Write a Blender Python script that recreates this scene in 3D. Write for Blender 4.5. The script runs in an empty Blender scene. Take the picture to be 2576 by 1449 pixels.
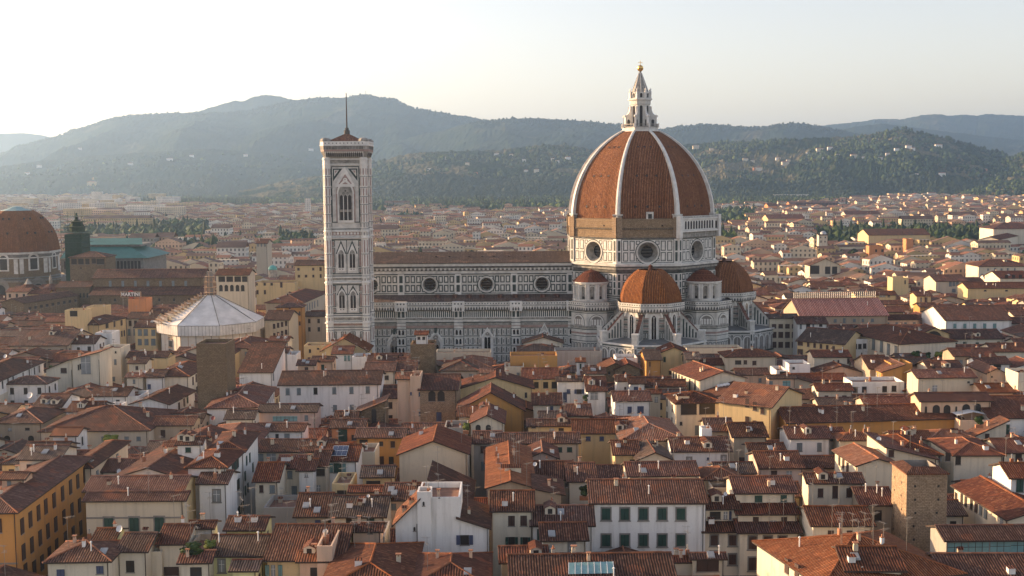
import bpy, math, random
from mathutils import Vector, Matrix
R = math.radians
sc = bpy.context.scene
# ------------------------------------------------------------------ camera
FPX, CX, CY, PITCH, ROLL, HCAM = 3000.0, 1288.0, 724.5, R(5.32), R(0.4), 73.0
CAM = Vector((0.0, 0.0, HCAM))
_f = Vector((0, math.cos(PITCH), -math.sin(PITCH)))
_r0 = Vector((1, 0, 0)); _u0 = Vector((0, math.sin(PITCH), math.cos(PITCH)))
_u = _u0*math.cos(ROLL) + _r0*math.sin(ROLL)
_r = _r0*math.cos(ROLL) - _u0*math.sin(ROLL)
cd = bpy.data.cameras.new('camera'); cam = bpy.data.objects.new('camera', cd)
sc.collection.objects.link(cam); sc.camera = cam
cd.sensor_width = 36.0; cd.lens = FPX/2576.0*36.0; cd.clip_start = 1.0; cd.clip_end = 60000.0
m3 = Matrix((_r, _u, -_f)).transposed()
cam.matrix_world = Matrix.Translation(CAM) @ m3.to_4x4()
# ------------------------------------------------------------------ world, sun, exposure
SUN_AZ, SUN_EL = R(-69), R(11.0)
w = bpy.data.worlds.new('World'); sc.world = w; w.use_nodes = True
nt = w.node_tree; nt.nodes.clear()
sky = nt.nodes.new('ShaderNodeTexSky'); sky.sky_type = 'NISHITA'; sky.sun_disc = False
sky.sun_elevation = SUN_EL; sky.sun_rotation = SUN_AZ
sky.altitude = 120; sky.air_density = 1.0; sky.dust_density = 1.4; sky.ozone_density = 1.0
bgn = nt.nodes.new('ShaderNodeBackground'); bgn.inputs['Strength'].default_value = 0.135
wo = nt.nodes.new('ShaderNodeOutputWorld')
hs_ = nt.nodes.new('ShaderNodeHueSaturation'); hs_.inputs['Saturation'].default_value = 0.80; hs_.inputs['Value'].default_value = 0.95; nt.links.new(sky.outputs[0], hs_.inputs['Color']); tn_ = nt.nodes.new('ShaderNodeMix'); tn_.data_type = 'RGBA'; tn_.blend_type = 'MULTIPLY'; tn_.inputs[0].default_value = 1.0; tn_.inputs[7].default_value = (1.13, 0.94, 0.915, 1); nt.links.new(hs_.outputs[0], tn_.inputs[6]); nt.links.new(tn_.outputs[2], bgn.inputs['Color']); nt.links.new(bgn.outputs[0], wo.inputs['Surface'])
sl = bpy.data.lights.new('sun', 'SUN'); sl.energy = 5.0; sl.angle = R(0.5); sl.color = (1.0, 0.66, 0.36)
so = bpy.data.objects.new('sun', sl); sc.collection.objects.link(so)
sdir = Vector((math.sin(SUN_AZ)*math.cos(SUN_EL), math.cos(SUN_AZ)*math.cos(SUN_EL), math.sin(SUN_EL)))
so.rotation_euler = (-sdir).to_track_quat('-Z', 'Y').to_euler(); so.location = (-300, 0, 400)
sc.view_settings.view_transform = 'Standard'; sc.view_settings.look = 'None'
sc.view_settings.gamma = 1.0; sc.view_settings.use_curve_mapping = False
sc.view_settings.exposure = 1.35
cy = sc.cycles
cy.use_denoising = True; cy.volume_bounces = 1; cy.max_bounces = 6; cy.diffuse_bounces = 3
cy.glossy_bounces = 2; cy.transmission_bounces = 2
# ------------------------------------------------------------------ pixel helpers (pixels of the photograph shown 2576 wide)
def ray(x, y): return (_r*((x-CX)/FPX) + _u*(-(y-CY)/FPX) + _f)
def onY(x, y, Y):
    d = ray(x, y); t = Y/d.y; return CAM + d*t
def onZ(x, y, z):
    d = ray(x, y); t = (z-HCAM)/d.z; return CAM + d*t
def onPlane(x, y, p, n):
    d = ray(x, y); t = (Vector(p)-CAM).dot(n)/d.dot(n); return CAM + d*t
def proj(p):
    v = Vector(p)-CAM; dz = v.dot(_f)
    return CX + FPX*v.dot(_r)/dz, CY - FPX*v.dot(_u)/dz
def Xp(x, y, Y): return onY(x, y, Y).x
def Zp(x, y, Y): return onY(x, y, Y).z
# ------------------------------------------------------------------ materials
MT = {}
def _new(name):
    m = bpy.data.materials.new(name); m.use_nodes = True
    n = m.node_tree; b = n.nodes['Principled BSDF']; MT[name] = m
    return m, n, b
def L(n, a, b): n.links.new(a, b)
def nd(n, t, **k):
    x = n.nodes.new(t)
    for a, v in k.items(): setattr(x, a, v)
    return x
def math_(n, op, a, b=None, c=None):
    x = nd(n, 'ShaderNodeMath', operation=op)
    for i, v in enumerate((a, b, c)):
        if v is None: continue
        if isinstance(v, (int, float)): x.inputs[i].default_value = v
        else: L(n, v, x.inputs[i])
    return x.outputs[0]
def mixc(n, fac, a, b, mode='MIX'):
    x = nd(n, 'ShaderNodeMix', data_type='RGBA', blend_type=mode)
    if isinstance(fac, (int, float)): x.inputs[0].default_value = fac
    else: L(n, fac, x.inputs[0])
    for i, v in ((6, a), (7, b)):
        if isinstance(v, tuple): x.inputs[i].default_value = (*v[:3], 1)
        else: L(n, v, x.inputs[i])
    return x.outputs[2]
def noise(n, scale, detail=3, vec=None, rough=0.55):
    x = nd(n, 'ShaderNodeTexNoise'); x.inputs['Scale'].default_value = scale
    x.inputs['Detail'].default_value = detail; x.inputs['Roughness'].default_value = rough
    if vec is not None: L(n, vec, x.inputs['Vector'])
    return x.outputs[0]
def ramp(n, fac, lo, hi):
    x = nd(n, 'ShaderNodeMapRange'); x.inputs[1].default_value = lo; x.inputs[2].default_value = hi
    L(n, fac, x.inputs[0]); return x.outputs[0]
def pos(n, sx=1, sy=1, sz=1):
    g = nd(n, 'ShaderNodeNewGeometry'); v = nd(n, 'ShaderNodeVectorMath', operation='MULTIPLY')
    L(n, g.outputs['Position'], v.inputs[0]); v.inputs[1].default_value = (sx, sy, sz); return v.outputs[0]
def plain(name, c, rough=0.7, metal=0.0, var=0.25, scale=0.8, bump=0.0):
    m, n, b = _new(name)
    f = noise(n, scale, 4, pos(n))
    f = ramp(n, f, 0.3, 0.7)
    L(n, mixc(n, f, tuple(x*(1-var) for x in c), tuple(min(1, x*(1+var*0.6)) for x in c)), b.inputs['Base Color'])
    b.inputs['Roughness'].default_value = rough; b.inputs['Metallic'].default_value = metal
    if bump:
        bp = nd(n, 'ShaderNodeBump'); bp.inputs['Strength'].default_value = bump; bp.inputs['Distance'].default_value = 0.1
        L(n, noise(n, 6, 3, pos(n)), bp.inputs['Height']); L(n, bp.outputs[0], b.inputs['Normal'])
    return m
def stucco(name, c, dirt=(0.17, 0.145, 0.11), amt=0.8):
    m, n, b = _new(name)
    big = ramp(n, noise(n, 0.16, 4, pos(n)), 0.35, 0.75)
    streak = ramp(n, noise(n, 1.0, 4, pos(n, 1.1, 1.1, 0.10)), 0.50, 0.80)
    oi = nd(n, 'ShaderNodeObjectInfo')
    c1 = mixc(n, math_(n, 'MULTIPLY', oi.outputs['Random'], 0.35), c, tuple(x*0.72 for x in c))
    c2 = mixc(n, math_(n, 'MULTIPLY', big, 0.20), c1, tuple(x*0.7 for x in c))
    c3 = mixc(n, math_(n, 'MULTIPLY', streak, amt), c2, tuple(a*0.45+d*0.55 for a, d in zip(c, dirt)))
    fine = ramp(n, noise(n, 2.6, 5, pos(n)), 0.58, 0.78)
    c4 = mixc(n, math_(n, 'MULTIPLY', fine, amt*0.45), c3, tuple(a*0.5+d*0.4 for a, d in zip(c, dirt)))
    L(n, c4, b.inputs['Base Color']); b.inputs['Roughness'].default_value = 0.92
    b.inputs['Specular IOR Level'].default_value = 0.15
    return m
def tiles(name, ca, cb, cc, pitch=0.36, vary=1.0):
    """terracotta pan tiles from the roof's uv map in metres (u along the eave, v down the slope)"""
    m, n, b = _new(name)
    uv = nd(n, 'ShaderNodeUVMap'); uv.uv_map = 'uv'
    s = nd(n, 'ShaderNodeSeparateXYZ'); L(n, uv.outputs[0], s.inputs[0])
    wob = math_(n, 'MULTIPLY', math_(n, 'SUBTRACT', noise(n, 0.9, 2, pos(n)), 0.5), 0.55)
    u = math_(n, 'ADD', math_(n, 'MULTIPLY', s.outputs[0], 1.0/pitch), wob); v = math_(n, 'MULTIPLY', s.outputs[1], 1.0/0.48)
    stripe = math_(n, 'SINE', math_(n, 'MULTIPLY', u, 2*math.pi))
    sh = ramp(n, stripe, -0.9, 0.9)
    cell = nd(n, 'ShaderNodeCombineXYZ'); L(n, math_(n, 'FLOOR', math_(n, 'ADD', u, 0.25)), cell.inputs[0]); L(n, math_(n, 'FLOOR', v), cell.inputs[1])
    oi = nd(n, 'ShaderNodeObjectInfo'); L(n, oi.outputs['Random'], cell.inputs[2])
    wn = nd(n, 'ShaderNodeTexWhiteNoise', noise_dimensions='3D'); L(n, cell.outputs[0], wn.inputs['Vector'])
    base = mixc(n, ramp(n, noise(n, 0.35, 4, pos(n)), 0.35, 0.68), ca, cb)
    base = mixc(n, math_(n, 'MULTIPLY', oi.outputs['Random'], 0.40*vary), base, (0.105, 0.062, 0.045))
    base = mixc(n, math_(n, 'MULTIPLY', math_(n, 'FRACT', math_(n, 'MULTIPLY', oi.outputs['Random'], 7.3)), 0.35*vary), base, tuple(min(1, x*1.25) for x in cb))
    base = mixc(n, math_(n, 'MULTIPLY', math_(n, 'GREATER_THAN', wn.outputs[0], 0.80), 0.40), base, cc)
    base = mixc(n, math_(n, 'MULTIPLY', math_(n, 'LESS_THAN', wn.outputs[0], 0.22), 0.32), base, tuple(x*0.45 for x in ca))
    vv = nd(n, 'ShaderNodeHueSaturation'); L(n, base, vv.inputs['Color']); L(n, math_(n, 'ADD', math_(n, 'MULTIPLY', math_(n, 'FRACT', math_(n, 'MULTIPLY', oi.outputs['Random'], 13.7)), 0.62*vary), 0.66 if vary > .5 else .93), vv.inputs['Value']); L(n, math_(n, 'ADD', math_(n, 'MULTIPLY', math_(n, 'FRACT', math_(n, 'MULTIPLY', oi.outputs['Random'], 31.1)), 0.35), 0.72), vv.inputs['Saturation']); base = vv.outputs[0]
    pt = ramp(n, noise(n, 0.28, 1, pos(n)), 0.60, 0.63); base = mixc(n, math_(n, 'MULTIPLY', pt, 0.5*vary), base, tuple(min(1, x*1.5) for x in cb))
    w1 = nd(n, 'ShaderNodeTexWhiteNoise', noise_dimensions='2D'); c1_ = nd(n, 'ShaderNodeCombineXYZ'); L(n, math_(n, 'FLOOR', math_(n, 'ADD', u, 0.25)), c1_.inputs[0]); L(n, oi.outputs['Random'], c1_.inputs[1]); L(n, c1_.outputs[0], w1.inputs['Vector'])
    base = mixc(n, math_(n, 'MULTIPLY', w1.outputs[0], 0.45), base, tuple(x*0.55 for x in ca))
    grey = ramp(n, noise(n, 0.8, 5, pos(n)), 0.52, 0.78)
    base = mixc(n, math_(n, 'MULTIPLY', grey, 0.32 if vary > .5 else 0.22), base, (0.12, 0.088, 0.068))
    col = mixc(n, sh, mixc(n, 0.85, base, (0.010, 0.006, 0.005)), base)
    L(n, col, b.inputs['Base Color']); b.inputs['Roughness'].default_value = 0.88
    b.inputs['Specular IOR Level'].default_value = 0.12
    bp = nd(n, 'ShaderNodeBump'); bp.inputs['Strength'].default_value = 0.9; bp.inputs['Distance'].default_value = 0.10
    L(n, math_(n, 'ADD', sh, math_(n, 'MULTIPLY', wn.outputs[0], 0.25)), bp.inputs['Height']); L(n, bp.outputs[0], b.inputs['Normal'])
    return m
def masonry(name, ca, cb, scale=1.0):
    m, n, b = _new(name)
    g = nd(n, 'ShaderNodeNewGeometry'); s = nd(n, 'ShaderNodeSeparateXYZ'); L(n, g.outputs['Position'], s.inputs[0])
    co = nd(n, 'ShaderNodeCombineXYZ'); L(n, math_(n, 'ADD', s.outputs[0], s.outputs[1]), co.inputs[0]); L(n, s.outputs[2], co.inputs[1])
    bt = nd(n, 'ShaderNodeTexBrick'); L(n, co.outputs[0], bt.inputs['Vector'])
    bt.inputs['Scale'].default_value = scale; bt.inputs['Brick Width'].default_value = 0.7; bt.inputs['Row Height'].default_value = 0.33
    bt.inputs['Mortar Size'].default_value = 0.03; bt.inputs['Color1'].default_value = (*ca, 1); bt.inputs['Color2'].default_value = (*cb, 1)
    bt.inputs['Mortar'].default_value = (*[x*0.5 for x in ca], 1); bt.inputs['Bias'].default_value = 0.1
    f = ramp(n, noise(n, 0.6, 5, pos(n)), 0.35, 0.7)
    f2 = ramp(n, noise(n, 3.2, 4, pos(n)), 0.45, 0.75)
    c = mixc(n, math_(n, 'MULTIPLY', f, 0.5), bt.outputs['Color'], tuple(x*0.55 for x in ca))
    c = mixc(n, math_(n, 'MULTIPLY', f2, 0.5), c, tuple(min(1, x*1.5) for x in cb))
    L(n, c, b.inputs['Base Color'])
    b.inputs['Roughness'].default_value = 0.95; b.inputs['Specular IOR Level'].default_value = 0.1
    bp = nd(n, 'ShaderNodeBump'); bp.inputs['Strength'].default_value = 0.8; bp.inputs['Distance'].default_value = 0.15
    L(n, noise(n, 2.2, 5, pos(n)), bp.inputs['Height']); L(n, bp.outputs[0], b.inputs['Normal'])
    return m
def farwall(name, c):
    """plaster of far off houses with rows of small shuttered windows, uv in metres"""
    m, n, b = _new(name)
    uv = nd(n, 'ShaderNodeUVMap'); uv.uv_map = 'uv'; s = nd(n, 'ShaderNodeSeparateXYZ'); L(n, uv.outputs[0], s.inputs[0])
    fu = math_(n, 'FRACT', math_(n, 'MULTIPLY', s.outputs[0], 1/3.1)); fv = math_(n, 'FRACT', math_(n, 'MULTIPLY', s.outputs[1], 1/3.5))
    a = math_(n, 'LESS_THAN', math_(n, 'ABSOLUTE', math_(n, 'SUBTRACT', fu, 0.5)), 0.20)
    d = math_(n, 'LESS_THAN', math_(n, 'ABSOLUTE', math_(n, 'SUBTRACT', fv, 0.5)), 0.26)
    k = math_(n, 'MULTIPLY', math_(n, 'MULTIPLY', a, d), 0.85)
    c1 = mixc(n, ramp(n, noise(n, 0.05, 3, pos(n)), 0.35, 0.7), c, tuple(x*0.7 for x in c))
    L(n, mixc(n, k, c1, (0.05, 0.045, 0.04)), b.inputs['Base Color']); b.inputs['Roughness'].default_value = 0.95
    return m
WALLC = dict(white=(0.80, 0.78, 0.74), cream=(0.72, 0.64, 0.50), yellow=(0.66, 0.50, 0.27), ochre=(0.54, 0.285, 0.095),
             orange=(0.58, 0.26, 0.12), pink=(0.62, 0.46, 0.38), grey=(0.38, 0.35, 0.31), tan=(0.46, 0.37, 0.27), lemon=(0.72, 0.69, 0.36),
             peach=(0.68, 0.48, 0.34), buff=(0.56, 0.49, 0.38), sand=(0.62, 0.54, 0.41))
for k_, c_ in WALLC.items(): stucco('plaster_'+k_, c_)
masonry('stone_brown', (0.17, 0.125, 0.08), (0.24, 0.175, 0.11)); masonry('stone_tower', (0.28, 0.20, 0.13), (0.37, 0.275, 0.185), 1.3)
masonry('rough_brick', (0.23, 0.165, 0.105), (0.32, 0.235, 0.15), 1.2)
tiles('tile_brown', (0.125, 0.052, 0.034), (0.24, 0.090, 0.048), (0.42, 0.21, 0.12))
tiles('tile_red', (0.19, 0.062, 0.038), (0.30, 0.094, 0.046), (0.46, 0.21, 0.11))
tiles('tile_orange', (0.34, 0.115, 0.050), (0.42, 0.155, 0.065), (0.50, 0.26, 0.14))
tiles('tile_grey', (0.15, 0.098, 0.076), (0.23, 0.145, 0.105), (0.34, 0.24, 0.17))
tiles('tile_dome', (0.34, 0.125, 0.045), (0.42, 0.165, 0.06), (0.50, 0.23, 0.10), pitch=0.55, vary=0.1)
tiles('tile_pink', (0.58, 0.21, 0.15), (0.62, 0.25, 0.18), (0.64, 0.32, 0.24), pitch=0.6)
plain('marble_white', (0.60, 0.58, 0.53), 0.6, var=0.30, scale=0.5)
plain('marble_grimy', (0.30, 0.285, 0.25), 0.7, var=0.5, scale=0.9)
plain('marble_clean', (0.70, 0.68, 0.63), 0.55, var=0.18, scale=0.6)
plain('marble_green', (0.030, 0.048, 0.042), 0.5, var=0.3, scale=1.0)
plain('marble_pink', (0.34, 0.235, 0.20), 0.6, var=0.25, scale=0.8)
plain('marble_stain', (0.10, 0.095, 0.085), 0.8, var=0.7, scale=0.7)
plain('grey_stone', (0.20, 0.19, 0.175), 0.85, var=0.3)
plain('pietra_serena', (0.24, 0.22, 0.195), 0.85, var=0.25)
plain('lead_roof', (0.17, 0.17, 0.165), 0.6, var=0.3)
plain('copper_green', (0.10, 0.33, 0.29), 0.6, var=0.2, scale=0.3)
plain('market_green', (0.035, 0.15, 0.125), 0.6, var=0.2, scale=0.3)
plain('dark_glass', (0.012, 0.013, 0.016), 0.15, var=0.2)
plain('window_dark', (0.030, 0.024, 0.020), 0.6, var=0.4)
plain('window_light', (0.26, 0.27, 0.27), 0.4, var=0.2)
plain('shutter_green', (0.020, 0.060, 0.045), 0.6, var=0.25); plain('shutter_brown', (0.060, 0.030, 0.022), 0.6, var=0.25)
plain('shutter_grey', (0.17, 0.20, 0.21), 0.6, var=0.2); plain('shutter_blue', (0.06, 0.075, 0.14), 0.6, var=0.2)
plain('shutter_aqua', (0.16, 0.28, 0.27), 0.6, var=0.2)
plain('eave_wood', (0.055, 0.035, 0.025), 0.9); plain('metal_grey', (0.42, 0.42, 0.42), 0.45, 0.5)
plain('metal_pole', (0.30, 0.27, 0.23), 0.5, 0.3); plain('white_paint', (0.72, 0.71, 0.69), 0.5, var=0.1)
plain('sheet_white', (0.66, 0.64, 0.61), 0.95, var=0.22, scale=0.25); plain('sheet_canvas', (0.62, 0.56, 0.48), 0.7, var=0.12, scale=0.3)
plain('scaffold_wood', (0.50, 0.34, 0.22), 0.8, var=0.3); plain('netting_green', (0.02, 0.055, 0.035), 0.9, var=0.35, scale=1.2)
plain('gold', (0.85, 0.52, 0.16), 0.3, 0.9, var=0.1); plain('dish_white', (0.62, 0.62, 0.61), 0.5, var=0.06)
plain('dish_red', (0.20, 0.035, 0.03), 0.6, var=0.1); plain('pot_clay', (0.36, 0.16, 0.085), 0.9)
plain('glass_roof', (0.20, 0.36, 0.36), 0.25, var=0.15); plain('solar_panel', (0.035, 0.05, 0.10), 0.2, var=0.2)
plain('cotto', (0.20, 0.10, 0.065), 0.9, var=0.3); plain('street_stone', (0.07, 0.062, 0.055), 0.9, var=0.3)
plain('bark', (0.06, 0.045, 0.03), 0.95); plain('sign_red', (0.45, 0.02, 0.025), 0.6, var=0.05); plain('sign_black', (0.03, 0.015, 0.012), 0.7)
plain('awning_blue', (0.04, 0.05, 0.10), 0.8)
for k_ in ('white', 'cream', 'yellow', 'peach', 'grey', 'pink'): farwall('far_'+k_, tuple(a*b for a, b in zip(WALLC[k_], (.98, .92, .83))))
plain('far_roof_brown', (0.155, 0.085, 0.055), 0.95, var=0.45, scale=0.08); plain('far_roof_red', (0.24, 0.105, 0.058), 0.95, var=0.4, scale=0.08)
def leaf(name, ca, cb):
    m, n, b = _new(name)
    c = mixc(n, ramp(n, noise(n, 0.45, 3, pos(n)), 0.35, 0.65), ca, cb)
    L(n, c, b.inputs['Base Color']); b.inputs['Roughness'].default_value = 0.8
    b.inputs['Specular IOR Level'].default_value = 0.2
    return m
plain('copper_pale', (0.24, 0.36, 0.35), 0.6); plain('dark_iron', (0.045, 0.035, 0.035), 0.9)
leaf('leaf_dark', (0.012, 0.024, 0.012), (0.025, 0.044, 0.019)); leaf('leaf_mid', (0.034, 0.058, 0.020), (0.062, 0.095, 0.030))
leaf('leaf_light', (0.10, 0.14, 0.03), (0.16, 0.19, 0.05)); leaf('leaf_autumn', (0.16, 0.10, 0.02), (0.30, 0.12, 0.03))
def hillmat(name, ca, cb, cc, s=0.004, thr=0.56):
    m, n, b = _new(name)
    a = ramp(n, noise(n, s*4, 6, pos(n), 0.7), 0.40, 0.60)
    c = mixc(n, a, ca, cb)
    f = ramp(n, noise(n, s, 5, pos(n, 1, 0.45, 1), 0.65), thr, thr+0.06)
    c = mixc(n, math_(n, 'MULTIPLY', f, 0.85), c, cc)
    g = ramp(n, noise(n, s*16, 4, pos(n), 0.6), 0.50, 0.70)
    c = mixc(n, math_(n, 'MULTIPLY', g, 0.6), c, tuple(x*0.4 for x in ca))
    L(n, c, b.inputs['Base Color']); b.inputs['Roughness'].default_value = 1.0; b.inputs['Specular IOR Level'].default_value = 0.0
    bp = nd(n, 'ShaderNodeBump'); bp.inputs['Strength'].default_value = 1.0; bp.inputs['Distance'].default_value = 8.0
    L(n, noise(n, s*6, 6, pos(n), 0.7), bp.inputs['Height']); L(n, bp.outputs[0], b.inputs['Normal'])
    return m
hillmat('hill_far', (0.022, 0.040, 0.030), (0.045, 0.060, 0.040), (0.10, 0.095, 0.06), 0.0016, 0.60)
hillmat('hill_near', (0.016, 0.032, 0.015), (0.038, 0.058, 0.024), (0.17, 0.145, 0.08), 0.0040, 0.50)
# ------------------------------------------------------------------ mesh builder
class MB:
    def __init__(s): s.v = []; s.f = []; s.m = []; s.uv = []; s.mats = []
    def mi(s, m):
        if m not in s.mats: s.mats.append(m)
        return s.mats.index(m)
    def poly(s, pts, m, uv=None):
        i = len(s.v); s.v.extend(tuple(p) for p in pts); s.f.append(tuple(range(i, i+len(pts)))); s.m.append(s.mi(m))
        if uv is None:
            a = Vector(pts[0]); d = (Vector(pts[1])-a); e = d.normalized() if d.length > 1e-6 else Vector((1, 0, 0))
            nn = d.cross(Vector(pts[-1])-a)
            q = nn.cross(e).normalized() if nn.length > 1e-9 else Vector((0, 0, 1))
            uv = [((Vector(p)-a).dot(e), (Vector(p)-a).dot(q)) for p in pts]
        s.uv.extend(uv)
    def box(s, x0, x1, y0, y1, z0, z1, m, top=None):
        s.obox((x0, y0, z0), (1, 0, 0), (0, 1, 0), x1-x0, y1-y0, z1-z0, m, top)
    def obox(s, o, ux, uy, lx, ly, lz, m, top=None):
        o = Vector(o); a = Vector(ux)*lx; b = Vector(uy)*ly; c = Vector((0, 0, lz))
        p = [o, o+a, o+a+b, o+b, o+c, o+a+c, o+a+b+c, o+b+c]
        for q in ((0, 1, 5, 4), (1, 2, 6, 5), (2, 3, 7, 6), (3, 0, 4, 7), (3, 2, 1, 0)): s.poly([p[i] for i in q], m)
        s.poly([p[i] for i in (4, 5, 6, 7)], top or m)
    def prism(s, pts, z0, z1, m, top=None, cap=True, bot=False):
        n = len(pts)
        for i in range(n):
            a, b = pts[i], pts[(i+1) % n]
            s.poly([(a[0], a[1], z0), (b[0], b[1], z0), (b[0], b[1], z1), (a[0], a[1], z1)], m)
        if cap: s.poly([(a[0], a[1], z1) for a in pts], top or m)
        if bot: s.poly([(a[0], a[1], z0) for a in reversed(pts)], m)
    def loft(s, p0, z0, p1, z1, m, rng=None):
        n = len(p0)
        for i in (rng if rng is not None else range(n)):
            j = (i+1) % n; a, b, c, d = p0[i], p0[j], p1[j], p1[i]
            pts = [(a[0], a[1], z0), (b[0], b[1], z0), (c[0], c[1], z1), (d[0], d[1], z1)]
            if math.hypot(c[0]-d[0], c[1]-d[1]) < 1e-4: pts = pts[:3]
            s.poly(pts, m)
    def lathe(s, cx, cy, prof, n, m, a0=0.0):
        for (r0, z0), (r1, z1) in zip(prof, prof[1:]):
            s.loft(ngon(cx, cy, max(r0, 1e-5), n, a0), z0, ngon(cx, cy, max(r1, 1e-5), n, a0), z1, m)
    def bar(s, a, b, w, m, n=4, w2=None):
        a = Vector(a); b = Vector(b); d = (b-a)
        if d.length < 1e-6: return
        d.normalize(); t = Vector((0, 0, 1)) if abs(d.z) < 0.9 else Vector((1, 0, 0))
        u = d.cross(t).normalized(); v = d.cross(u); w2 = w if w2 is None else w2
        ra = [a+(u*math.cos(q)+v*math.sin(q))*w for q in [2*math.pi*(i+.5)/n for i in range(n)]]
        rb = [b+(u*math.cos(q)+v*math.sin(q))*w2 for q in [2*math.pi*(i+.5)/n for i in range(n)]]
        for i in range(n):
            j = (i+1) % n; s.poly([ra[j], ra[i], rb[i], rb[j]], m)
        s.poly(ra, m); s.poly(list(reversed(rb)), m)
    def build(s, name, parent=None, loc=None, smooth=False):
        me = bpy.data.meshes.new(name); me.from_pydata(s.v, [], s.f)
        for m in s.mats: me.materials.append(MT[m])
        me.polygons.foreach_set('material_index', s.m)
        ul = me.uv_layers.new(name='uv'); fl = [c for q in s.uv for c in q]; ul.data.foreach_set('uv', fl)
        if smooth: me.polygons.foreach_set('use_smooth', [True]*len(s.f))
        me.update()
        return link(name, me, parent, loc)
def link(name, data, parent=None, loc=None):
    o = bpy.data.objects.new(name, data); sc.collection.objects.link(o)
    if loc is not None: o.location = loc
    if parent is not None:
        o.parent = parent
        if loc is None and parent.get('_w'):   # mesh given in world coordinates
            o.matrix_parent_inverse = Matrix.Translation(-parent.location)
    return o
def ngon(cx, cy, r, n, a0=0.0): return [(cx+r*math.cos(a0+2*math.pi*i/n), cy+r*math.sin(a0+2*math.pi*i/n)) for i in range(n)]
def thing(name, label, cat, loc, group=None):
    o = bpy.data.objects.new(name, None); sc.collection.objects.link(o); o.location = loc; o.empty_display_size = 1
    o['label'] = label; o['category'] = cat; o['_w'] = 1
    if group: o['group'] = group
    return o
def tag(o, label, cat, group=None):
    o['label'] = label; o['category'] = cat
    if group: o['group'] = group
    return o
def kind(o, k, label=None, cat=None):
    o['kind'] = k
    if label: o['label'] = label
    if cat: o['category'] = cat
    return o
class Wall:
    """flat decorator on a vertical plane: origin O, unit direction U along the wall, outward normal N = U x Z"""
    def __init__(s, mb, O, U, N=None):
        s.mb = mb; s.O = Vector((O[0], O[1], 0)); s.U = Vector((U[0], U[1], 0)).normalized()
        s.N = Vector((s.U.y, -s.U.x, 0)) if N is None else Vector(N)
    def P(s, u, z, d=0.0): return s.O + s.U*u + Vector((0, 0, z)) + s.N*d
    def rect(s, u0, u1, z0, z1, m, d=0.05):
        a = [s.P(u0, z0, d), s.P(u1, z0, d), s.P(u1, z1, d), s.P(u0, z1, d)]; s.mb.poly(a, m)
        if d > 0.12:
            b = [s.P(u0, z0, 0), s.P(u1, z0, 0), s.P(u1, z1, 0), s.P(u0, z1, 0)]
            for i in range(4):
                j = (i+1) % 4; s.mb.poly([b[i], b[j], a[j], a[i]], m)
    def frame(s, u0, u1, z0, z1, t, m, d=0.05):
        s.rect(u0, u1, z0, z0+t, m, d); s.rect(u0, u1, z1-t, z1, m, d); s.rect(u0, u0+t, z0+t, z1-t, m, d); s.rect(u1-t, u1, z0+t, z1-t, m, d)
    def shape(s, pts, m, d=0.05, thick=True):
        a = [s.P(u, z, d) for u, z in pts]; s.mb.poly(a, m)
        if d > 0.12 and thick:
            b = [s.P(u, z, 0) for u, z in pts]; n = len(a)
            for i in range(n): j = (i+1) % n; s.mb.poly([b[i], b[j], a[j], a[i]], m)
    def archpts(s, uc, w, z0, zs, pointed, n=8):
        h = w/2
        if pointed:
            pts = [(uc+h, zs)]; R_ = w*0.95; c = uc+h-R_
            top = math.sqrt(max(R_*R_-(uc-c)**2, 0)); amax = math.atan2(top, uc-c)
            for i in range(1, n+1): a = amax*i/n; pts.append((c+R_*math.cos(a), zs+R_*math.sin(a)))
            for i in range(n-1, -1, -1): a = amax*i/n; pts.append((2*uc-(c+R_*math.cos(a)), zs+R_*math.sin(a)))
        else:
            pts = [(uc+h*math.cos(math.pi*i/(2*n)), zs+h*math.sin(math.pi*i/(2*n))) for i in range(2*n+1)]
        return pts
    def arch(s, uc, w, z0, zs, m, d=0.05, pointed=False, n=6):
        s.shape([(uc-w/2, z0), (uc+w/2, z0)]+s.archpts(uc, w, z0, zs, pointed, n), m, d)
    def archring(s, uc, w, t, zs, m, d=0.08, pointed=False, n=6, legs=0.0):
        a = s.archpts(uc, w, 0, zs, pointed, n); b = s.archpts(uc, w+2*t, 0, zs, pointed, n)
        if legs: a = [(uc+w/2, zs-legs)]+a+[(uc-w/2, zs-legs)]; b = [(uc+w/2+t, zs-legs)]+b+[(uc-w/2-t, zs-legs)]
        for i in range(len(a)-1):
            s.mb.poly([s.P(*a[i], d), s.P(*b[i], d), s.P(*b[i+1], d), s.P(*a[i+1], d)], m)
            if d > 0.12:
                s.mb.poly([s.P(*b[i], 0), s.P(*b[i+1], 0), s.P(*b[i+1], d), s.P(*b[i], d)], m)
                s.mb.poly([s.P(*a[i+1], 0), s.P(*a[i], 0), s.P(*a[i], d), s.P(*a[i+1], d)], m)
    def ring(s, uc, zc, r0, r1, m, d0=0.05, d1=None, n=28):
        d1 = d0 if d1 is None else d1
        for i in range(n):
            a, b = 2*math.pi*i/n, 2*math.pi*(i+1)/n
            s.mb.poly([s.P(uc+r0*math.cos(a), zc+r0*math.sin(a), d0), s.P(uc+r1*math.cos(a), zc+r1*math.sin(a), d1),
                       s.P(uc+r1*math.cos(b), zc+r1*math.sin(b), d1), s.P(uc+r0*math.cos(b), zc+r0*math.sin(b), d0)], m)
    def disk(s, uc, zc, r, m, d=0.05, n=24):
        s.mb.poly([s.P(uc+r*math.cos(2*math.pi*i/n), zc+r*math.sin(2*math.pi*i/n), d) for i in range(n)], m)
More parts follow.
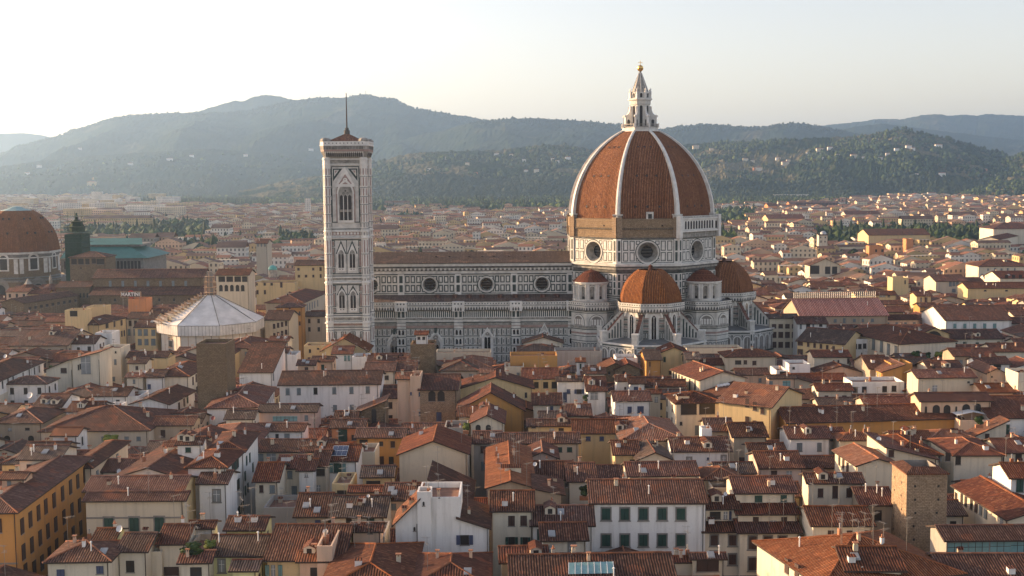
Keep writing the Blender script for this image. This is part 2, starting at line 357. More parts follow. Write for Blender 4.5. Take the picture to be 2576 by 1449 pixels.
    def holed(s, u0, u1, z0, z1, uc, zc, r, m, d=0.0, n=32):
        """rectangle of wall with a round hole"""
        angs = sorted(set([2*math.pi*i/n for i in range(n)]+[math.atan2(z-zc, u-uc) % (2*math.pi) for u in (u0, u1) for z in (z0, z1)]))
        def edge(a):
            c, q = math.cos(a), math.sin(a); t = 1e9
            if c > 1e-9: t = min(t, (u1-uc)/c)
            if c < -1e-9: t = min(t, (u0-uc)/c)
            if q > 1e-9: t = min(t, (z1-zc)/q)
            if q < -1e-9: t = min(t, (z0-zc)/q)
            return (uc+c*t, zc+q*t)
        for a, b in zip(angs, angs[1:]+[angs[0]+2*math.pi]):
            s.mb.poly([s.P(uc+r*math.cos(a), zc+r*math.sin(a), d), s.P(*edge(a), d), s.P(*edge(b), d), s.P(uc+r*math.cos(b), zc+r*math.sin(b), d)], m)
# ================================================================== the cathedral
DX, DY = 46.2, 430.0
cath = thing('cathedral', 'huge striped marble cathedral with red tiled octagonal dome and white lantern', 'cathedral', (DX, DY, 0))
A8 = [R(22.5+45*i) for i in range(8)]
def oct8(cx, cy, r): return [(cx+r*math.cos(a), cy+r*math.sin(a)) for a in A8]
def XZ(tx, ty, Y): p = onY(tx, ty, Y); return p.x, p.z
def Q7(zx, zy): return (2048+zx/2.516)/1.59, (876+zy/2.516)/1.59
def Q6(zx, zy): return (1024+zx/2.516)/1.59, (876+zy/2.516)/1.59
def oculus(W, mb, u, z, r, depth=2.0, rin=0.62, ring=0.35):
    W.ring(u, z, r, r+ring, 'marble_green', 0.06); W.ring(u, z, r-0.5, r+0.02, 'marble_white', 0.12)
    W.ring(u, z, r*rin, r-0.5, 'marble_grimy', -depth, 0.12); W.disk(u, z, r*rin+0.02, 'dark_glass', -depth+0.01)
    for k in (-0.5, 0, 0.5): W.rect(u-r*rin*0.85, u+r*rin*0.85, z+k*r*rin-0.06, z+k*r*rin+0.06, 'grey_stone', -depth+0.06)
def panel(W, u0, u1, z0, z1, t=0.36, d=0.05, inner='marble_clean'):
    W.rect(u0, u1, z0, z1, 'marble_green', d); W.rect(u0+t, u1-t, z0+t, z1-t, 'marble_white', d+0.02)
    if u1-u0 > 1.3: W.rect(u0+t+0.25, u1-t-0.25, z0+t+0.3, z1-t-0.3, inner, d+0.04)
def cornice_band(W, u0, u1, zt, corb=0.95):
    """dotted parapet above a row of small pointed corbel arches, top at zt, 4 m high"""
    out = 1.1
    W.rect(u0, u1, zt-1.15, zt, 'marble_white', out); W.rect(u0, u1, zt-1.35, zt-1.15, 'marble_green', out+0.02)
    W.mb.poly([W.P(u0, zt, 0), W.P(u0, zt, out), W.P(u1, zt, out), W.P(u1, zt, 0)], 'marble_white')
    n = max(1, int((u1-u0)/corb))
    for i in range(n):
        u = u0+(i+0.5)*(u1-u0)/n
        W.mb.poly([W.P(u+0.24*math.cos(a), zt-0.58+0.24*math.sin(a), out+0.02) for a in [i2*math.pi/3 for i2 in range(6)]], 'marble_green')
    W.rect(u0, u1, zt-2.75, zt-1.35, 'marble_white', out-0.02)
    for i in range(n):
        u = u0+(i+0.5)*(u1-u0)/n; h = (u1-u0)/n*0.33
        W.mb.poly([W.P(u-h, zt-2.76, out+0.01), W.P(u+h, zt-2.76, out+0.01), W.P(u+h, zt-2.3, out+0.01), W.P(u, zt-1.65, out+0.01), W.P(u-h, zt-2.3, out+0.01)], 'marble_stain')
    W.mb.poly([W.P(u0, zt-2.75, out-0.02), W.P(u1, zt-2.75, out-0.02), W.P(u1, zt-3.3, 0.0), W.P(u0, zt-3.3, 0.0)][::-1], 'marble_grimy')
    return zt-3.3
def lancet(W, u, w, z0, zs, d=0.3, mull=1, fr=0.35):
    W.arch(u, w+2*fr, z0-0.2, zs, 'marble_clean', d, True); W.arch(u, w, z0, zs, 'dark_glass', d+0.03, True)
    for k in range(1, mull+1):
        x = u-w/2+w*k/(mull+1); W.rect(x-0.07, x+0.07, z0, zs+0.3, 'marble_clean', d+0.08)
    if mull:
        W.ring(u, zs+w*0.35, w*0.12, w*0.2, 'marble_clean', d+0.07, n=10)
def gable(W, u, w, z0, z1, m='marble_clean', t=0.5, d=0.5):
    W.shape([(u-w/2, z0), (u-w/2+t, z0), (u, z1-t*1.6), (u, z1)], m, d); W.shape([(u, z1), (u, z1-t*1.6), (u+w/2-t, z0), (u+w/2, z0)], m, d)
# ---------------- nave and aisle
YN, YA = 419.0, 409.0
zN = lambda y: onY(1180, y, YN).z
zA = lambda y: onY(1180, y+1.0, YA).z
xl, xr = -58.5, DX-19
mb = MB(); W = Wall(mb, (xl, YN), (1, 0)); ub = lambda px: onY(px, 714, YN).x-xl
mb.prism([(xl, YN+3), (xr, YN+3), (xr, 441), (xl, 441)], 0, zN(661), 'marble_grimy')
bays = [866, 1009, 1152.5, 1293.5, 1434]; ocs = [934, 1081, 1223.5, 1363.5]
us = [0]+[ub(p) for p in bays[1:]]+[xr-xl]
zo = onY(1180, 715.5, YN).z
ztop, zbot = zN(689), zN(742)
for i, px in enumerate(ocs):
    W.holed(us[i] if i else 0, us[i+1], zbot, ztop, ub(px), zo, 2.9, 'marble_white')
    wv = (us[i+1]-(ub(bays[0]) if i == 0 else us[i])); a0 = ub(bays[i])+1.25; p = (us[i+1]-1.25-a0)/9
    for c in range(9):
        for z0, z1 in ((zN(711), zN(693.5)), (zN(733.5), zN(716))):
            uc = a0+(c+0.5)*p
            if abs(uc-ub(px)) < 2.4: 
                if abs(uc-ub(px)) < 0.6: continue
                zc = (z0+z1)/2; (z0, z1) = (z0+1.1, z1) if zc > zo else (z0, z1-1.1)
                if z1-z0 < 0.5: continue
            panel(W, uc-0.78, uc+0.78, z0, z1)
for px in bays:
    u = ub(px); W.rect(u-1.1, u+1.1, zbot, ztop, 'marble_clean', 0.35)
    for z0, z1 in ((zN(711), zN(693)), (zN(733.5), zN(716))): W.rect(u-0.6, u+0.6, z0, z1, 'marble_green', 0.38)
W.rect(0, us[4]+1, zN(661), zN(662.5), 'marble_green', 1.25)
W.rect(0, xr-xl, zN(669), zN(662.5), 'marble_white', 1.1); W.rect(0, xr-xl, zN(673), zN(669), 'marble_stain', 0.9)
W.rect(0, xr-xl, zN(677), zN(673), 'marble_grimy', 0.6); W.rect(0, xr-xl, zN(681), zN(677), 'marble_stain', 0.45)
W.rect(0, xr-xl, zN(688), zN(681), 'marble_white', 0.2); W.rect(0, xr-xl, zN(690.5), zN(688.5), 'marble_green', 0.22)
W.rect(0, xr-xl, zN(738.5), zN(736.5), 'marble_green', 0.1)
for i in range(60): W.rect(i*1.5+0.2, i*1.5+0.9, zN(679.5), zN(674), 'marble_white', 0.65)
for k, y in enumerate((744.5, 748.5, 753, 757)): W.rect(0, xr-xl, zN(y), zN(y-2), 'marble_green', 0.06)
W.rect(0, xr-xl, zN(775), zN(742), 'marble_white', 0.0)
mb.build('nave_wall', cath)
# oculus windows of the nave: own parts
for px in ocs:
    mb = MB(); W = Wall(mb, (xl, YN), (1, 0)); oculus(W, mb, ub(px), zo, 2.9, 1.6, 0.66); mb.build('oculus_window', cath)
mb = MB()
zr, ze = onY(1180, 632.5, 430).z, zN(661)
for y0, y1 in ((YN-1.5, 430), (442.5, 430)):
    mb.poly([(xl, y0, ze), (xr, y0, ze), (xr, y1, zr), (xl, y1, zr)], 'tile_grey')
mb.poly([(xl, YN-1.5, ze), (xl, 430, zr), (xl, 442.5, ze)], 'marble_grimy'); mb.poly([(xl, YN-1.5, ze-0.02), (xr, YN-1.5, ze-0.02), (xr, YN, ze-0.02), (xl, YN, ze-0.02)][::-1], 'eave_wood')
for px in (1097, 1131, 1180, 1213, 1243, 1280, 1320):
    q = onY(px, 647, 424.3); mb.box(q.x-0.35, q.x+0.35, 424.0, 424.6, q.z-0.5, q.z+0.45, 'eave_wood')
mb.build('nave_roof', cath)
# aisle
mb = MB(); xa0, xa1 = -58.5, DX-14; W = Wall(mb, (xa0, YA), (1, 0)); ua = lambda px: onY(px, 760, YA).x-xa0
zt = zA(757.5); wl = xa1-xa0
mb.prism([(xa0, YA), (xa1, YA), (xa1, YN+3), (xa0, YN+3)], 0, zt-0.6, 'marble_white')
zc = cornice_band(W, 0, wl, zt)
W.rect(0, wl, zA(798), zA(779), 'marble_clean', 0.10)
n = int(wl/0.70)
for i in range(n): u = (i+.5)*wl/n; W.rect(u-0.20, u+0.20, zA(796.5), zA(781), 'marble_green', 0.13)
W.rect(0, wl, zA(803), zA(798), 'marble_grimy', 0.3); W.rect(0, wl, zA(808), zA(803), 'marble_white', 0.22); W.rect(0, wl, zA(810.5), zA(808.3), 'marble_green', 0.24)
W.rect(0, wl, zA(817), zA(811), 'marble_grimy', 0.2); W.rect(0, wl, zA(823.5), zA(817.3), 'marble_pink', 0.1); W.rect(0, wl, zA(825.2), zA(824), 'marble_green', 0.12)
rows = [(826, 842), (848.5, 865.5), (871, 886), (893, 909), (914, 930), (936, 952)]
for k, (a, b) in enumerate(rows):
    n = int(wl/1.62)
    for i in range(n):
        u = (i+.5)*wl/n; W.rect(u-0.66, u-0.34, zA(b), zA(a), 'marble_green', 0.05)
        W.rect(u-0.20, u+0.62, zA(b)+0.15, zA(a)-0.15, 'marble_clean', 0.09); W.frame(u-0.24, u+0.66, zA(b)+0.1, zA(a)-0.1, 0.11, 'pietra_serena', 0.10)
        W.rect(u+0.03, u+0.38, zA(b)+0.5, zA(a)-0.5, 'pietra_serena', 0.11)
    W.rect(0, wl, zA(b+3.0), zA(b+1.2), 'marble_green', 0.07)
mb.build('aisle_wall', cath)
mb = MB(); mb.poly([(xa0, YA-0.9, zt-0.25), (xa1, YA-0.9, zt-0.25), (xa1, YN, zt+1.5), (xa0, YN, zt+1.5)], 'tile_grey')
for px in (1101, 1145, 1180, 1213, 1258, 1296, 1325, 1366, 1400):
    q = onY(px, 751, YN-3); mb.box(q.x-0.9, q.x+0.9, YN-5, YN-1.5, zt+0.2, zt+1.7, 'tile_brown')
mb.build('aisle_roof', cath)
for px in (1009, 1153, 1297.5, 1440):
    mb = MB(); W = Wall(mb, (xa0, YA-0.9), (1, 0)); u = ua(px)
    mb.box(xa0+u-1.55, xa0+u+1.55, YA-0.9, YA+0.1, 0, zt-2.4, 'marble_white')
    mb.box(xa0+u-2.1, xa0+u+2.1, YA-1.9, YA+0.1, zt-3.2, zt+0.1, 'marble_clean')
    for q in (-1, 0, 1): W.mb.poly([W.P(u+q*1.1+0.3*math.cos(a), zt-0.6+0.3*math.sin(a), 1.03) for a in [i2*math.pi/3 for i2 in range(6)]], 'marble_green')
    for q in (-0.9, 0, 0.9): W.shape([(u+q-0.3, zt-3.0), (u+q+0.3, zt-3.0), (u+q+0.3, zt-2.3), (u+q, zt-1.7), (u+q-0.3, zt-2.3)], 'marble_stain', 1.03, False)
    for s_ in (-0.75, 0.75): W.rect(u+s_-0.45, u+s_+0.45, zA(796), zA(781), 'marble_green', 0.03)
    for y in (800, 809, 817, 824.5, 844.5, 868, 889, 911): W.rect(u-1.7, u+1.7, zA(y+1.6), zA(y), 'marble_green' if y != 817 else 'marble_pink', 0.04)
    for a, b in rows[:5]:
        W.rect(u-1.35, u+1.35, zA(b), zA(a), 'marble_white', 0.04)
        for s_ in (-0.62, 0.62): W.arch(u+s_, 0.72, zA(b)+0.25, zA(a)-0.75, 'dark_glass', 0.06, True, 3)
    mb.build('pilaster', cath)
for px, yt, yb_ in ((1225.5, 822, 895), (1369, 812, 890)):
    mb = MB(); W = Wall(mb, (xa0, YA), (1, 0)); u = ua(px)
    W.rect(u-2.1, u+2.1, zA(yb_+6), zA(848), 'marble_white', 0.5); lancet(W, u, 2.1, zA(yb_), zA(851), 0.55, 1, 0.9)
    W.archring(u, 2.9, 0.35, zA(851), 'marble_clean', 0.75, True, 6, legs=5); gable(W, u, 5.0, zA(848), zA(yt), 'marble_clean', 0.45, 0.8)
    W.shape([(u-1.6, zA(847)), (u+1.6, zA(847)), (u, zA(yt)-0.9)], 'marble_white', 0.6); W.ring(u, zA(838), 0.3, 0.7, 'pietra_serena', 0.7, n=12)
    for s_ in (-2.5, 2.5): W.rect(u+s_-0.18, u+s_+0.18, zA(848), zA(833), 'marble_clean', 0.7)
    mb.build('gabled_window', cath)
for px, yt in ((991, 826), (1095, 823), (1487, 873)):
    mb = MB(); W = Wall(mb, (xa0, YA), (1, 0)); u = ua(px)
    gable(W, u, 5.2, zA(yt+30), zA(yt+4), 'marble_clean', 0.6, 0.9); W.rect(u-0.45, u+0.45, zA(yt+12), zA(yt), 'marble_green', 1.0)
    W.shape([(u-2.2, zA(yt+30)), (u+2.2, zA(yt+30)), (u, zA(yt+8))], 'marble_white', 0.6); W.ring(u, zA(yt+24), 0.35, 0.85, 'pietra_serena', 0.72, n=12)
    W.rect(u-2.6, u+2.6, 0, zA(yt+30), 'marble_white', 0.6); W.arch(u, 3.2, 0, zA(yt+44), 'pietra_serena', 0.66, True); 
    for s_ in (-0.6, 0.6): W.arch(u+s_, 0.9, zA(yt+70), zA(yt+47), 'dark_glass', 0.72, True)
    mb.build('side_portal', cath)
# ---------------- drum
YS = DY-27.4*math.cos(R(22.5))
zD = lambda y: onY(1637, y, YS).z
RD = 27.4
zb0, zc0, zc1, zm0, zm1, zu0, zu1 = zD(775), zD(678), zD(667), zD(664), zD(601), zD(598), zD(551)
mb = MB(); o8 = oct8(DX, DY, RD)
mb.prism(oct8(DX, DY, RD-2.9), 0, zu1, 'marble_grimy')
F = []
for i in range(8):
    a, b = o8[i], o8[(i+1) % 8]; F.append((a, b))
side = 2*RD*math.sin(R(22.5))
def fw(i, mbx):      # decorator on face i, corners run counter clockwise
    a, b = F[i]; return Wall(mbx, a, (b[0]-a[0], b[1]-a[1]))
zoc = onY(1637.8, 634.8, YS).z
for i in range(8):
    W = fw(i, mb); s_ = side
    W.holed(0, s_, zm0, zm1, s_/2, zoc, 3.95, 'marble_clean')
    # lower walls with panels
    W.rect(0, s_, 0, zc0, 'marble_white', 0.0)
    for y0, y1 in ((706, 690), (724, 709), (741, 727)):
        for c in range(9):
            uc = 1.9+(c+.5)*(s_-3.8)/9; panel(W, uc-0.8, uc+0.8, zD(y0), zD(y1), 0.34, 0.05)
    for k, y in enumerate((744, 749, 754, 759, 764)): W.rect(0, s_, zD(y+2), zD(y), 'marble_green', 0.06)
    W.rect(0, s_, zD(688), zD(685.5), 'marble_green', 0.07); W.rect(0, s_, zD(685.5), zc0, 'marble_stain', 0.3)
    W.rect(-0.4, s_+0.4, zc0, zD(673), 'marble_grimy', 0.8); W.rect(-0.5, s_+0.5, zD(673), zD(669.5), 'marble_stain', 1.0); W.rect(-0.6, s_+0.6, zD(669.5), zm0, 'marble_white', 1.3)
    mb.poly([W.P(-0.6, zm0, 1.3), W.P(s_+0.6, zm0, 1.3), W.P(s_, zm0+0.1, 0), W.P(0, zm0+0.1, 0)], 'marble_white')
    mb.poly([W.P(-0.4, zc0, 0.8), W.P(s_+0.4, zc0, 0.8), W.P(s_, zc0, 0), W.P(0, zc0, 0)][::-1], 'marble_stain')
    # marble storey
    W.frame(1.5, s_-1.5, zm0+0.35, zm1-0.1, 0.22, 'marble_green', 0.05)
    zmid = (zm0+zm1)/2
    for uc in (3.0, 5.2, s_-5.2, s_-3.0):
        for z0, z1 in ((zm0+0.9, zmid-0.25), (zmid+0.25, zm1-0.6)): panel(W, uc-0.85, uc+0.85, z0, z1, 0.26)
    for uc in (7.2, s_-7.2):
        for z0, z1 in ((zm0+0.9, zmid-2.3), (zmid+2.3, zm1-0.6)): W.frame(uc-0.7, uc+0.7, z0, z1, 0.24, 'marble_green', 0.05)
    for u in (0.75, s_-0.75):
        W.rect(u-0.72, u+0.72, zm0, zm1, 'marble_clean', 0.3)
        for z0, z1 in ((zm0+0.9, zmid-0.25), (zmid+0.25, zm1-0.6)): W.rect(u-0.4, u+0.4, z0, z1, 'marble_green', 0.33)
        for z0, z1 in ((zD(706), zD(690)), (zD(724), zD(709)), (zD(741), zD(727))): W.rect(u-0.72, u+0.72, z0-0.2, z1+0.2, 'marble_clean', 0.3); W.rect(u-0.4, u+0.4, z0, z1, 'marble_green', 0.33)
    W.rect(0, s_, zm1, zu0, 'marble_stain', 0.25)
    # unfinished masonry band
    W.rect(0, s_, zu0, zD(577), 'rough_brick', -0.1); W.rect(0, s_, zD(577), zD(573), 'stone_brown', 0.25); W.rect(0, s_, zD(573), zu1, 'rough_brick', 0.1)
    for u in (0.9, s_-0.9): W.rect(u-0.9, u+0.9, zu0, zu1+0.6, 'stone_tower', 0.5)
    for c in range(26): W.rect(1.7+c*(s_-3.4)/26, 2.1+c*(s_-3.4)/26, zD(577), zD(574.5), 'marble_stain', 0.28)
    W.rect(s_*0.72, s_*0.72+0.5, zD(570), zD(566), 'dark_glass', 0.15)
    mb.poly([W.P(0, zu1, 0.1), W.P(s_, zu1, 0.1), W.P(s_, zu1+0.3, -2), W.P(0, zu1+0.3, -2)], 'stone_brown')
drum = mb.build('drum', cath)
for i in range(8):
    mb = MB(); W = fw(i, mb); oculus(W, mb, side/2, zoc, 3.95, 2.6, 0.53, 0.3); mb.build('oculus_window', drum)
# loggia on the south east face (index 6)
mb = MB(); W = fw(6, mb); s_ = side
W.rect(-0.8, s_+0.8, zD(599), zD(585), 'marble_grimy', 0.7); W.rect(-1.1, s_+1.1, zD(585), zD(581), 'marble_clean', 1.5)
mb.poly([W.P(-1.1, zD(581), 1.5), W.P(s_+1.1, zD(581), 1.5), W.P(s_+1, zD(581), 0), W.P(-1, zD(581), 0)], 'marble_white')
W.rect(-0.6, s_+0.6, zD(581), zD(553), 'marble_clean', 0.9)
for c in range(11):
    u = 2.0+(c+.5)*(s_-4.0)/11; W.arch(u, 0.95, zD(578), zD(561), 'window_dark', 0.93, False, 4)
for u in (0.6, s_-0.6): W.rect(u-0.5, u+0.5, zD(579), zD(560), 'window_dark', 0.93)
W.rect(-1.0, s_+1.0, zD(553), zD(550), 'marble_clean', 1.4); W.rect(-0.8, s_+0.8, zD(550), zD(545), 'marble_white', 1.1)
mb.poly([W.P(-1, zD(550), 1.4), W.P(s_+1, zD(550), 1.4), W.P(s_+1, zD(550), 0), W.P(-1, zD(550), 0)], 'marble_white')
for c in range(24): W.rect(c*s_/24+0.25, c*s_/24+0.6, zD(549), zD(546), 'grey_stone', 1.12)
for u in (-0.6, s_+0.6): mb.obox(W.P(u-0.7, 0, 0.0)+Vector((0, 0, zD(600))), tuple(W.U), tuple(W.N), 1.4, 1.7, zD(543)-zD(600), 'marble_clean')
mb.build('loggia', drum)
# ---------------- dome shell
RT = 26.3; zS = zD(551); zP = onY(1604, 327, DY-6).z; HH = zP-zS; Bk = 0.327
def dr(t):       # radius fraction at height fraction t
    return math.sqrt((1+Bk)**2-(1.2*t)**2)-Bk
tmax = 1.0; NS = 28
mb = MB()
for i in range(8):
    vacc = 0
    for k in range(NS):
        t0, t1 = k/NS, (k+1)/NS; r0, r1 = RT*dr(t0), RT*dr(t1); z0, z1 = zS+HH*t0, zS+HH*t1
        a, b = A8[i], A8[(i+1) % 8]
        p = [(DX+r0*math.cos(a), DY+r0*math.sin(a), z0), (DX+r0*math.cos(b), DY+r0*math.sin(b), z0), (DX+r1*math.cos(b), DY+r1*math.sin(b), z1), (DX+r1*math.cos(a), DY+r1*math.sin(a), z1)]
        w0, w1 = r0*0.765, r1*0.765; dv = math.hypot(z1-z0, r1-r0)
        mb.poly(p, 'tile_dome', [(-w0/2, vacc), (w0/2, vacc), (w1/2, vacc+dv), (-w1/2, vacc+dv)]); vacc += dv
shell = mb.build('dome_shell', cath)
for i in range(8):
    mb = MB(); a = A8[i]; d = Vector((math.cos(a), math.sin(a), 0)); q = Vector((-d.y, d.x, 0)); prev = None
    for k in range(0, NS+1):
        t = k/NS; r = RT*dr(t); z = zS+HH*t; hw = 0.85-0.36*t; c = Vector((DX, DY, z))
        row = [c+d*(r-0.9)-q*hw, c+d*(r+0.75)-q*hw*0.85, c+d*(r+0.95), c+d*(r+0.75)+q*hw*0.85, c+d*(r-0.9)+q*hw]
        if prev:
            for j in range(4): mb.poly([prev[j], prev[j+1], row[j+1], row[j]], 'marble_clean' if j in (1, 2) else 'marble_white')
        prev = row
    mb.build('dome_rib', shell)
    c = Vector((DX, DY, 0))+d*(RT*0.975+0.5); mb = MB(); mb.obox(c-d*1.6-q*1.35+Vector((0, 0, zS-6.0)), tuple(d), tuple(q), 2.6, 2.7, 7.2, 'marble_white' if i in (6, 7) else 'pietra_serena')
    mb.obox(c-d*1.8-q*1.6+Vector((0, 0, zS+1.2)), tuple(d), tuple(q), 3.0, 3.2, 0.4, 'marble_white'); mb.build('rib_pedestal', shell)
# small dark eyes in three rows on each dome face
mb = MB(); mb.poly([(.4*math.cos(a), -.04, .4*math.sin(a)) for a in [k*math.pi/5 for k in range(10)]], 'window_dark'); mb.ring_ = None
W = Wall(mb, (0, 0), (1, 0)); W.ring(0, 0, .38, .52, 'tile_brown', .16, n=10); eo = mb.build('dome_eye'); EYE = eo.data; bpy.data.objects.remove(eo)
for i in range(8):
    am = R(45+45*i); d = Vector((math.cos(am), math.sin(am), 0)); q = Vector((-d.y, d.x, 0))
    for t, sp in ((0.135, 4.1), (0.475, 3.3), (0.80, 2.2)):
        r = RT*dr(t)*math.cos(R(22.5)); z = zS+HH*t; sl_ = (RT*(dr(t+.01)-dr(t-.01))*math.cos(R(22.5)))/(HH*.02)
        for j in (-1, 0, 1): o = link('dome_eye', EYE, shell); o.location = Vector((DX, DY, z))+d*(r+.06)+q*j*sp; o.rotation_euler = (math.atan(sl_), 0, am+math.pi/2)
mb = MB(); q = onY(1635, 548, YS); mb.box(q.x-1.2, q.x+1.2, YS-0.2, YS+1.6, zS, zS+2.4, 'marble_white'); mb.box(q.x-0.65, q.x+0.65, YS-0.24, YS, zS+0.1, zS+1.7, 'window_dark'); mb.build('walkway_door', shell)
# ---------------- lantern
zl = lambda y: onY(1604, y, DY-5).z
mb = MB(); LX = 45.55
mb.prism(oct8(DX, DY, 7.1), zP-1.2, zP+0.1, 'marble_clean', bot=True); mb.prism(oct8(DX, DY, 6.6), zP+0.1, zl(320), 'marble_white')
mb.prism(oct8(DX, DY, 3.5), zl(320), zl(250), 'marble_clean')
for i in range(8):
    am = R(45*i+45); d = (math.cos(am), math.sin(am)); qv = (-d[1], d[0]); ap = 3.5*math.cos(R(22.5))
    W = Wall(mb, (DX+d[0]*ap-qv[0]*1.3, DY+d[1]*ap-qv[1]*1.3), qv)
    W.arch(1.3, 1.05, zl(317), zl(268), 'window_dark', 0.06); W.archring(1.3, 1.05, 0.18, zl(268), 'marble_clean', 0.16, legs=7)
mb.prism(oct8(DX, DY, 3.9), zl(262), zl(250), 'marble_white'); mb.prism(oct8(DX, DY, 4.5), zl(250), zl(246.5), 'marble_clean', bot=True)
mb.prism(oct8(DX, DY, 3.7), zl(246.5), zl(230), 'marble_white')
for i in range(8):
    am = R(45*i+45); d = (math.cos(am), math.sin(am)); qv = (-d[1], d[0]); ap = 3.7*math.cos(R(22.5)); W = Wall(mb, (DX+d[0]*ap-qv[0]*1.4, DY+d[1]*ap-qv[1]*1.4), qv)
    W.arch(1.4, 0.8, zl(244), zl(236), 'window_dark', 0.05); W.archring(1.4, 0.9, 0.25, zl(236), 'marble_clean', 0.2)
    a = A8[i]; c = (DX+3.85*math.cos(a), DY+3.85*math.sin(a)); mb.lathe(c[0], c[1], [(0.3, zl(246)), (0.3, zl(231)), (0.45, zl(230)), (0.12, zl(227)), (0.3, zl(224.5)), (0.0, zl(219))], 6, 'marble_clean')
lant = mb.build('lantern', cath)
mb = MB(); mb.lathe(DX, DY, [(3.1, zl(232)), (2.55, zl(222)), (1.6, zl(203)), (0.75, zl(187)), (0.35, zl(178)), (0.5, zl(177)), (0.2, zl(175))], 16, 'marble_grimy')
for i in range(8):
    a = R(45*i); mb.bar((DX+3.1*math.cos(a), DY+3.1*math.sin(a), zl(231)), (DX+0.5*math.cos(a), DY+0.5*math.sin(a), zl(180)), 0.16, 'marble_clean')
mb.build('spire', lant)
for i in range(8):      # volute buttresses round the lantern
    a = A8[i]; d = Vector((math.cos(a), math.sin(a), 0)); q = Vector((-d.y, d.x, 0)); mb = MB()
    prof = [(3.3, zl(318)), (6.1, zl(318)), (6.1, zl(293)), (5.7, zl(290)), (4.9, zl(285)), (4.4, zl(279)), (4.2, zl(272)), (4.3, zl(267)), (3.3, zl(265))]
    for s_ in (-0.35, 0.35):
        pts = [Vector((DX, DY, z))+d*r+q*s_ for r, z in prof]; mb.poly(pts if s_ < 0 else pts[::-1], 'marble_clean')
    for (r0, z0), (r1, z1) in zip(prof, prof[1:]):
        A_, B_ = Vector((DX, DY, z0))+d*r0, Vector((DX, DY, z1))+d*r1; mb.poly([A_-q*.35, A_+q*.35, B_+q*.35, B_-q*.35], 'marble_clean')
    for s_ in (-0.37, 0.37):
        mb.poly([Vector((DX, DY, z))+d*r+q*s_ for r, z in ((4.3, zl(316)), (5.3, zl(316)), (5.3, zl(302)), (4.8, zl(299)), (4.3, zl(302)))], 'marble_stain')
    mb.lathe(DX+d.x*6.0, DY+d.y*6.0, [(0.0, zl(293)), (0.5, zl(293)), (0.55, zl(291)), (0.3, zl(288.5)), (0.0, zl(288))], 6, 'marble_clean')
    mb.build('buttress', lant)
mb = MB()
for i in range(8):
    a, b = A8[i], A8[(i+1) % 8]
    for zz in (zl(319), zl(312)): mb.bar((DX+6.7*math.cos(a), DY+6.7*math.sin(a), zz), (DX+6.7*math.cos(b), DY+6.7*math.sin(b), zz), 0.1, 'metal_pole')
    mb.box(DX+6.7*math.cos(a)-0.3, DX+6.7*math.cos(a)+0.3, DY+6.7*math.sin(a)-0.3, DY+6.7*math.sin(a)+0.3, zl(320.5), zl(310), 'marble_clean')
    for k in range(1, 10):
        t = k/10; x = DX+6.7*(math.cos(a)*(1-t)+math.cos(b)*t); y = DY+6.7*(math.sin(a)*(1-t)+math.sin(b)*t); mb.bar((x, y, zl(320)), (x, y, zl(312)), 0.05, 'metal_pole')
mb.build('railing', lant)
mb = MB(); zc_ = zl(168.5); rb = 1.15
for k in range(8):
    a0, a1 = -math.pi/2+math.pi*k/8, -math.pi/2+math.pi*(k+1)/8; mb.lathe(DX, DY, [(rb*math.cos(a0), zc_+rb*math.sin(a0)), (rb*math.cos(a1), zc_+rb*math.sin(a1))], 16, 'gold')
mb.build('gold_ball', lant, smooth=True)
mb = MB(); mb.bar((DX, DY, zc_+rb-0.1), (DX, DY, zl(149)), 0.13, 'gold'); mb.bar((DX-0.8, DY, zl(154.5)), (DX+0.8, DY, zl(154.5)), 0.12, 'gold'); mb.build('cross', lant)
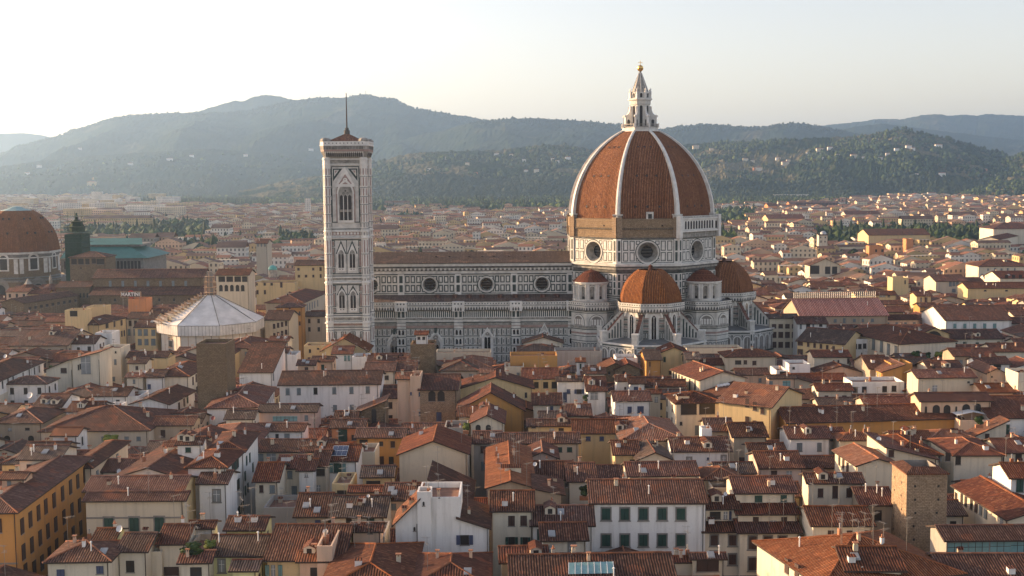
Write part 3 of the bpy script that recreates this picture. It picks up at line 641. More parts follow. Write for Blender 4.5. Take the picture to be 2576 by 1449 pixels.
# ---------------- tribunes (south and east)
def stripes(W, u0, u1, z0, z1, step, m='marble_green', d=0.05, t=0.3):
    z = z0
    while z+t < z1: W.rect(u0, u1, z, z+t, m, d); z += step
def tribune(cx, cy):
    zt_ = onY(1640, 765, 385).z; zlow = onY(1660, 868, 379.0).z; zb2 = onY(1640, 857, 386).z
    mb = MB(); RU = 10.5; o = oct8(cx, cy, RU); sd = 2*RU*math.sin(R(22.5)); mb.prism(o, 0, zt_-0.3, 'marble_white', 'lead_roof')
    for i in range(8):
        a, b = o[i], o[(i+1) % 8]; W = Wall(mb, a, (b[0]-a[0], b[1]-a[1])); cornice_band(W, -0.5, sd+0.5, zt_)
        zq = zt_-3.5
        W.rect(0, sd, zb2, zq, 'marble_grimy', 0.02)
        for k in range(7): W.rect(0.0, sd, zb2+2.9+k*0.85, zb2+3.2+k*0.85, ('marble_green', 'marble_pink')[k % 2], 0.05)
        for k in range(9): W.rect(0.4+k*(sd-0.8)/9+0.12, 0.4+(k+1)*(sd-0.8)/9-0.12, zb2+0.5, zb2+2.6, 'marble_green', 0.05); W.rect(0.4+k*(sd-0.8)/9+0.26, 0.4+(k+1)*(sd-0.8)/9-0.26, zb2+0.75, zb2+2.35, 'marble_white', 0.07)
        W.arch(sd/2, 5.6, zb2+7.4, zb2+7.5, 'marble_white', 0.10); W.archring(sd/2, 4.9, 0.55, zb2+7.5, 'marble_clean', 0.5); W.archring(sd/2, 5.9, 0.22, zb2+7.5, 'marble_green', 0.12)
        W.rect(sd/2-1.7, sd/2+1.7, zb2, zb2+7.4, 'marble_white', 0.14); lancet(W, sd/2, 1.5, zb2+0.4, zb2+7.0, 0.2, 1, 0.45); W.rect(0, sd, zb2+9.9, zb2+10.15, 'marble_green', 0.05)
    tr = mb.build('tribune', cath)
    mb = MB(); RL = 18.6; o = oct8(cx, cy, RL); sl_ = 2*RL*math.sin(R(22.5)); mb.prism(o, 0, zlow-0.05, 'marble_white', cap=False)
    mb.loft(oct8(cx, cy, RL+0.4), zlow-0.15, oct8(cx, cy, RU-0.2), zb2+0.4, 'lead_roof')
    for i in range(8):
        a, b = o[i], o[(i+1) % 8]; W = Wall(mb, a, (b[0]-a[0], b[1]-a[1]))
        W.rect(-0.3, sl_+0.3, zlow-0.5, zlow, 'marble_clean', 0.5); W.rect(0, sl_, zlow-1.1, zlow-0.75, 'marble_green', 0.06)
        for k in range(4):
            u = (k+.5)*sl_/4; W.archring(u, 2.3, 0.45, zlow-3.3, 'marble_clean', 0.25, n=5, legs=3); W.archring(u, 3.25, 0.14, zlow-3.3, 'marble_green', 0.08, n=5)
            W.arch(u, 2.2, zlow-8, zlow-3.3, 'pietra_serena', 0.04); W.rect(u-0.12, u+0.12, zlow-8, zlow-2.4, 'marble_white', 0.07)
            W.shape([(u+1.75, zlow-2.6), (u+2.1, zlow-1.6), (u+1.4, zlow-1.6)], 'marble_green', 0.06)
        W.rect(0, sl_, zlow-7.9, zlow-7.4, 'marble_green', 0.3)
        for k in range(10):
            u = (k+.5)*sl_/10
            for q in (0, 1, 2): panel(W, u-0.6, u+0.6, zlow-12.4-q*5, zlow-8.6-q*5, 0.2)
        for u in (0.45, sl_-0.45):
            W.rect(u-0.45, u+0.45, 0, zlow-0.5, 'marble_clean', 0.28)
            for q in range(5): W.rect(u-0.22, u+0.22, zlow-3.5-q*3.2, zlow-1.3-q*3.2, 'marble_green', 0.31)
    mb.build('chapel_ring', tr)
    mb = MB(); RC = 10.7; top = onY(1640, 676, 396).z; H_ = top-zt_
    for i in range(8):
        acc = 0
        for k in range(12):
            t0, t1 = k/12, (k+1)/12; f = lambda t: math.sqrt(max(0, 1.6*1.6-(1.249*t)**2))-0.6+0.0
            r0, r1 = RC*max(f(t0), 0.001), RC*max(f(t1), 0.001); z0, z1 = zt_-0.2+H_*t0, zt_-0.2+H_*t1; a, b = A8[i], A8[(i+1) % 8]
            w0, w1 = r0*.765, r1*.765; dv = math.hypot(z1-z0, r1-r0)
            mb.poly([(cx+r0*math.cos(a), cy+r0*math.sin(a), z0), (cx+r0*math.cos(b), cy+r0*math.sin(b), z0), (cx+r1*math.cos(b), cy+r1*math.sin(b), z1), (cx+r1*math.cos(a), cy+r1*math.sin(a), z1)], 'tile_dome', [(-w0/2, acc), (w0/2, acc), (w1/2, acc+dv), (-w1/2, acc+dv)]); acc += dv
    mb.lathe(cx, cy, [(0.9, top-0.6), (0.55, top+0.6), (0.8, top+0.9), (0.0, top+1.5)], 8, 'tile_brown')
    mb.build('half_dome', tr)
    for a in A8:
        d = Vector((math.cos(a), math.sin(a), 0)); q = Vector((-d.y, d.x, 0)); c = Vector((cx, cy, 0)); mb = MB()
        r0, r1, za, zb_ = RU-0.3, RL-1.6, zt_-3.4, zb2+1.9
        for s_ in (-0.5, 0.5):
            p = [c+d*r0+q*s_+Vector((0, 0, zb2-1)), c+d*r1+q*s_+Vector((0, 0, zb2-1)), c+d*r1+q*s_+Vector((0, 0, zb_)), c+d*r0+q*s_+Vector((0, 0, za))]
            mb.poly(p if s_ < 0 else p[::-1], 'marble_white')
            for k in range(5):
                f0 = r0+1.0+k*1.05; zz = za+(zb_-za)*(f0+0.6-r0)/(r1-r0)-0.7
                if zz-zb2 > 1: mb.poly([c+d*f0+q*s_*1.05+Vector((0, 0, zb2+0.4)), c+d*(f0+0.5)+q*s_*1.05+Vector((0, 0, zb2+0.4)), c+d*(f0+0.5)+q*s_*1.05+Vector((0, 0, zz)), c+d*f0+q*s_*1.05+Vector((0, 0, zz))], 'marble_green')
        mb.poly([c+d*r0-q*.65+Vector((0, 0, za+.1)), c+d*r1-q*.65+Vector((0, 0, zb_+.1)), c+d*r1+q*.65+Vector((0, 0, zb_+.1)), c+d*r0+q*.65+Vector((0, 0, za+.1))], 'tile_red')
        mb.poly([c+d*r1-q*.5+Vector((0, 0, zb2-1)), c+d*r1+q*.5+Vector((0, 0, zb2-1)), c+d*r1+q*.5+Vector((0, 0, zb_)), c+d*r1-q*.5+Vector((0, 0, zb_))], 'marble_white')
        o_ = c+d*(r1-0.4)-q*0.95; mb.obox((o_.x, o_.y, zlow-0.2), tuple(d), tuple(q), 1.9, 1.9, 3.4, 'marble_white'); mb.obox((o_.x-d.x*.15-q.x*.15, o_.y-d.y*.15-q.y*.15, zlow+3.2), tuple(d), tuple(q), 2.2, 2.2, 0.35, 'marble_clean')
        mb.build('flying_buttress', tr)
tribune(DX, DY-34); tribune(DX+30.5, DY)
# ---------------- exedras and the blocks under them
for sx in (-1, 1):
    q = onY(1487 if sx < 0 else 1768.5, 700, 409.5); ex, ey = q.x, 409.5
    bx = ex+(1.4 if sx < 0 else 0.2); zt_ = onY(1487, 760.5, 402).z
    mb = MB(); o = oct8(bx, ey+1.5, 9.0); sd = 2*9.0*math.sin(R(22.5)); mb.prism(o, 0, zt_-0.4, 'marble_white', 'lead_roof')
    for i in range(3, 8):
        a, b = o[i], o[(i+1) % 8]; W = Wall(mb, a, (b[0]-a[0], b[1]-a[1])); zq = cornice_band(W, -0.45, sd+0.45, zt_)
        W.rect(0, sd, zq-0.6, zq-0.35, 'marble_green', 0.05); u = sd/2; zs = zq-3.6
        W.archring(u, 4.0, 0.45, zs, 'marble_clean', 0.3, legs=1.2); W.archring(u, 4.95, 0.16, zs, 'marble_green', 0.08, legs=1.2); W.arch(u, 4.0, zs-1.2, zs, 'pietra_serena', 0.04)
        for k in range(4): W.rect(u-1.8+k*0.95, u-1.15+k*0.95, zs-1.0, zs+0.9, 'marble_clean', 0.07)
        W.rect(0, sd, zs-2.1, zs-1.3, 'marble_grimy', 0.35)
        for k, (mm, hh) in enumerate((('marble_green', .3), ('marble_white', .6), ('marble_pink', .8), ('marble_green', .25), ('marble_white', .7), ('marble_green', .25))):
            W.rect(0, sd, zs-2.6-k*0.8, zs-2.6-k*0.8+hh*0.8, mm, 0.05)
        z1 = zs-7.2
        for k in range(5): uu = (k+.5)*sd/5; panel(W, uu-0.58, uu+0.58, z1-2.6, z1, 0.2)
        W.rect(0, sd, z1-3.5, z1-2.9, 'marble_clean', 0.3); W.rect(0, sd, z1-3.9, z1-3.6, 'marble_green', 0.07)
        for uu in (sd*0.28, sd*0.72): W.archring(uu, 2.0, 0.35, z1-6.2, 'marble_clean', 0.25, legs=2.5); W.archring(uu, 2.75, 0.14, z1-6.2, 'marble_green', 0.08, legs=2.5); W.arch(uu, 1.9, z1-8.8, z1-6.2, 'pietra_serena', 0.04)
        W.rect(0, sd, z1-9.6, z1-9.1, 'marble_green', 0.1)
    blk = mb.build('sacristy_block', cath)
    zn0 = onY(1487, 757, 404).z; zn1 = onY(1487, 717, 404).z; rr = 5.9; mb = MB(); nn = 20
    mb.prism(ngon(ex, ey, rr-0.9, nn), zt_-0.5, zn1, 'marble_grimy'); mb.prism(ngon(ex, ey, rr+0.5, nn), zt_-0.5, zn0+0.5, 'marble_white')
    for k in range(11):      # piers between shell niches on the outer half
        a = R(-90+(k-5)*36 if k < 11 else 0); 
        if abs(k-5) > 3: continue
        a = R(-90+(-28 if sx < 0 else 28)*0+(k-5)*34+17)
        d = Vector((math.cos(a), math.sin(a), 0)); qv = Vector((-d.y, d.x, 0)); c = Vector((ex, ey, 0))+d*(rr-1.1)-qv*0.75
        mb.obox((c.x, c.y, zn0), tuple(qv), tuple(d), 1.5, 1.1, zn1-zn0, 'marble_clean')
        for s_ in (0.05, 1.0): mb.lathe(c.x+qv.x*(s_+.22)+d.x*1.25, c.y+qv.y*(s_+.22)+d.y*1.25, [(0.22, zn0), (0.22, zn1-0.5), (0.32, zn1)], 6, 'marble_clean')
        a2 = a-R(17); d2 = Vector((math.cos(a2), math.sin(a2), 0)); q2 = Vector((-d2.y, d2.x, 0)); W = Wall(mb, (ex+d2.x*(rr-0.55)-q2.x*1.2, ey+d2.y*(rr-0.55)-q2.y*1.2), (q2.x, q2.y))
        W.archring(1.2, 1.7, 0.3, zn1-1.35, 'marble_clean', 0.2, n=5, legs=3.6); W.arch(1.2, 0.8, zn0+.3, zn0+1.1, 'window_dark', 0.0, n=3)
    mb.prism(ngon(ex, ey, rr+0.25, nn), zn1, zn1+0.9, 'marble_white', bot=True); mb.prism(ngon(ex, ey, rr+0.6, nn), zn1+0.5, zn1+0.9, 'marble_clean', bot=True)
    e_ = mb.build('exedra', blk)
    zc1_ = onY(1487, 679, 409).z
    mb = MB(); prof = [(rr+0.55, zn1+0.92), (rr*0.72, zn1+0.92+(zc1_-zn1)*0.36), (rr*0.40, zn1+0.92+(zc1_-zn1)*0.68), (0.55, zc1_), (0.0, zc1_+0.3)]
    mb.lathe(ex, ey, prof, 24, 'tile_red'); mb.build('cone_roof', e_)
# ================================================================== the bell tower
YB = 391.0
bt = thing('bell_tower', 'tall square marble bell tower with green and pink inlay beside the nave', 'bell tower', (-54, YB+7.2, 0))
zB = lambda y: onY(872, y, YB).z
X0, X1 = onY(818, 700, YB).x+1.25, onY(930, 700, YB).x-1.35
BW = X1-X0; sides = [((X0, YB), (1, 0)), ((X1, YB), (0, 1)), ((X1, YB+BW), (-1, 0)), ((X0, YB+BW), (0, -1))]
mb = MB(); mb.prism([(X0, YB), (X1, YB), (X1, YB+BW), (X0, YB+BW)], 0, zB(396), 'marble_white')
def bell_side(W, u0off=0):
    w = BW; c = w/2
    for y in (575, 596, 693, 711, 793, 809, 822): W.rect(0, w, zB(y+2.2), zB(y), 'marble_green', 0.04)
    for y0, y1, m in ((592, 582, 'marble_pink'), (704, 698, 'marble_grimy'), (806, 797, 'marble_grimy'), (819, 812, 'marble_pink'), (411, 402, 'marble_grimy')): W.rect(0, w, zB(y0), zB(y1), m, 0.05)
    for y, t, dd in ((580, 3, 0.5), (597, 2.5, 0.7), (696, 3, 0.5), (709, 3, 0.7), (795, 3, 0.5), (810, 3, 0.7), (399, 3, 0.4), (413, 2, 0.3)): W.rect(-0.1, w+0.1, zB(y+t), zB(y), 'marble_clean', dd)
    # belfry stage
    zb_, zs_ = zB(554), zB(488)
    W.rect(c-4.6, c+4.6, zB(560), zB(418), 'marble_white', 0.08); W.frame(c-4.6, c+4.6, zB(560), zB(418), 0.3, 'marble_green', 0.10)
    W.arch(c, 5.4, zB(560), zs_, 'marble_clean', 0.35, True); W.arch(c, 4.5, zb_, zs_, 'marble_grimy', 0.38, True); W.archring(c, 5.5, 0.35, zs_, 'marble_pink', 0.42, True, legs=9)
    for k in (-1, 0, 1): W.arch(c+k*1.35, 1.05, zb_, zB(497), 'window_dark', 0.42, True, 4); W.rect(c+k*1.35-.5, c+k*1.35+.5, zB(533), zB(527), 'metal_pole', 0.45)
    for k in (-0.68, 0.68): W.ring(c+k, zB(486), 0.22, 0.36, 'marble_stain', 0.44, n=8); W.rect(c+k-0.11, c+k+0.11, zb_, zB(495), 'marble_clean', 0.55)
    W.disk(c, zB(480), 0.3, 'marble_stain', 0.44, 8)
    zg0, zg1 = zB(470), zB(420)
    W.shape([(c-3.5, zg0), (c+3.5, zg0), (c, zg1)], 'marble_clean', 0.45); W.shape([(c-2.2, zg0+0.9), (c+2.2, zg0+0.9), (c, zg1-2.3)], 'marble_pink', 0.48); W.ring(c, zg0+2.2, 0.35, 0.75, 'marble_clean', 0.50, n=12)
    W.arch(c, 4.6, zB(500), zs_, 'marble_grimy', 0.37, True)
    W.archring(c, 4.7, 0.5, zs_, 'marble_clean', 0.52, True)
    for s_ in (-1, 1):
        W.shape([(c+s_*4.0, zB(424)), (c+s_*0.9, zB(424)), (c+s_*4.0, zB(456))][::s_], 'marble_green', 0.12); W.shape([(c+s_*3.6, zB(427)), (c+s_*1.9, zB(427)), (c+s_*3.6, zB(444))][::s_], 'marble_white', 0.14); W.shape([(c+s_*3.3, zB(429)), (c+s_*2.6, zB(429)), (c+s_*3.3, zB(437))][::s_], 'marble_pink', 0.16)
        W.bar_ = None
        for y0, y1 in ((439, 424), (467, 446), (492, 474), (546, 503), (571, 562)):
            W.frame(c+s_*5.15-0.55, c+s_*5.15+0.55, zB(y0), zB(y1), 0.26, 'marble_green', 0.12); W.rect(c+s_*5.15-0.2, c+s_*5.15+0.2, zB(y0)+0.5, zB(y1)-0.5, 'marble_pink', 0.12)
    # two storeys of paired windows
    for (ya, yb_, yt, ybot) in ((673.5, 636, 602, 690), (775, 740, 715, 790)):
        W.rect(c-5.3, c+5.3, zB(ybot), zB(yt), 'marble_white', 0.08); W.frame(c-5.3, c+5.3, zB(ybot), zB(yt), 0.34, 'marble_green', 0.11); W.rect(c-0.12, c+0.12, zB(ybot), zB(yt), 'marble_green', 0.11)
        hgt = zB(yb_)-zB(ya)
        for s_ in (-1, 1):
            u = c+s_*1.85
            W.shape([(u-1.75, zB(yb_)-0.3), (u+1.75, zB(yb_)-0.3), (u, zB(yt)-0.3)], 'marble_green', 0.15); W.shape([(u-1.25, zB(yb_)), (u+1.25, zB(yb_)), (u, zB(yt)-1.3)], 'marble_clean', 0.2)
            W.arch(u, 2.5, zB(ya+9), zB(yb_+3), 'marble_clean', 0.3, True); W.arch(u, 1.9, zB(ya), zB(yb_+4), 'marble_grimy', 0.33, True)
            for k in (-0.47, 0.47): W.arch(u+k, 0.72, zB(ya), zB(yb_+7), 'window_dark', 0.36, True, 4)
            W.rect(u-0.08, u+0.08, zB(ya), zB(yb_+6), 'marble_clean', 0.45)
            for k in (-0.45, 0.45): W.rect(u+k-0.22, u+k+0.22, zB(ya+5), zB(ya+2), 'pietra_serena', 0.32)
            for k in range(5): W.rect(u+s_*0-1.2+k*0.5, u-1.0+k*0.5, zB(yt+8), zB(yt+8)+0.01, 'marble_green', 0.2)
            uc = c+s_*4.4; 
            for y0, y1 in ((yt+18, yt+3), (ybot-18, yt+21), (ybot-3, ybot-15)):
                W.frame(uc-0.6, uc+0.6, zB(y0), zB(y1), 0.22, 'marble_green', 0.13); W.rect(uc-0.28, uc+0.28, zB(y0)+0.35, zB(y1)-0.35, 'marble_pink', 0.13)
    # lower storeys with niches
    W.rect(0, w, zB(831), zB(829), 'marble_green', 0.04)
    for k in range(4):
        u = c-4.7+k*3.13; W.frame(u-0.85, u+0.85, zB(868), zB(834), 0.26, 'marble_green', 0.06); W.arch(u, 1.0, zB(866), zB(842), 'pietra_serena', 0.08, True, 4)
    for y in (872, 890, 910, 930, 960, 980): W.rect(0, w, zB(y+1.5), zB(y), 'marble_green', 0.04)
    for k in range(10): W.rect(0.5+k*(w-1)/10+0.2, 0.5+(k+1)*(w-1)/10-0.2, zB(590), zB(584), 'marble_clean', 0.08)
for O, U in sides: bell_side(Wall(mb, O, U))
mb.build('shaft', bt)
# octagonal corner buttresses
for cx, cy_ in ((X0, YB), (X1, YB), (X1, YB+BW), (X0, YB+BW)):
    mb = MB(); rr = 1.30; o = oct8(cx, cy_, rr); mb.prism(o, 0, zB(396), 'marble_clean'); sd = 2*rr*math.sin(R(22.5))
    for y, t, r2 in ((580, 3, 1.55), (597, 2.5, 1.65), (696, 3, 1.55), (709, 3, 1.65), (795, 3, 1.55), (810, 3, 1.7), (413, 2, 1.45), (399, 3, 1.5)):
        mb.prism(oct8(cx, cy_, r2), zB(y+t), zB(y), 'marble_clean', bot=True)
    for i in range(8):
        a, b = o[i], o[(i+1) % 8]; W = Wall(mb, a, (b[0]-a[0], b[1]-a[1]))
        for y0, y1, m in ((572, 562, 'g'), (558, 540, 'p'), (536, 516, 'p'), (512, 496, 'p'), (492, 474, 'p'), (468, 446, 'p'), (440, 424, 'p'), (690, 675, 'g'), (670, 640, 'p'), (635, 604, 'p'), (788, 772, 'g'), (768, 742, 'p'), (738, 716, 'p'), (866, 834, 'p'), (592, 584, 'g'), (706, 700, 'g'), (806, 799, 'g')):
            W.rect(sd*0.30, sd*0.70, zB(y0), zB(y1), 'marble_pink' if m == 'p' else 'marble_grimy', 0.03)
        for y in (443, 471, 494, 514, 538, 560, 575, 638, 673, 693, 740, 770, 793, 822, 830, 870): W.rect(0, sd, zB(y+1.4), zB(y), 'marble_green', 0.035)
    mb.build('corner_buttress', bt)
# flaring corbel gallery and parapet
def sq(o, ch):     # chamfered square grown by o
    o *= .68; ch *= .9
    a, b, c_, d_ = X0-o, X1+o, YB-o, YB+BW+o; return [(a+ch, c_), (b-ch, c_), (b, c_+ch), (b, d_-ch), (b-ch, d_), (a+ch, d_), (a, d_-ch), (a, c_+ch)]
mb = MB(); mb.loft(sq(1.3, 1.2), zB(396), sq(2.55, 1.4), zB(381), 'marble_grimy')
mb.prism(sq(2.6, 1.4), zB(381), zB(376), 'marble_pink', bot=True); mb.prism(sq(2.75, 1.4), zB(376), zB(367), 'marble_grimy'); mb.prism(sq(3.0, 1.5), zB(367), zB(365), 'marble_clean', bot=True)
mb.prism(sq(2.8, 1.4), zB(365), zB(355.5), 'marble_clean', cap=False); mb.loft(sq(2.8, 1.4), zB(355.5), sq(2.3, 1.2), zB(355.5)+0.01, 'marble_clean'); mb.prism(sq(2.3, 1.2), zB(366), zB(355.5), 'marble_white', 'lead_roof', cap=False)
mb.poly([(x, y, zB(364)) for x, y in sq(2.3, 1.2)], 'lead_roof')
for O, U in (((X0-1.904, YB-1.904), (1, 0)), ((X1+1.904, YB-1.904), (0, 1))):
    W = Wall(mb, O, U); w = BW+3.808
    for k in range(11): W.mb.poly([W.P(1.9+k*(w-3.8)/10+0.2*math.cos(a), zB(360.5)+0.2*math.sin(a), 0.02) for a in [i2*math.pi/3 for i2 in range(6)]], 'marble_stain')
    for k in range(26): W.rect(1.6+k*(w-3.2)/26, 1.6+(k+.5)*(w-3.2)/26, zB(375), zB(368), 'marble_stain', -0.02)
for O, U in (((X0-.884, YB-.884), (1, 0)), ((X1+.884, YB-.884), (0, 1))):
    W = Wall(mb, O, U); w = BW+1.768
    for k in range(19):
        u = 0.9+k*(w-1.8)/18
        W.mb.poly([W.P(u-.22, zB(396)+.1, 0.05), W.P(u+.22, zB(396)+.1, 0.05), W.P(u+.22, zB(381.5), 0.86), W.P(u-.22, zB(381.5), 0.86)], 'marble_clean')
        if k < 18: u += (w-1.8)/36; W.mb.poly([W.P(u-.3, zB(394.5), 0.2), W.P(u+.3, zB(394.5), 0.2), W.P(u+.3, zB(386), 0.6), W.P(u, zB(383), .8), W.P(u-.3, zB(386), 0.6)], 'marble_stain')
mb.build('gallery', bt)
for cx, cy_ in ((X0, YB), (X1, YB), (X1, YB+BW), (X0, YB+BW)):
    mb = MB(); ox = -0.9 if cx == X0 else 0.9; oy = -0.9 if cy_ == YB else 0.9
    mb.lathe(cx+ox*0.25, cy_+oy*0.25, [(1.75, zB(356)), (1.8, zB(352.5)), (1.5, zB(349)), (0.9, zB(346.8)), (0.0, zB(346))], 8, 'marble_grimy', R(22.5)); mb.build('corner_turret', bt)
mb = MB(); cxm, cym = (X0+X1)/2, YB+BW/2; e = BW/2-0.1
mb.loft([(cxm-e, cym-e), (cxm+e, cym-e), (cxm+e, cym+e), (cxm-e, cym+e)], zB(356), [(cxm-.7, cym-.7), (cxm+.7, cym-.7), (cxm+.7, cym+.7), (cxm-.7, cym+.7)], onY(870, 337, cym).z, 'tile_brown')
mb.build('roof', bt)
mb = MB(); zt0 = onY(870, 337, cym).z; mb.prism(ngon(cxm, cym, 0.95, 8), zt0-.5, zt0+1.2, 'marble_stain'); mb.prism(ngon(cxm, cym, 0.6, 8), zt0+1.2, zt0+2.0, 'marble_stain')
mb.bar((cxm, cym, zt0+1.8), (cxm, cym, onY(868, 234, cym).z), 0.24, 'dark_iron', 6, 0.12); mb.build('flagpole', bt)
# ================================================================== ground, hills, air
mb = MB(); mb.poly([(-9500, -400, 0), (9500, -400, 0), (9500, 15500, 0), (-9500, 15500, 0)], 'street_stone')
g = mb.build('ground'); kind(g, 'structure')
def interp(pts, x):
    if x <= pts[0][0]: return pts[0][1]
    for (x0, y0), (x1, y1) in zip(pts, pts[1:]):
        if x <= x1:
            t = (x-x0)/(x1-x0); t = t*t*(3-2*t)*0.5+t*0.5; return y0+(y1-y0)*t
    return pts[-1][1]
from mathutils import noise as mn
HILLS = {}
def hill(name, pts, dist, foot, m, nx=260, ny=40, amp=30, tree=4.0, x0=-260, x1=2836, pw=1.15, seed=0):
    """terrain whose crest follows the given skyline, at its own distance, falling to the plain in front and behind"""
    mb = MB(); V = []; back = [1.12, 1.35]
    for j in range(ny+1+len(back)):
        for i in range(nx+1):
            px = x0+(x1-x0)*i/nx; yy = interp(pts, px); top = onY(px, yy, dist)
            t = j/ny if j <= ny else back[j-ny-1]
            if j <= ny:
                Y = foot+(dist-foot)*t; X = top.x*Y/dist
                ht = top.z*(t**pw)
                e = math.sin(math.pi*min(1, t))**0.6 if t < 1 else 0.0
                s = 1/ (dist*0.10)
                r = mn.fractal(Vector((X*s+seed, Y*s, seed)), 1.0, 2.1, 5)
                rid = 1-abs(mn.noise(Vector((X*s*1.3+9+seed, Y*s*0.35, 3.0))))*2
                z = ht+e*(r*amp*1.3+(rid-0.4)*amp*1.5)*(top.z/250 if top.z < 250 else 1)
                z = max(z, -0.5) if t > 0 else -2.0
                z += (mn.noise(Vector((X*0.05, Y*0.05, 7+seed))))*tree*min(1, t*6) + (mn.noise(Vector((i*1.7, j*1.3, seed))))*tree
            else:
                Y = dist*t; X = top.x*t; z = top.z*(1-(t-1)/0.35*1.05)-3
            V.append((X, Y, z))
    mb.v = V; w_ = nx+1
    for j in range(ny+len(back)):
        for i in range(nx):
            a = j*w_+i; mb.f.append((a, a+1, a+1+w_, a+w_)); mb.m.append(mb.mi(m)); mb.uv.extend([(0, 0)]*4)
    o = mb.build(name, smooth=False); kind(o, 'structure'); HILLS[name] = (V, w_, ny, nx, x0, x1)
    return o
hill('hills_far_ridge', [(-300, 345), (0, 336), (60, 335), (100, 339), (135, 347), (300, 380), (2836, 400)], 11500, 10200, 'hill_far', 120, 8, 10, 2, x1=420)
hill('hills_mountain_back', [(-300, 420), (300, 330), (470, 284), (500, 280), (530, 270), (575, 258), (590, 253), (610, 255), (640, 243), (668, 238.5), (700, 242), (740, 252), (800, 275), (900, 310), (1100, 340)], 9600, 8700, 'hill_far', 200, 12, 20, 4, x0=200, x1=1000, seed=2)
hill('hills_mountain', [(-300, 440), (0, 388), (60, 366), (130, 347), (200, 322), (300, 296), (345, 289), (380, 287), (440, 284), (500, 285), (560, 284), (620, 278), (680, 265), (736, 253), (770, 249), (810, 245), (870, 246), (890, 240), (910, 238), (932, 239), (960, 246), (990, 247), (1010, 259), (1040, 273), (1100, 281), (1160, 291), (1240, 304), (1320, 330), (1500, 380), (2836, 440)], 8400, 5600, 'hill_far', 320, 50, 55, 6, x1=1900, seed=4)
hill('hills_middle_ridge', [(800, 420), (1100, 330), (1200, 306), (1240, 303), (1290, 298), (1340, 297), (1390, 300), (1440, 303), (1480, 305), (1540, 312), (1600, 318), (1665, 325), (1690, 322), (1720, 317), (1765, 313), (1800, 315), (1850, 317), (1900, 321), (1932, 320), (1965, 312), (2002, 309.6), (2030, 312), (2057, 316), (2107, 326), (2180, 340), (2300, 370), (2836, 420)], 7000, 5200, 'hill_far', 260, 36, 40, 5, x0=800, x1=2500, seed=6)
hill('hills_far_right', [(1900, 330), (2057, 317), (2122, 310), (2165, 306), (2207, 299), (2267, 300), (2300, 294), (2322, 289), (2357, 287), (2389, 291), (2427, 288.6), (2457, 291), (2482, 287), (2576, 291), (2836, 300)], 10200, 7600, 'hill_far', 160, 30, 40, 5, x0=1900, seed=8)
hill('hills_right_spur', [(1950, 360), (2107, 328), (2160, 317), (2222, 311), (2290, 320), (2400, 333), (2500, 345), (2576, 352), (2836, 380)], 8200, 6200, 'hill_far', 120, 20, 35, 4, x0=1950, seed=9)
hill('hills_left_foothill', [(-300, 440), (0, 418), (120, 403), (250, 390), (400, 381), (520, 374), (640, 382), (760, 396), (850, 410), (1000, 440), (2836, 470)], 6400, 4900, 'hill_far', 220, 34, 30, 5, x1=1100, seed=11)
hill('hills_near_middle', [(600, 480), (760, 448), (860, 432), (925, 415), (960, 404), (1014, 389), (1060, 384), (1106, 382), (1170, 379), (1244, 378), (1310, 370), (1370, 364), (1408, 364), (1450, 368), (1478, 377), (1560, 385), (1640, 378), (1700, 370), (1728, 362), (1800, 358), (1932, 356), (2100, 370), (2836, 440)], 4600, 3500, 'hill_near', 360, 50, 26, 7, x0=600, x1=2500, seed=13)
hill('hills_near_right', [(1640, 420), (1800, 372), (1932, 357), (1982, 351), (2057, 346), (2150, 344), (2182, 339), (2220, 333), (2252, 326), (2290, 326), (2307, 333), (2357, 343), (2422, 361), (2482, 377), (2550, 395), (2640, 420), (2836, 440)], 4300, 3200, 'hill_near', 320, 50, 26, 7, x0=1640, seed=15)
hill('hills_right_edge', [(2380, 470), (2460, 430), (2520, 402), (2576, 386), (2700, 360), (2836, 350)], 3900, 3000, 'hill_near', 100, 30, 14, 6, x0=2380, seed=17)
# the evening air: one even volume
mb = MB(); mb.box(-9800, 9800, -500, 15900, -4, 780, 'street_stone'); mb.mats = []; mb.m = [0]*len(mb.f)
hz = bpy.data.materials.new('evening_haze'); hz.use_nodes = True; n_ = hz.node_tree; n_.nodes.remove(n_.nodes['Principled BSDF'])
pv = n_.nodes.new('ShaderNodeVolumePrincipled'); pv.inputs['Color'].default_value = (0.47, 0.70, 1.0, 1); pv.inputs['Density'].default_value = 7.2e-5
pv.inputs['Anisotropy'].default_value = 0.6
n_.links.new(pv.outputs[0], [q for q in n_.nodes if q.type == 'OUTPUT_MATERIAL'][0].inputs['Volume'])
MT['haze'] = hz; mb.mats = ['haze']
haze = mb.build('haze'); kind(haze, 'stuff', 'thin pale evening haze over the valley and the hills', 'haze')
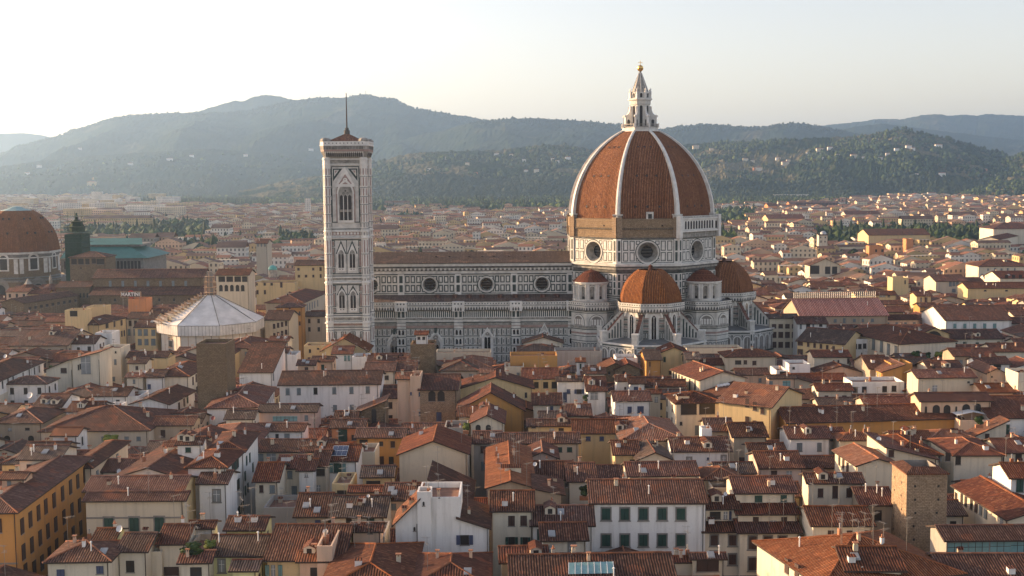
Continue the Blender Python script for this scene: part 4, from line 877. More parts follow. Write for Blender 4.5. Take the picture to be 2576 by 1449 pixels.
# ================================================================== houses
rnd = random.Random(7)
FOOT = []      # footprints and view limits of what has been built: (quad, px0, px1, ybottom, Y)
HOUSES = []
WC = {}
SH = {'g': 'shutter_green', 'b': 'shutter_brown', 'y': 'shutter_grey', 'q': 'shutter_blue', 'a': 'shutter_aqua'}
def winmesh(w, h, st, fr, split):
    key = (round(w, 1), round(h, 1), st, fr, split)
    if key in WC: return WC[key]
    w, h = key[0], key[1]; mb = MB(); W = Wall(mb, (0, 0), (1, 0)); parts = []
    st0 = st[0]
    if fr: W.rect(-w/2-0.22, w/2+0.22, -h/2-0.2, h/2+0.25, 'pietra_serena', 0.05); W.rect(-w/2-0.32, w/2+0.32, -h/2-0.28, -h/2-0.14, 'pietra_serena', 0.18)
    else: W.rect(-w/2-0.1, w/2+0.1, -h/2-0.14, -h/2, 'pietra_serena', 0.12)
    pane = {'d': 'window_dark', 'l': 'window_light', 'G': 'glass_roof', 'A': 'window_dark', 'o': 'window_dark'}.get(st0, 'dark_glass')
    if st0 == 'A': W.arch(0, w, -h/2, h/2-w/2, pane, 0.07, False, 4)
    else: W.rect(-w/2, w/2, -h/2, h/2, pane, 0.07)
    if st0 in 'lG' or (st0 == 'd' and w > 0.9):
        n = 2 if st0 != 'G' else max(2, int(w/0.9)); m = 'white_paint' if st0 == 'l' else 'eave_wood'
        for k in range(1, n): W.rect(-w/2+w*k/n-0.04, -w/2+w*k/n+0.04, -h/2, h/2, m, 0.10)
        W.rect(-w/2, w/2, h*0.12, h*0.12+0.07, m, 0.10)
    sh = None
    if st0 in SH or st0 == 'o':
        m = SH[st0] if st0 in SH else SH[st[1]]; sh = []
        if st0 == 'o': rs = [(-w/2-w*0.45, -w/2-0.02), (w/2+0.02, w/2+w*0.45)]
        else: rs = [(-w/2+0.03, -0.02), (0.02, w/2-0.03)]
        for a, b in rs:
            s2 = mb if not split else MB(); Ws = Wall(s2, (0, 0), (1, 0)); Ws.rect(a, b, -h/2+0.03, h/2-0.03, m, 0.13)
            if split: o_ = s2.build('shutter'); sh.append(o_.data); bpy.data.objects.remove(o_)
    o = mb.build('window'); me = o.data; bpy.data.objects.remove(o)
    WC[key] = (me, sh); return WC[key]
def add_window(root, wp, U, w, h, st, near):
    fr = 'F' in st; st = st.replace('F', '')
    me, sh = winmesh(w, h, st, fr, near)
    o = link('window', me, root, wp-root.location); o.rotation_euler = (0, 0, math.atan2(U.y, U.x))
    for q_ in (sh or ()): link('shutter', q_, o, (0, 0, 0))
    return o
class House: pass
def roofheight(k, u, v, lu, lv, p, hin):
    if k == 'f': return p*lv*min(v, 1-v)
    if k == 'g': return p*lu*min(u, 1-u)
    if k == 'h': return p*min(lv*min(v, 1-v), lu*min(u, 1-u))
    if k == 's': return p*lv*v
    if k == 'su': return p*lu*u
    if k == 'sd': return p*lu*(1-u)
    return 0
def house(label, q, ze, k, col, rm, p=0.30, wins=(), near=True, cat='house', group='houses of the old town', name='house', chim=None, ants=0, detail=True, walltop=None):
    """q: four ground corners counter clockwise from the front left one"""
    A, B, C_, D = [Vector((a[0], a[1], 0)) for a in q]; c0 = (A+B+C_+D)/4
    U = B-A; V = D-A; lu, lv = U.length, V.length; uh, vh = U.normalized(), V.normalized()
    if k == 't': ze -= 0.88
    root = thing(name, label, cat, (c0.x, c0.y, 0), group)
    def P(u, v, z): return A+U*u+V*v+Vector((0, 0, z))
    Hh = lambda u, v: ze+roofheight(k, u, v, lu, lv, p, 0)
    wm = col if col in MT else 'plaster_'+col
    mb = MB(); par = 0.9 if k == 't' else 0.0
    def wall(pts): mb.poly([P(u, v, 0) for u, v in (pts[0], pts[-1])]+[P(u, v, Hh(u, v)+par-0.02) for u, v in reversed(pts)], wm)
    mid = {'f': (0, 1), 'g': (1, 0)}.get(k, (0, 0))
    wall([(0, 0), (.5, 0), (1, 0)] if mid[1] == 0 and k == 'g' else [(0, 0), (1, 0)])
    wall([(1, 0), (1, .5), (1, 1)] if k == 'f' else [(1, 0), (1, 1)])
    wall([(1, 1), (.5, 1), (0, 1)] if k == 'g' else [(1, 1), (0, 1)])
    wall([(0, 1), (0, .5), (0, 0)] if k == 'f' else [(0, 1), (0, 0)])
    if k == 't':      # parapet top and inner faces
        e, g_ = 0.25/lu, 0.25/lv; o_ = [(0, 0), (1, 0), (1, 1), (0, 1)]; i_ = [(e, g_), (1-e, g_), (1-e, 1-g_), (e, 1-g_)]
        for a in range(4):
            b = (a+1) % 4; mb.poly([P(*o_[a], ze+par-.02), P(*o_[b], ze+par-.02), P(*i_[b], ze+par-.02), P(*i_[a], ze+par-.02)], wm if rm != 'tile_red' else 'tile_orange')
            mb.poly([P(*i_[a], ze+par-.02), P(*i_[b], ze+par-.02), P(*i_[b], ze), P(*i_[a], ze)], wm)
    elif detail and lu > 3:      # drain pipe
        mb.bar(P(0.98, 0, 2)-vh*0.12, P(0.98, 0, ze-0.1)-vh*0.12, 0.07, 'eave_wood', 4)
    if walltop: mb.obox(P(0, 0, ze-walltop)-vh*0.12, tuple(uh), tuple(vh), lu, 0.15, 0.25, 'pietra_serena')
    mb.build('wall', root)
    # roof
    mb = MB(); ov = 0.55 if k != 't' else 0; eu, ev = ov/lu, ov/lv; T = 0.20
    if k == 't': polys = [[(0, 0), (1, 0), (1, 1), (0, 1)]]; mb.poly([P(u, v, ze+0.01) for u, v in ((.01, .01), (.99, .01), (.99, .99), (.01, .99))], rm if rm != 'tile_red' else 'cotto')
    else:
        u0, u1, v0, v1 = -eu, 1+eu, -ev, 1+ev
        if k == 'f': polys = [[(u0, v0), (u1, v0), (u1, .5), (u0, .5)], [(u1, v1), (u0, v1), (u0, .5), (u1, .5)]]
        elif k == 'g': polys = [[(u0, v1), (u0, v0), (.5, v0), (.5, v1)], [(u1, v0), (u1, v1), (.5, v1), (.5, v0)]]
        elif k == 'h':
            if lu >= lv:
                r = 0.5*lv/lu; a, b = (r, .5), (1-r, .5); polys = [[(u0, v0), (u1, v0), b, a], [(u1, v0), (u1, v1), b], [(u1, v1), (u0, v1), a, b], [(u0, v1), (u0, v0), a]]
            else:
                r = 0.5*lu/lv; a, b = (.5, r), (.5, 1-r); polys = [[(u0, v0), (u1, v0), a], [(u1, v0), (u1, v1), b, a], [(u1, v1), (u0, v1), b], [(u0, v1), (u0, v0), a, b]]
        else: polys = [[(u0, v0), (u1, v0), (u1, v1), (u0, v1)]]
        def HZ(u, v):
            if k == 'f': return ze+p*lv*min(v, 1-v)
            if k == 'g': return ze+p*lu*min(u, 1-u)
            if k == 'h': return ze+p*min(lv*min(v, 1-v), lu*min(u, 1-u))
            return Hh(u, v)
        for pl in polys:
            pts = [P(u, v, HZ(u, v)+T) for u, v in pl]; nrm = (pts[1]-pts[0]).cross(pts[-1]-pts[0]).normalized()
            e = Vector((0, 0, 1)).cross(nrm); e = e.normalized() if e.length > 1e-4 else uh; d = nrm.cross(e)
            mb.poly(pts, rm, [((q_-pts[0]).dot(e), (q_-pts[0]).dot(d)) for q_ in pts])
            # edge board
            for i in range(len(pl)):
                a, b = pl[i], pl[(i+1) % len(pl)]
                if (a[0] == b[0] and a[0] in (u0, u1)) or (a[1] == b[1] and a[1] in (v0, v1)):
                    pa, pb = P(*a, HZ(*a)+T), P(*b, HZ(*b)+T); dz = Vector((0, 0, T+0.04)); mb.poly([pa-dz, pb-dz, pb, pa], 'eave_wood')
            mb.poly([q_-Vector((0, 0, T+0.04)) for q_ in reversed(pts)], 'eave_wood')
        rc = 'tile_orange' if rm != 'tile_grey' else 'tile_red'
        if detail:
            if k == 'f': mb.bar(P(u0, .5, HZ(0, .5)+T), P(u1, .5, HZ(0, .5)+T), 0.15, rc, 5)
            if k == 'g': mb.bar(P(.5, v0, HZ(.5, 0)+T), P(.5, v1, HZ(.5, 0)+T), 0.15, rc, 5)
            if k == 's': mb.bar(P(u0, v1, HZ(0, v1)+T), P(u1, v1, HZ(0, v1)+T), 0.15, rc, 5)
            if k == 'h':
                mb.bar(P(*a_(polys, 0), HZ(*a_(polys, 0))+T) if False else P(*a, HZ(*a)+T), P(*b, HZ(*b)+T), 0.15, rc, 5) if False else None
                ra, rb = ((r, .5), (1-r, .5)) if lu >= lv else ((.5, r), (.5, 1-r))
                mb.bar(P(*ra, HZ(*ra)+T), P(*rb, HZ(*rb)+T), 0.15, rc, 5)
                for cc in ((u0, v0), (u1, v0), (u1, v1), (u0, v1)):
                    tt = ra if (cc[0] < .5 if lu >= lv else cc[1] < .5) else rb; mb.bar(P(*cc, HZ(*cc)+T), P(*tt, HZ(*tt)+T), 0.14, rc, 5)
    roof = mb.build('roof', root)
    h = House(); h.root = root; h.roof = roof; h.P = P; h.U = uh; h.V = vh; h.lu, h.lv = lu, lv; h.H = Hh; h.k = k; h.A, h.B, h.C, h.D = A, B, C_, D; h.ze = ze; h.near = near; h.Y = c0.y
    for (wp, Uv, w, hh, st) in wins:
        add_window(root, wp, Uv, w, hh, st, near)
    n = chim if chim is not None else rnd.choice((0, 1, 1, 2))
    for i in range(n):
        u, v = rnd.uniform(.12, .88), rnd.uniform(.15, .8); chimney(h, u, v, rnd)
    for i in range(ants): antenna(h, rnd.uniform(.1, .9), rnd.uniform(.3, .8), rnd)
    if group == 'houses of the old town' and k in 'fghs' and lu > 4: clutter(h)
    # wall faces used for windows
    h.edges = [(A, uh, Vector((uh.y, -uh.x, 0))), (B, vh, Vector((vh.y, -vh.x, 0))), (C_, -uh, Vector((-uh.y, uh.x, 0))), (D, -vh, Vector((-vh.y, vh.x, 0)))]
    HOUSES.append(h); return h
CHC = {}
def chimney(h, u, v, r):
    key = r.randrange(6)
    if key not in CHC:
        mb = MB(); R2 = random.Random(key); w, d, t = R2.uniform(.35, .65), R2.uniform(.3, .5), R2.uniform(.6, 1.1); m = ('plaster_sand', 'plaster_white', 'plaster_tan', 'plaster_peach', 'plaster_cream', 'pot_clay')[key]
        mb.box(-w/2, w/2, -d/2, d/2, -0.9, t, m)
        if key in (0, 3): 
            for s_ in (-1, 1): mb.box(s_*w*.32-.06, s_*w*.32+.06, -d/2, d/2, t, t+.3, m)
            mb.box(-w/2-.1, w/2+.1, -d/2-.1, d/2+.1, t+.3, t+.4, 'pot_clay')
        elif key in (1, 4): mb.lathe(0, 0, [(.12, t), (.14, t+.35), (0.02, t+.45)], 7, 'pot_clay'); mb.box(-w/2-.06, w/2+.06, -d/2-.06, d/2+.06, t-.05, t+.04, 'pot_clay')
        elif key == 2: mb.poly([(-w/2-.1, -d/2-.1, t), (w/2+.1, -d/2-.1, t), (w/2+.1, 0, t+.35), (-w/2-.1, 0, t+.35)], 'tile_red'); mb.poly([(w/2+.1, d/2+.1, t), (-w/2-.1, d/2+.1, t), (-w/2-.1, 0, t+.35), (w/2+.1, 0, t+.35)], 'tile_red')
        else: mb.lathe(0, 0, [(.10, t), (.10, t+.6), (.16, t+.65), (0.02, t+.8)], 7, 'metal_grey')
        o = mb.build('chimney'); CHC[key] = o.data; bpy.data.objects.remove(o)
    p = h.P(u, v, h.H(u, v)+0.1)-h.root.location
    o = link('chimney', CHC[key], h.roof); o.matrix_parent_inverse = Matrix.Identity(4); o.location = p+h.root.location; o.rotation_euler = (0, 0, math.atan2(h.U.y, h.U.x))
    if h.roof.parent: o.location = p+h.root.location      # roof mesh sits in world coordinates
ANC = {}
def antenna(h, u, v, r):
    key = r.randrange(4)
    if key not in ANC:
        mb = MB(); R2 = random.Random(key+20); t = R2.uniform(2.6, 4.6); mb.bar((0, 0, -.5), (0, 0, t), 0.035, 'metal_pole', 4)
        for j in range(R2.choice((1, 2))):
            z = t-0.15-j*0.9; a = R2.uniform(0, 3.1); d = Vector((math.cos(a), math.sin(a), 0)); q = Vector((-d.y, d.x, 0)); L_ = R2.uniform(.8, 1.3)
            mb.bar(d*-L_*.3+Vector((0, 0, z)), d*L_+Vector((0, 0, z)), 0.022, 'metal_pole', 3)
            for i in range(6): c = d*(-L_*.3+L_*1.25*i/5)+Vector((0, 0, z)); s_ = .42-.03*i; mb.bar(c-q*s_, c+q*s_, 0.016, 'metal_pole', 3)
        o = mb.build('antenna'); ANC[key] = o.data; bpy.data.objects.remove(o)
    o = link('antenna', ANC[key], h.roof); o.location = h.P(u, v, h.H(u, v)+.2)
def dishmesh(m):
    key = 'dish'+m
    if key not in ANC:
        mb = MB(); n = 14; pr = [(0, 0.0), (.5, .06), (1.0, .22)]
        for (r0, y0), (r1, y1) in zip(pr, pr[1:]):
            for i in range(n):
                a, b = 2*math.pi*i/n, 2*math.pi*(i+1)/n; f = lambda r_, y_, t_: (r_*math.cos(t_), -y_, r_*math.sin(t_))
                mb.poly([f(r0, y0, a), f(r1, y1, a), f(r1, y1, b), f(r0, y0, b)] if r0 else [f(0, y0, a), f(r1, y1, a), f(r1, y1, b)], m)
        mb.bar((0, -.05, 0), (0, -.95, -.15), .03, 'metal_pole', 3); mb.bar((0, .02, 0), (0, .15, -1.8), .06, 'metal_pole', 4)
        o = mb.build('satellite_dish'); ANC[key] = o.data; bpy.data.objects.remove(o)
    return ANC[key]
def dish(h, x, y, rad, m='dish_white', yaw=None):
    n = Vector((0, -1, 0)); Yp = h.A.y+h.lv*0.35*abs(h.V.y); p = onY(x, y, Yp); o = link('satellite_dish', dishmesh(m), h.roof); o.location = p
    s = rad/FPX*Yp; o.scale = (s, s, s); o.rotation_euler = (R(-25), 0, R(-20) if yaw is None else yaw)
# ------------------------------------------------------------------ pixel driven houses
TILES = {'A0': (0, 1300, 3.137), 'A1': (820, 1300, 3.137), 'A2': (1640, 1300, 3.137), 'A3': (2460, 1300, 3.137), 'A4': (3276, 1300, 3.137),
         'B0': (0, 1740, 2.57), 'B1': (820, 1740, 2.57), 'B2': (1640, 1740, 2.57), 'B3': (2460, 1740, 2.57), 'B4': (3276, 1740, 2.57),
         'C0': (0, 800, 2.516), 'C1': (1024, 876, 2.516), 'C2': (2048, 876, 2.516), 'C3': (3072, 876, 2.516), 'D3': (3072, 400, 2.516)}
TL = [0, 0, 1]; FIXED = ''
def T(n): TL[:] = TILES[n]
def px(x, y): return (TL[0]+x/TL[2])/1.59, (TL[1]+y/TL[2])/1.59
def row(x0, x1, n, y, w, h, st, y1=None): return [(x0+(x1-x0)*i/(n-1), y if y1 is None else y+(y1-y)*i/(n-1), w, h, st) for i in range(n)]
def reg(h, yb):
    xs = [proj(h.P(u, v, h.ze)) for u in (0, 1) for v in (0, 1)]
    FOOT.append(([tuple(a.xy) for a in (h.A, h.B, h.C, h.D)], min(a[0] for a in xs), max(a[0] for a in xs), yb, min(h.A.y, h.B.y)))
def finish(h, W, yb, W2=(), dishes=()):
    if not W and not W2 and h.k in 'fh' and h.root['category'] == 'house':
        for e in (0, 1):
            O_, U_, N_ = h.edges[e]; Lw = h.lu if e == 0 else h.lv; n = int(Lw/3.3)
            st = rnd.choice(('b', 'g', 'd', 'y', 'd'))
            for fl in range(2):
                for i in range(n):
                    if rnd.random() < .8: add_window(h.root, O_+U_*(Lw*(i+.5)/n+rnd.uniform(-.3, .3))+Vector((0, 0, h.ze-1.8-fl*3.3)), U_, rnd.choice((.9, 1.1)), rnd.choice((1.2, 1.7)), st, h.near)
    for e, ws in ((0, W), (1, W2)):
        O, Uv, N = h.edges[e]
        for x, y, w, hh, st in ws:
            X_, Y_ = px(x, y); p = onPlane(X_, Y_, O, N)
            if w < 8:      # metres
                wm_, hm = w, hh
            else:
                sc_ = (p-CAM).length/FPX/TL[2]/1.59; wm_, hm = w*sc_/max(.25, abs(Uv.x)), hh*sc_*1.03
            add_window(h.root, p, Uv, wm_, hm, st, h.near)
    for d_ in dishes:
        X_, Y_ = px(d_[0], d_[1]); dish(h, X_, Y_, d_[2]/TL[2]/1.59, 'dish_red' if len(d_) > 3 else 'dish_white')
    reg(h, px(0, yb)[1]); return h
def F(k, xl, xr, ye, yr, yb, col, rm, label, W=(), ze=20.0, Y=None, D=None, p=None, ants=None, chim=None, dishes=(), cat='house', name='house', ye2=None, walltop=None, depth=None):
    a = px(xl, ye); b = px(xr, ye if ye2 is None else ye2); m = ((a[0]+b[0])/2, (a[1]+b[1])/2)
    gy = Y is not None
    if Y is None: Pm = onZ(*m, ze); Y = Pm.y
    else: ze = onY(*m, Y).z
    Aw = onY(a[0], m[1], Y); Bw = onY(b[0], m[1], Y); lu = Bw.x-Aw.x; yt = px(0, yr)[1]
    pit = p or 0.30; fixedY = gy
    zr_ = onY(m[0], yt, Y).z-ze          # height of yr above the eave if it were in the wall plane
    if k in ('g',): pit = max(.08, zr_/(lu/2)); D = D or 11
    elif k in ('su', 'sd'): pit = max(.08, zr_/lu); D = D or 9
    elif k == 't': D = D or 8
    else:
        run = 1.0
        while run < 16:
            pr = proj((Aw.x+lu/2, Y+run, ze+0.2+pit*run))
            if pr[1] <= yt: break
            run += 0.15
        D = D or (run if k == 's' else (2*run if k == 'f' else min(2*run, 20)))
        if k == 'h' and lu < D: pass
    q = [(Aw.x, Y), (Bw.x, Y), (Bw.x, Y+D), (Aw.x, Y+D)]
    if ye2 is not None:
        A2, B2 = onZ(*a, ze), onZ(*b, ze); d = (B2-A2).normalized(); nn = Vector((-d.y, d.x, 0)); q = [A2.xy, B2.xy, (B2+nn*D).xy, (A2+nn*D).xy]
    if k in 'fghs' and len(k) == 1: ze += 0.55*pit*(k != 'g')+.04+.55*(m[1]-445)/3000
    if ye2 is None and not fixedY and k in 'fgh' and D > 4 and cat == 'house' and not walltop:
        yw = R(rnd.uniform(-2.2, 2.2)); cx0, cy0 = q[0]; q = [(cx0+(a[0]-cx0)*math.cos(yw)-(a[1]-cy0)*math.sin(yw), cy0+(a[0]-cx0)*math.sin(yw)+(a[1]-cy0)*math.cos(yw)) for a in q]; pit *= rnd.uniform(.92, 1.1)
    near = Y < 300
    h = house(label, q, ze, k, col, rm, pit, (), near, ants=(rnd.choice((0, 0, 1, 1, 2)) if ants is None else ants), chim=chim, cat=cat, name=name, walltop=walltop)
    return finish(h, W, yb, (), dishes)
def O(k, P0, P1, P2, yb, col, rm, label, W=(), W2=(), ze=20.0, p=0.30, sq=True, chim=None, ants=None, dishes=(), cat='house', name='house', walltop=None):
    a, b, c = [onZ(*px(*q_), ze) for q_ in (P0, P1, P2)]
    if sq:      # keep the corner square: turn the second side to a right angle with the longer one
        e0, e1 = b-a, c-b
        if e0.length >= e1.length: n = Vector((-e0.y, e0.x, 0)).normalized(); c = b+n*max(3, abs(e1.dot(n)))
        else: n = Vector((e1.y, -e1.x, 0)).normalized(); a = b-n*max(3, abs(e0.dot(n)))*1.0
    d = a+(c-b); q = [a.xy, b.xy, c.xy, d.xy]
    if len(k) == 1 and k in 'fghs': ze += .2+.55*(px(*P1)[1]-445)/3000
    h = house(label, q, ze, k, col, rm, p, (), b.y < 300, ants=(rnd.choice((0, 0, 1)) if ants is None else ants), chim=chim, cat=cat, name=name, walltop=walltop)
    return finish(h, W, yb, W2, dishes)

CLC = {}
def clutter(h):
    for i in range(rnd.choice((0, 1, 1, 2, 3)) if h.Y < 300 else rnd.choice((0, 0, 1, 1, 2))):
        key = rnd.choice(('skylight', 'skylight', 'vent_pipe', 'roof_vent', 'dormer', 'vent_pipe', 'vent_pipe'))
        ang = math.atan2(h.U.y, h.U.x)
        if h.k == 'g':
            u = rnd.choice((rnd.uniform(.12, .38), rnd.uniform(.62, .88))); v = rnd.uniform(.1, .8); down = 1 if u < .5 else -1; sl = math.atan2(h.H(.5, .5)-h.ze, h.lu/2); rot = (0, 0, ang-math.pi/2*down) if True else 0
        else: u = rnd.uniform(.12, .88); v = rnd.uniform(.08, .36) if h.k != 's' else rnd.uniform(.1, .8); sl = math.atan2(h.H(.5, .3)-h.H(.5, .1), .2*h.lv); rot = (0, 0, ang)
        ck = (key, round(sl, 1))
        if ck not in CLC:
            mb = MB(); t = math.tan(sl); P = lambda x, y, z: (x, y, z+y*t)
            def slab(x0, x1, y0, y1, z0, z1, m, tm=None):
                a = [P(x0, y0, z1), P(x1, y0, z1), P(x1, y1, z1), P(x0, y1, z1)]; b = [P(x0, y0, z0), P(x1, y0, z0), P(x1, y1, z0), P(x0, y1, z0)]
                mb.poly(a, tm or m); [mb.poly([b[i_], b[(i_+1) % 4], a[(i_+1) % 4], a[i_]], m) for i_ in range(4)]
            if key == 'skylight': slab(-.5, .5, -.7, .7, 0, .16, 'metal_grey'); slab(-.42, .42, -.62, .62, .16, .18, 'window_light')
            elif key == 'vent_pipe': mb.lathe(0, 0, [(.09, -.3), (.09, 1.2), (.18, 1.22), (.18, 1.3), (0, 1.45)], 7, 'white_paint')
            elif key == 'air_conditioner': mb.box(-.5, .5, -.2, .2, .1, .8, 'white_paint'); mb.lathe(0, -.21, [(0, 0)], 3, 'white_paint') if False else mb.poly([(-.12+.26*math.cos(a_), -.205, .45+.26*math.sin(a_)) for a_ in [q*math.pi/6 for q in range(12)]], 'grey_stone')
            elif key == 'roof_vent': mb.box(-.45, .45, -.3, .5, -.3, .7, 'plaster_white'); mb.poly([(-.55, -.45, .72), (.55, -.45, .72), (.55, .6, .85), (-.55, .6, .85)], 'tile_red')
            else:
                mb.poly([(-.8, -.6, -.5), (.8, -.6, -.5), (.8, -.6, .8), (0, -.6, 1.15), (-.8, -.6, .8)], 'plaster_cream'); mb.poly([(-.35, -.62, -.1), (.35, -.62, -.1), (.35, -.62, .7), (-.35, -.62, .7)], 'window_dark')
                for s2 in (-1, 1): mb.poly([(s2*.8, -.6, -.5), (s2*.8, 2.2, .2), (s2*.8, 2.2, .8), (s2*.8, -.6, .8)][::s2], 'plaster_cream'); mb.poly([(s2*1.0, -.8, .74), (s2*1.0, 2.8, .74), (0, 2.8, 1.2), (0, -.8, 1.2)][::s2], 'tile_red')
            o = mb.build(key); CLC[ck] = o.data; bpy.data.objects.remove(o)
        o = link(key, CLC[ck], h.roof); o.location = h.P(u, v, h.H(u, v)+.2); o.rotation_euler = rot
from functools import partial
f, g_, h_, s_, su, sd = [partial(F, k) for k in ('f', 'g', 'h', 's', 'su', 'sd')]
def t_(xl, xr, ye, yb, col, label, W=(), rm='cotto', **k): return F('t', xl, xr, ye, ye, yb, col, rm, label, W, **k)
BR, RD_, OR_, GR = 'tile_brown', 'tile_red', 'tile_orange', 'tile_grey'
# ---------------------------------------------------------------- bottom left
T('B0')
O('h', (-260, 745), (160, 815), (925, 250), 1449, 'ochre', RD_, 'long ochre palazzo with three rows of dark shuttered windows along the street', W=[(-20, 930, 1.2, 2.2, 'b')],
  W2=[(x, y, 1.35, 2.5, 'b') for x, y in ((225, 935), (310, 865), (393, 798), (468, 733), (553, 670), (640, 600), (722, 533), (797, 475), (868, 412), (240, 1200), (325, 1128), (410, 1055), (490, 985), (570, 915), (655, 842), (738, 770), (815, 720), (260, 1400), (350, 1370), (430, 1310), (505, 1225), (580, 1140), (670, 1065), (750, 1010), (828, 950))], ze=22, walltop=8.2)
O('h', (780, 300), (938, 350), (1312, 85), 1000, 'sand', BR, 'pale palazzo wing continuing the street beyond the ochre palazzo', W2=[(x, y, 1.1, 2.1, 'y') for x, y in ((1000, 420), (1070, 372), (1115, 332), (1160, 292), (1205, 248))], ze=21)
f(200, 600, 265, 128, 330, 'cream', GR, 'low grey tiled rooftop house behind the ochre palazzo', ze=23)
f(20, 245, 470, 400, 560, 'peach', OR_, 'small peach rooftop room on the ochre palazzo', W=[(95, 505, 40, 60, 'y')], ze=24)
s_(882, 1892, 692, 636, 1090, 'sand', RD_, 'stately sand palazzo with a cornice and three green shuttered windows', W=[(1120, 925, 90, 138, 'gF'), (1380, 922, 90, 138, 'gF'), (1640, 918, 90, 138, 'gF')], ze=21.5, walltop=3.0, chim=0, D=1.7)
f(885, 1868, 592, 440, 640, 'yellow', RD_, 'narrow yellow attic with two small windows above the palazzo cornice', W=[(1048, 618, 85, 28, 'l'), (1320, 614, 80, 28, 'l')], Y=189.9, chim=2)
O('g', (1080, 520), (1895, 470), (2480, 20), 440, 'white', RD_, 'long red roofed block with a row of small white dormers on its roof', ze=21.5, chim=7, ants=1, dishes=[(1225, 372, 26), (1262, 400, 30, 'r')])
f(1825, 2060, 112, 38, 215, 'white', BR, 'little white rooftop room with one green shutter', W=[(1935, 152, 55, 50, 'g')], ze=25)
h_(490, 1112, 1325, 1120, 1449, 'cream', BR, 'cream house with a worn hip roof at the bottom left corner', W=[(625, 1420, 75, 70, 'q'), (1028, 1385, 70, 75, 'q')], ants=1)
f(975, 1165, 1097, 1015, 1152, 'lemon', BR, 'tiny pale yellow loft with one square window above the hip roof', W=[(1050, 1128, 45, 30, 'b')], Y=170, D=5, dishes=[(1230, 965, 38)], chim=1)
f(1225, 1500, 1215, 1095, 1449, 'cream', BR, 'cream house with a dark terrace door under the stately palazzo', W=[(1340, 1350, 80, 110, 'd')], D=8)
f(1640, 1895, 1140, 1018, 1449, 'cream', RD_, 'narrow cream house with a brown awning under its roof', W=[(1578, 1225, 45, 62, 'q'), (1690, 1400, 280, 85, 'b')], D=9)
t_(1490, 1660, 1200, 1449, 'cream', 'low cream annex with a sloping cornice beside the brown awning', W=[(1456, 1430, 50, 50, 'q')], Y=168)
f(1862, 2150, 1335, 1215, 1449, 'cream', RD_, 'small cream house with double windows below the roof garden', W=[(2015, 1405, 110, 90, 'd')])
t_(1900, 2200, 1185, 1220, 'tan', 'low roof terrace edged with red flower boxes', Y=167)
f(1950, 2180, 978, 902, 1080, 'white', RD_, 'low white house with a red shed roof beside the palazzo', Y=176)
T('B1')
f(-60, 215, 515, 385, 880, 'white', BR, 'white house with one tall light window right of the stately palazzo', W=[(120, 625, 65, 110, 'lF')], ze=22)
O('h', (-150, 330), (212, 348), (388, 180), 870, 'white', RD_, 'tall white tenement with open green shutters and a big red roof', W2=[(x, y, 1.1, 1.9, 'og') for x, y in ((290, 325), (326, 290), (298, 555), (335, 510), (345, 790), (375, 745))], ze=24)
O('h', (100, 110), (392, 185), (540, -10), 800, 'white', RD_, 'white tenement with dark green shutters further along the side street', W2=[(x, y, 1.0, 1.7, 'g') for x, y in ((425, 262), (458, 230), (410, 420), (412, 570), (438, 540), (490, 330))], ze=24)
f(545, 1285, 182, 52, 305, 'sand', BR, 'wide sand house with a long brown roof and two pale windows', W=[(570, 235, 60, 80, 'y'), (682, 235, 90, 90, 'l')], dishes=[(1095, 157, 20)])
f(742, 985, 358, 220, 620, 'cream', RD_, 'cream house with a blue grey shutter above a small porch', W=[(873, 408, 50, 75, 'y'), (795, 578, 30, 45, 'y'), (918, 570, 55, 90, 'y')])
f(515, 742, 495, 308, 650, 'cream', RD_, 'cream house with two dark windows and a plain red roof', W=[(580, 552, 42, 70, 'b'), (692, 555, 50, 78, 'y')])
f(1112, 1240, 337, 175, 610, 'buff', BR, 'narrow buff house with a wide dark loft window', W=[(1185, 383, 90, 68, 'd'), (1168, 550, 38, 70, 'l')])
f(965, 1112, 380, 345, 620, 'white', RD_, 'narrow whitewashed house with grey stained plaster', W=[(1042, 413, 35, 30, 'l'), (1048, 578, 35, 48, 'd')], D=7)
hs = f(1245, 1552, 282, 118, 400, 'white', RD_, 'white house with blue solar panels on its red roof', W=[(1365, 338, 80, 92, 'g'), (1300, 338, 38, 88, 'a'), (1430, 338, 38, 88, 'a')])
mb = MB()
for i in range(3):
    for j in range(2):
        u0, v0 = .14+i*.17, .12+j*.16
        mb.poly([hs.P(a, b, hs.H(0, b)+.34) for a, b in ((u0, v0), (u0+.16, v0), (u0+.16, v0+.145), (u0, v0+.145))], 'solar_panel')
mb.poly([hs.P(a, b, hs.H(0, b)+.30) for a, b in ((.13, .11), (.65, .11), (.65, .44), (.13, .44))], 'white_paint'); mb.build('solar_panel', hs.roof)
t_(1560, 1745, 175, 335, 'buff', 'small buff block with a sheet roof and rooftop machinery')
f(1560, 2040, 38, -60, 330, 'ochre', BR, 'ochre house with four small dark windows under a brown roof', W=[(1630, 68, 85, 42, 'd'), (1812, 88, 42, 45, 'd'), (1930, 95, 45, 65, 'b'), (1812, 260, 55, 80, 'b'), (1915, 264, 50, 80, 'd')])
f(1620, 1920, 448, 335, 530, 'yellow', GR, 'pale yellow house with a dark loggia slot under grey tiles', W=[(1730, 490, 145, 38, 'd')])
f(1845, 2170, 685, 505, 780, 'peach', BR, 'peach house with a large brown roof behind the castle like villa', W=[(1930, 735, 70, 60, 'y')])
f(1302, 1840, 858, 650, 955, 'cream', GR, 'wide cream house with a broad greyish roof and a green door', W=[(1480, 895, 60, 78, 'd'), (1705, 890, 70, 80, 'g')], dishes=[(1680, 625, 18)])
t_(1305, 1500, 498, 650, 'yellow', 'square pale yellow roof room with a dark opening', W=[(1405, 588, 92, 42, 'd')], Y=203)
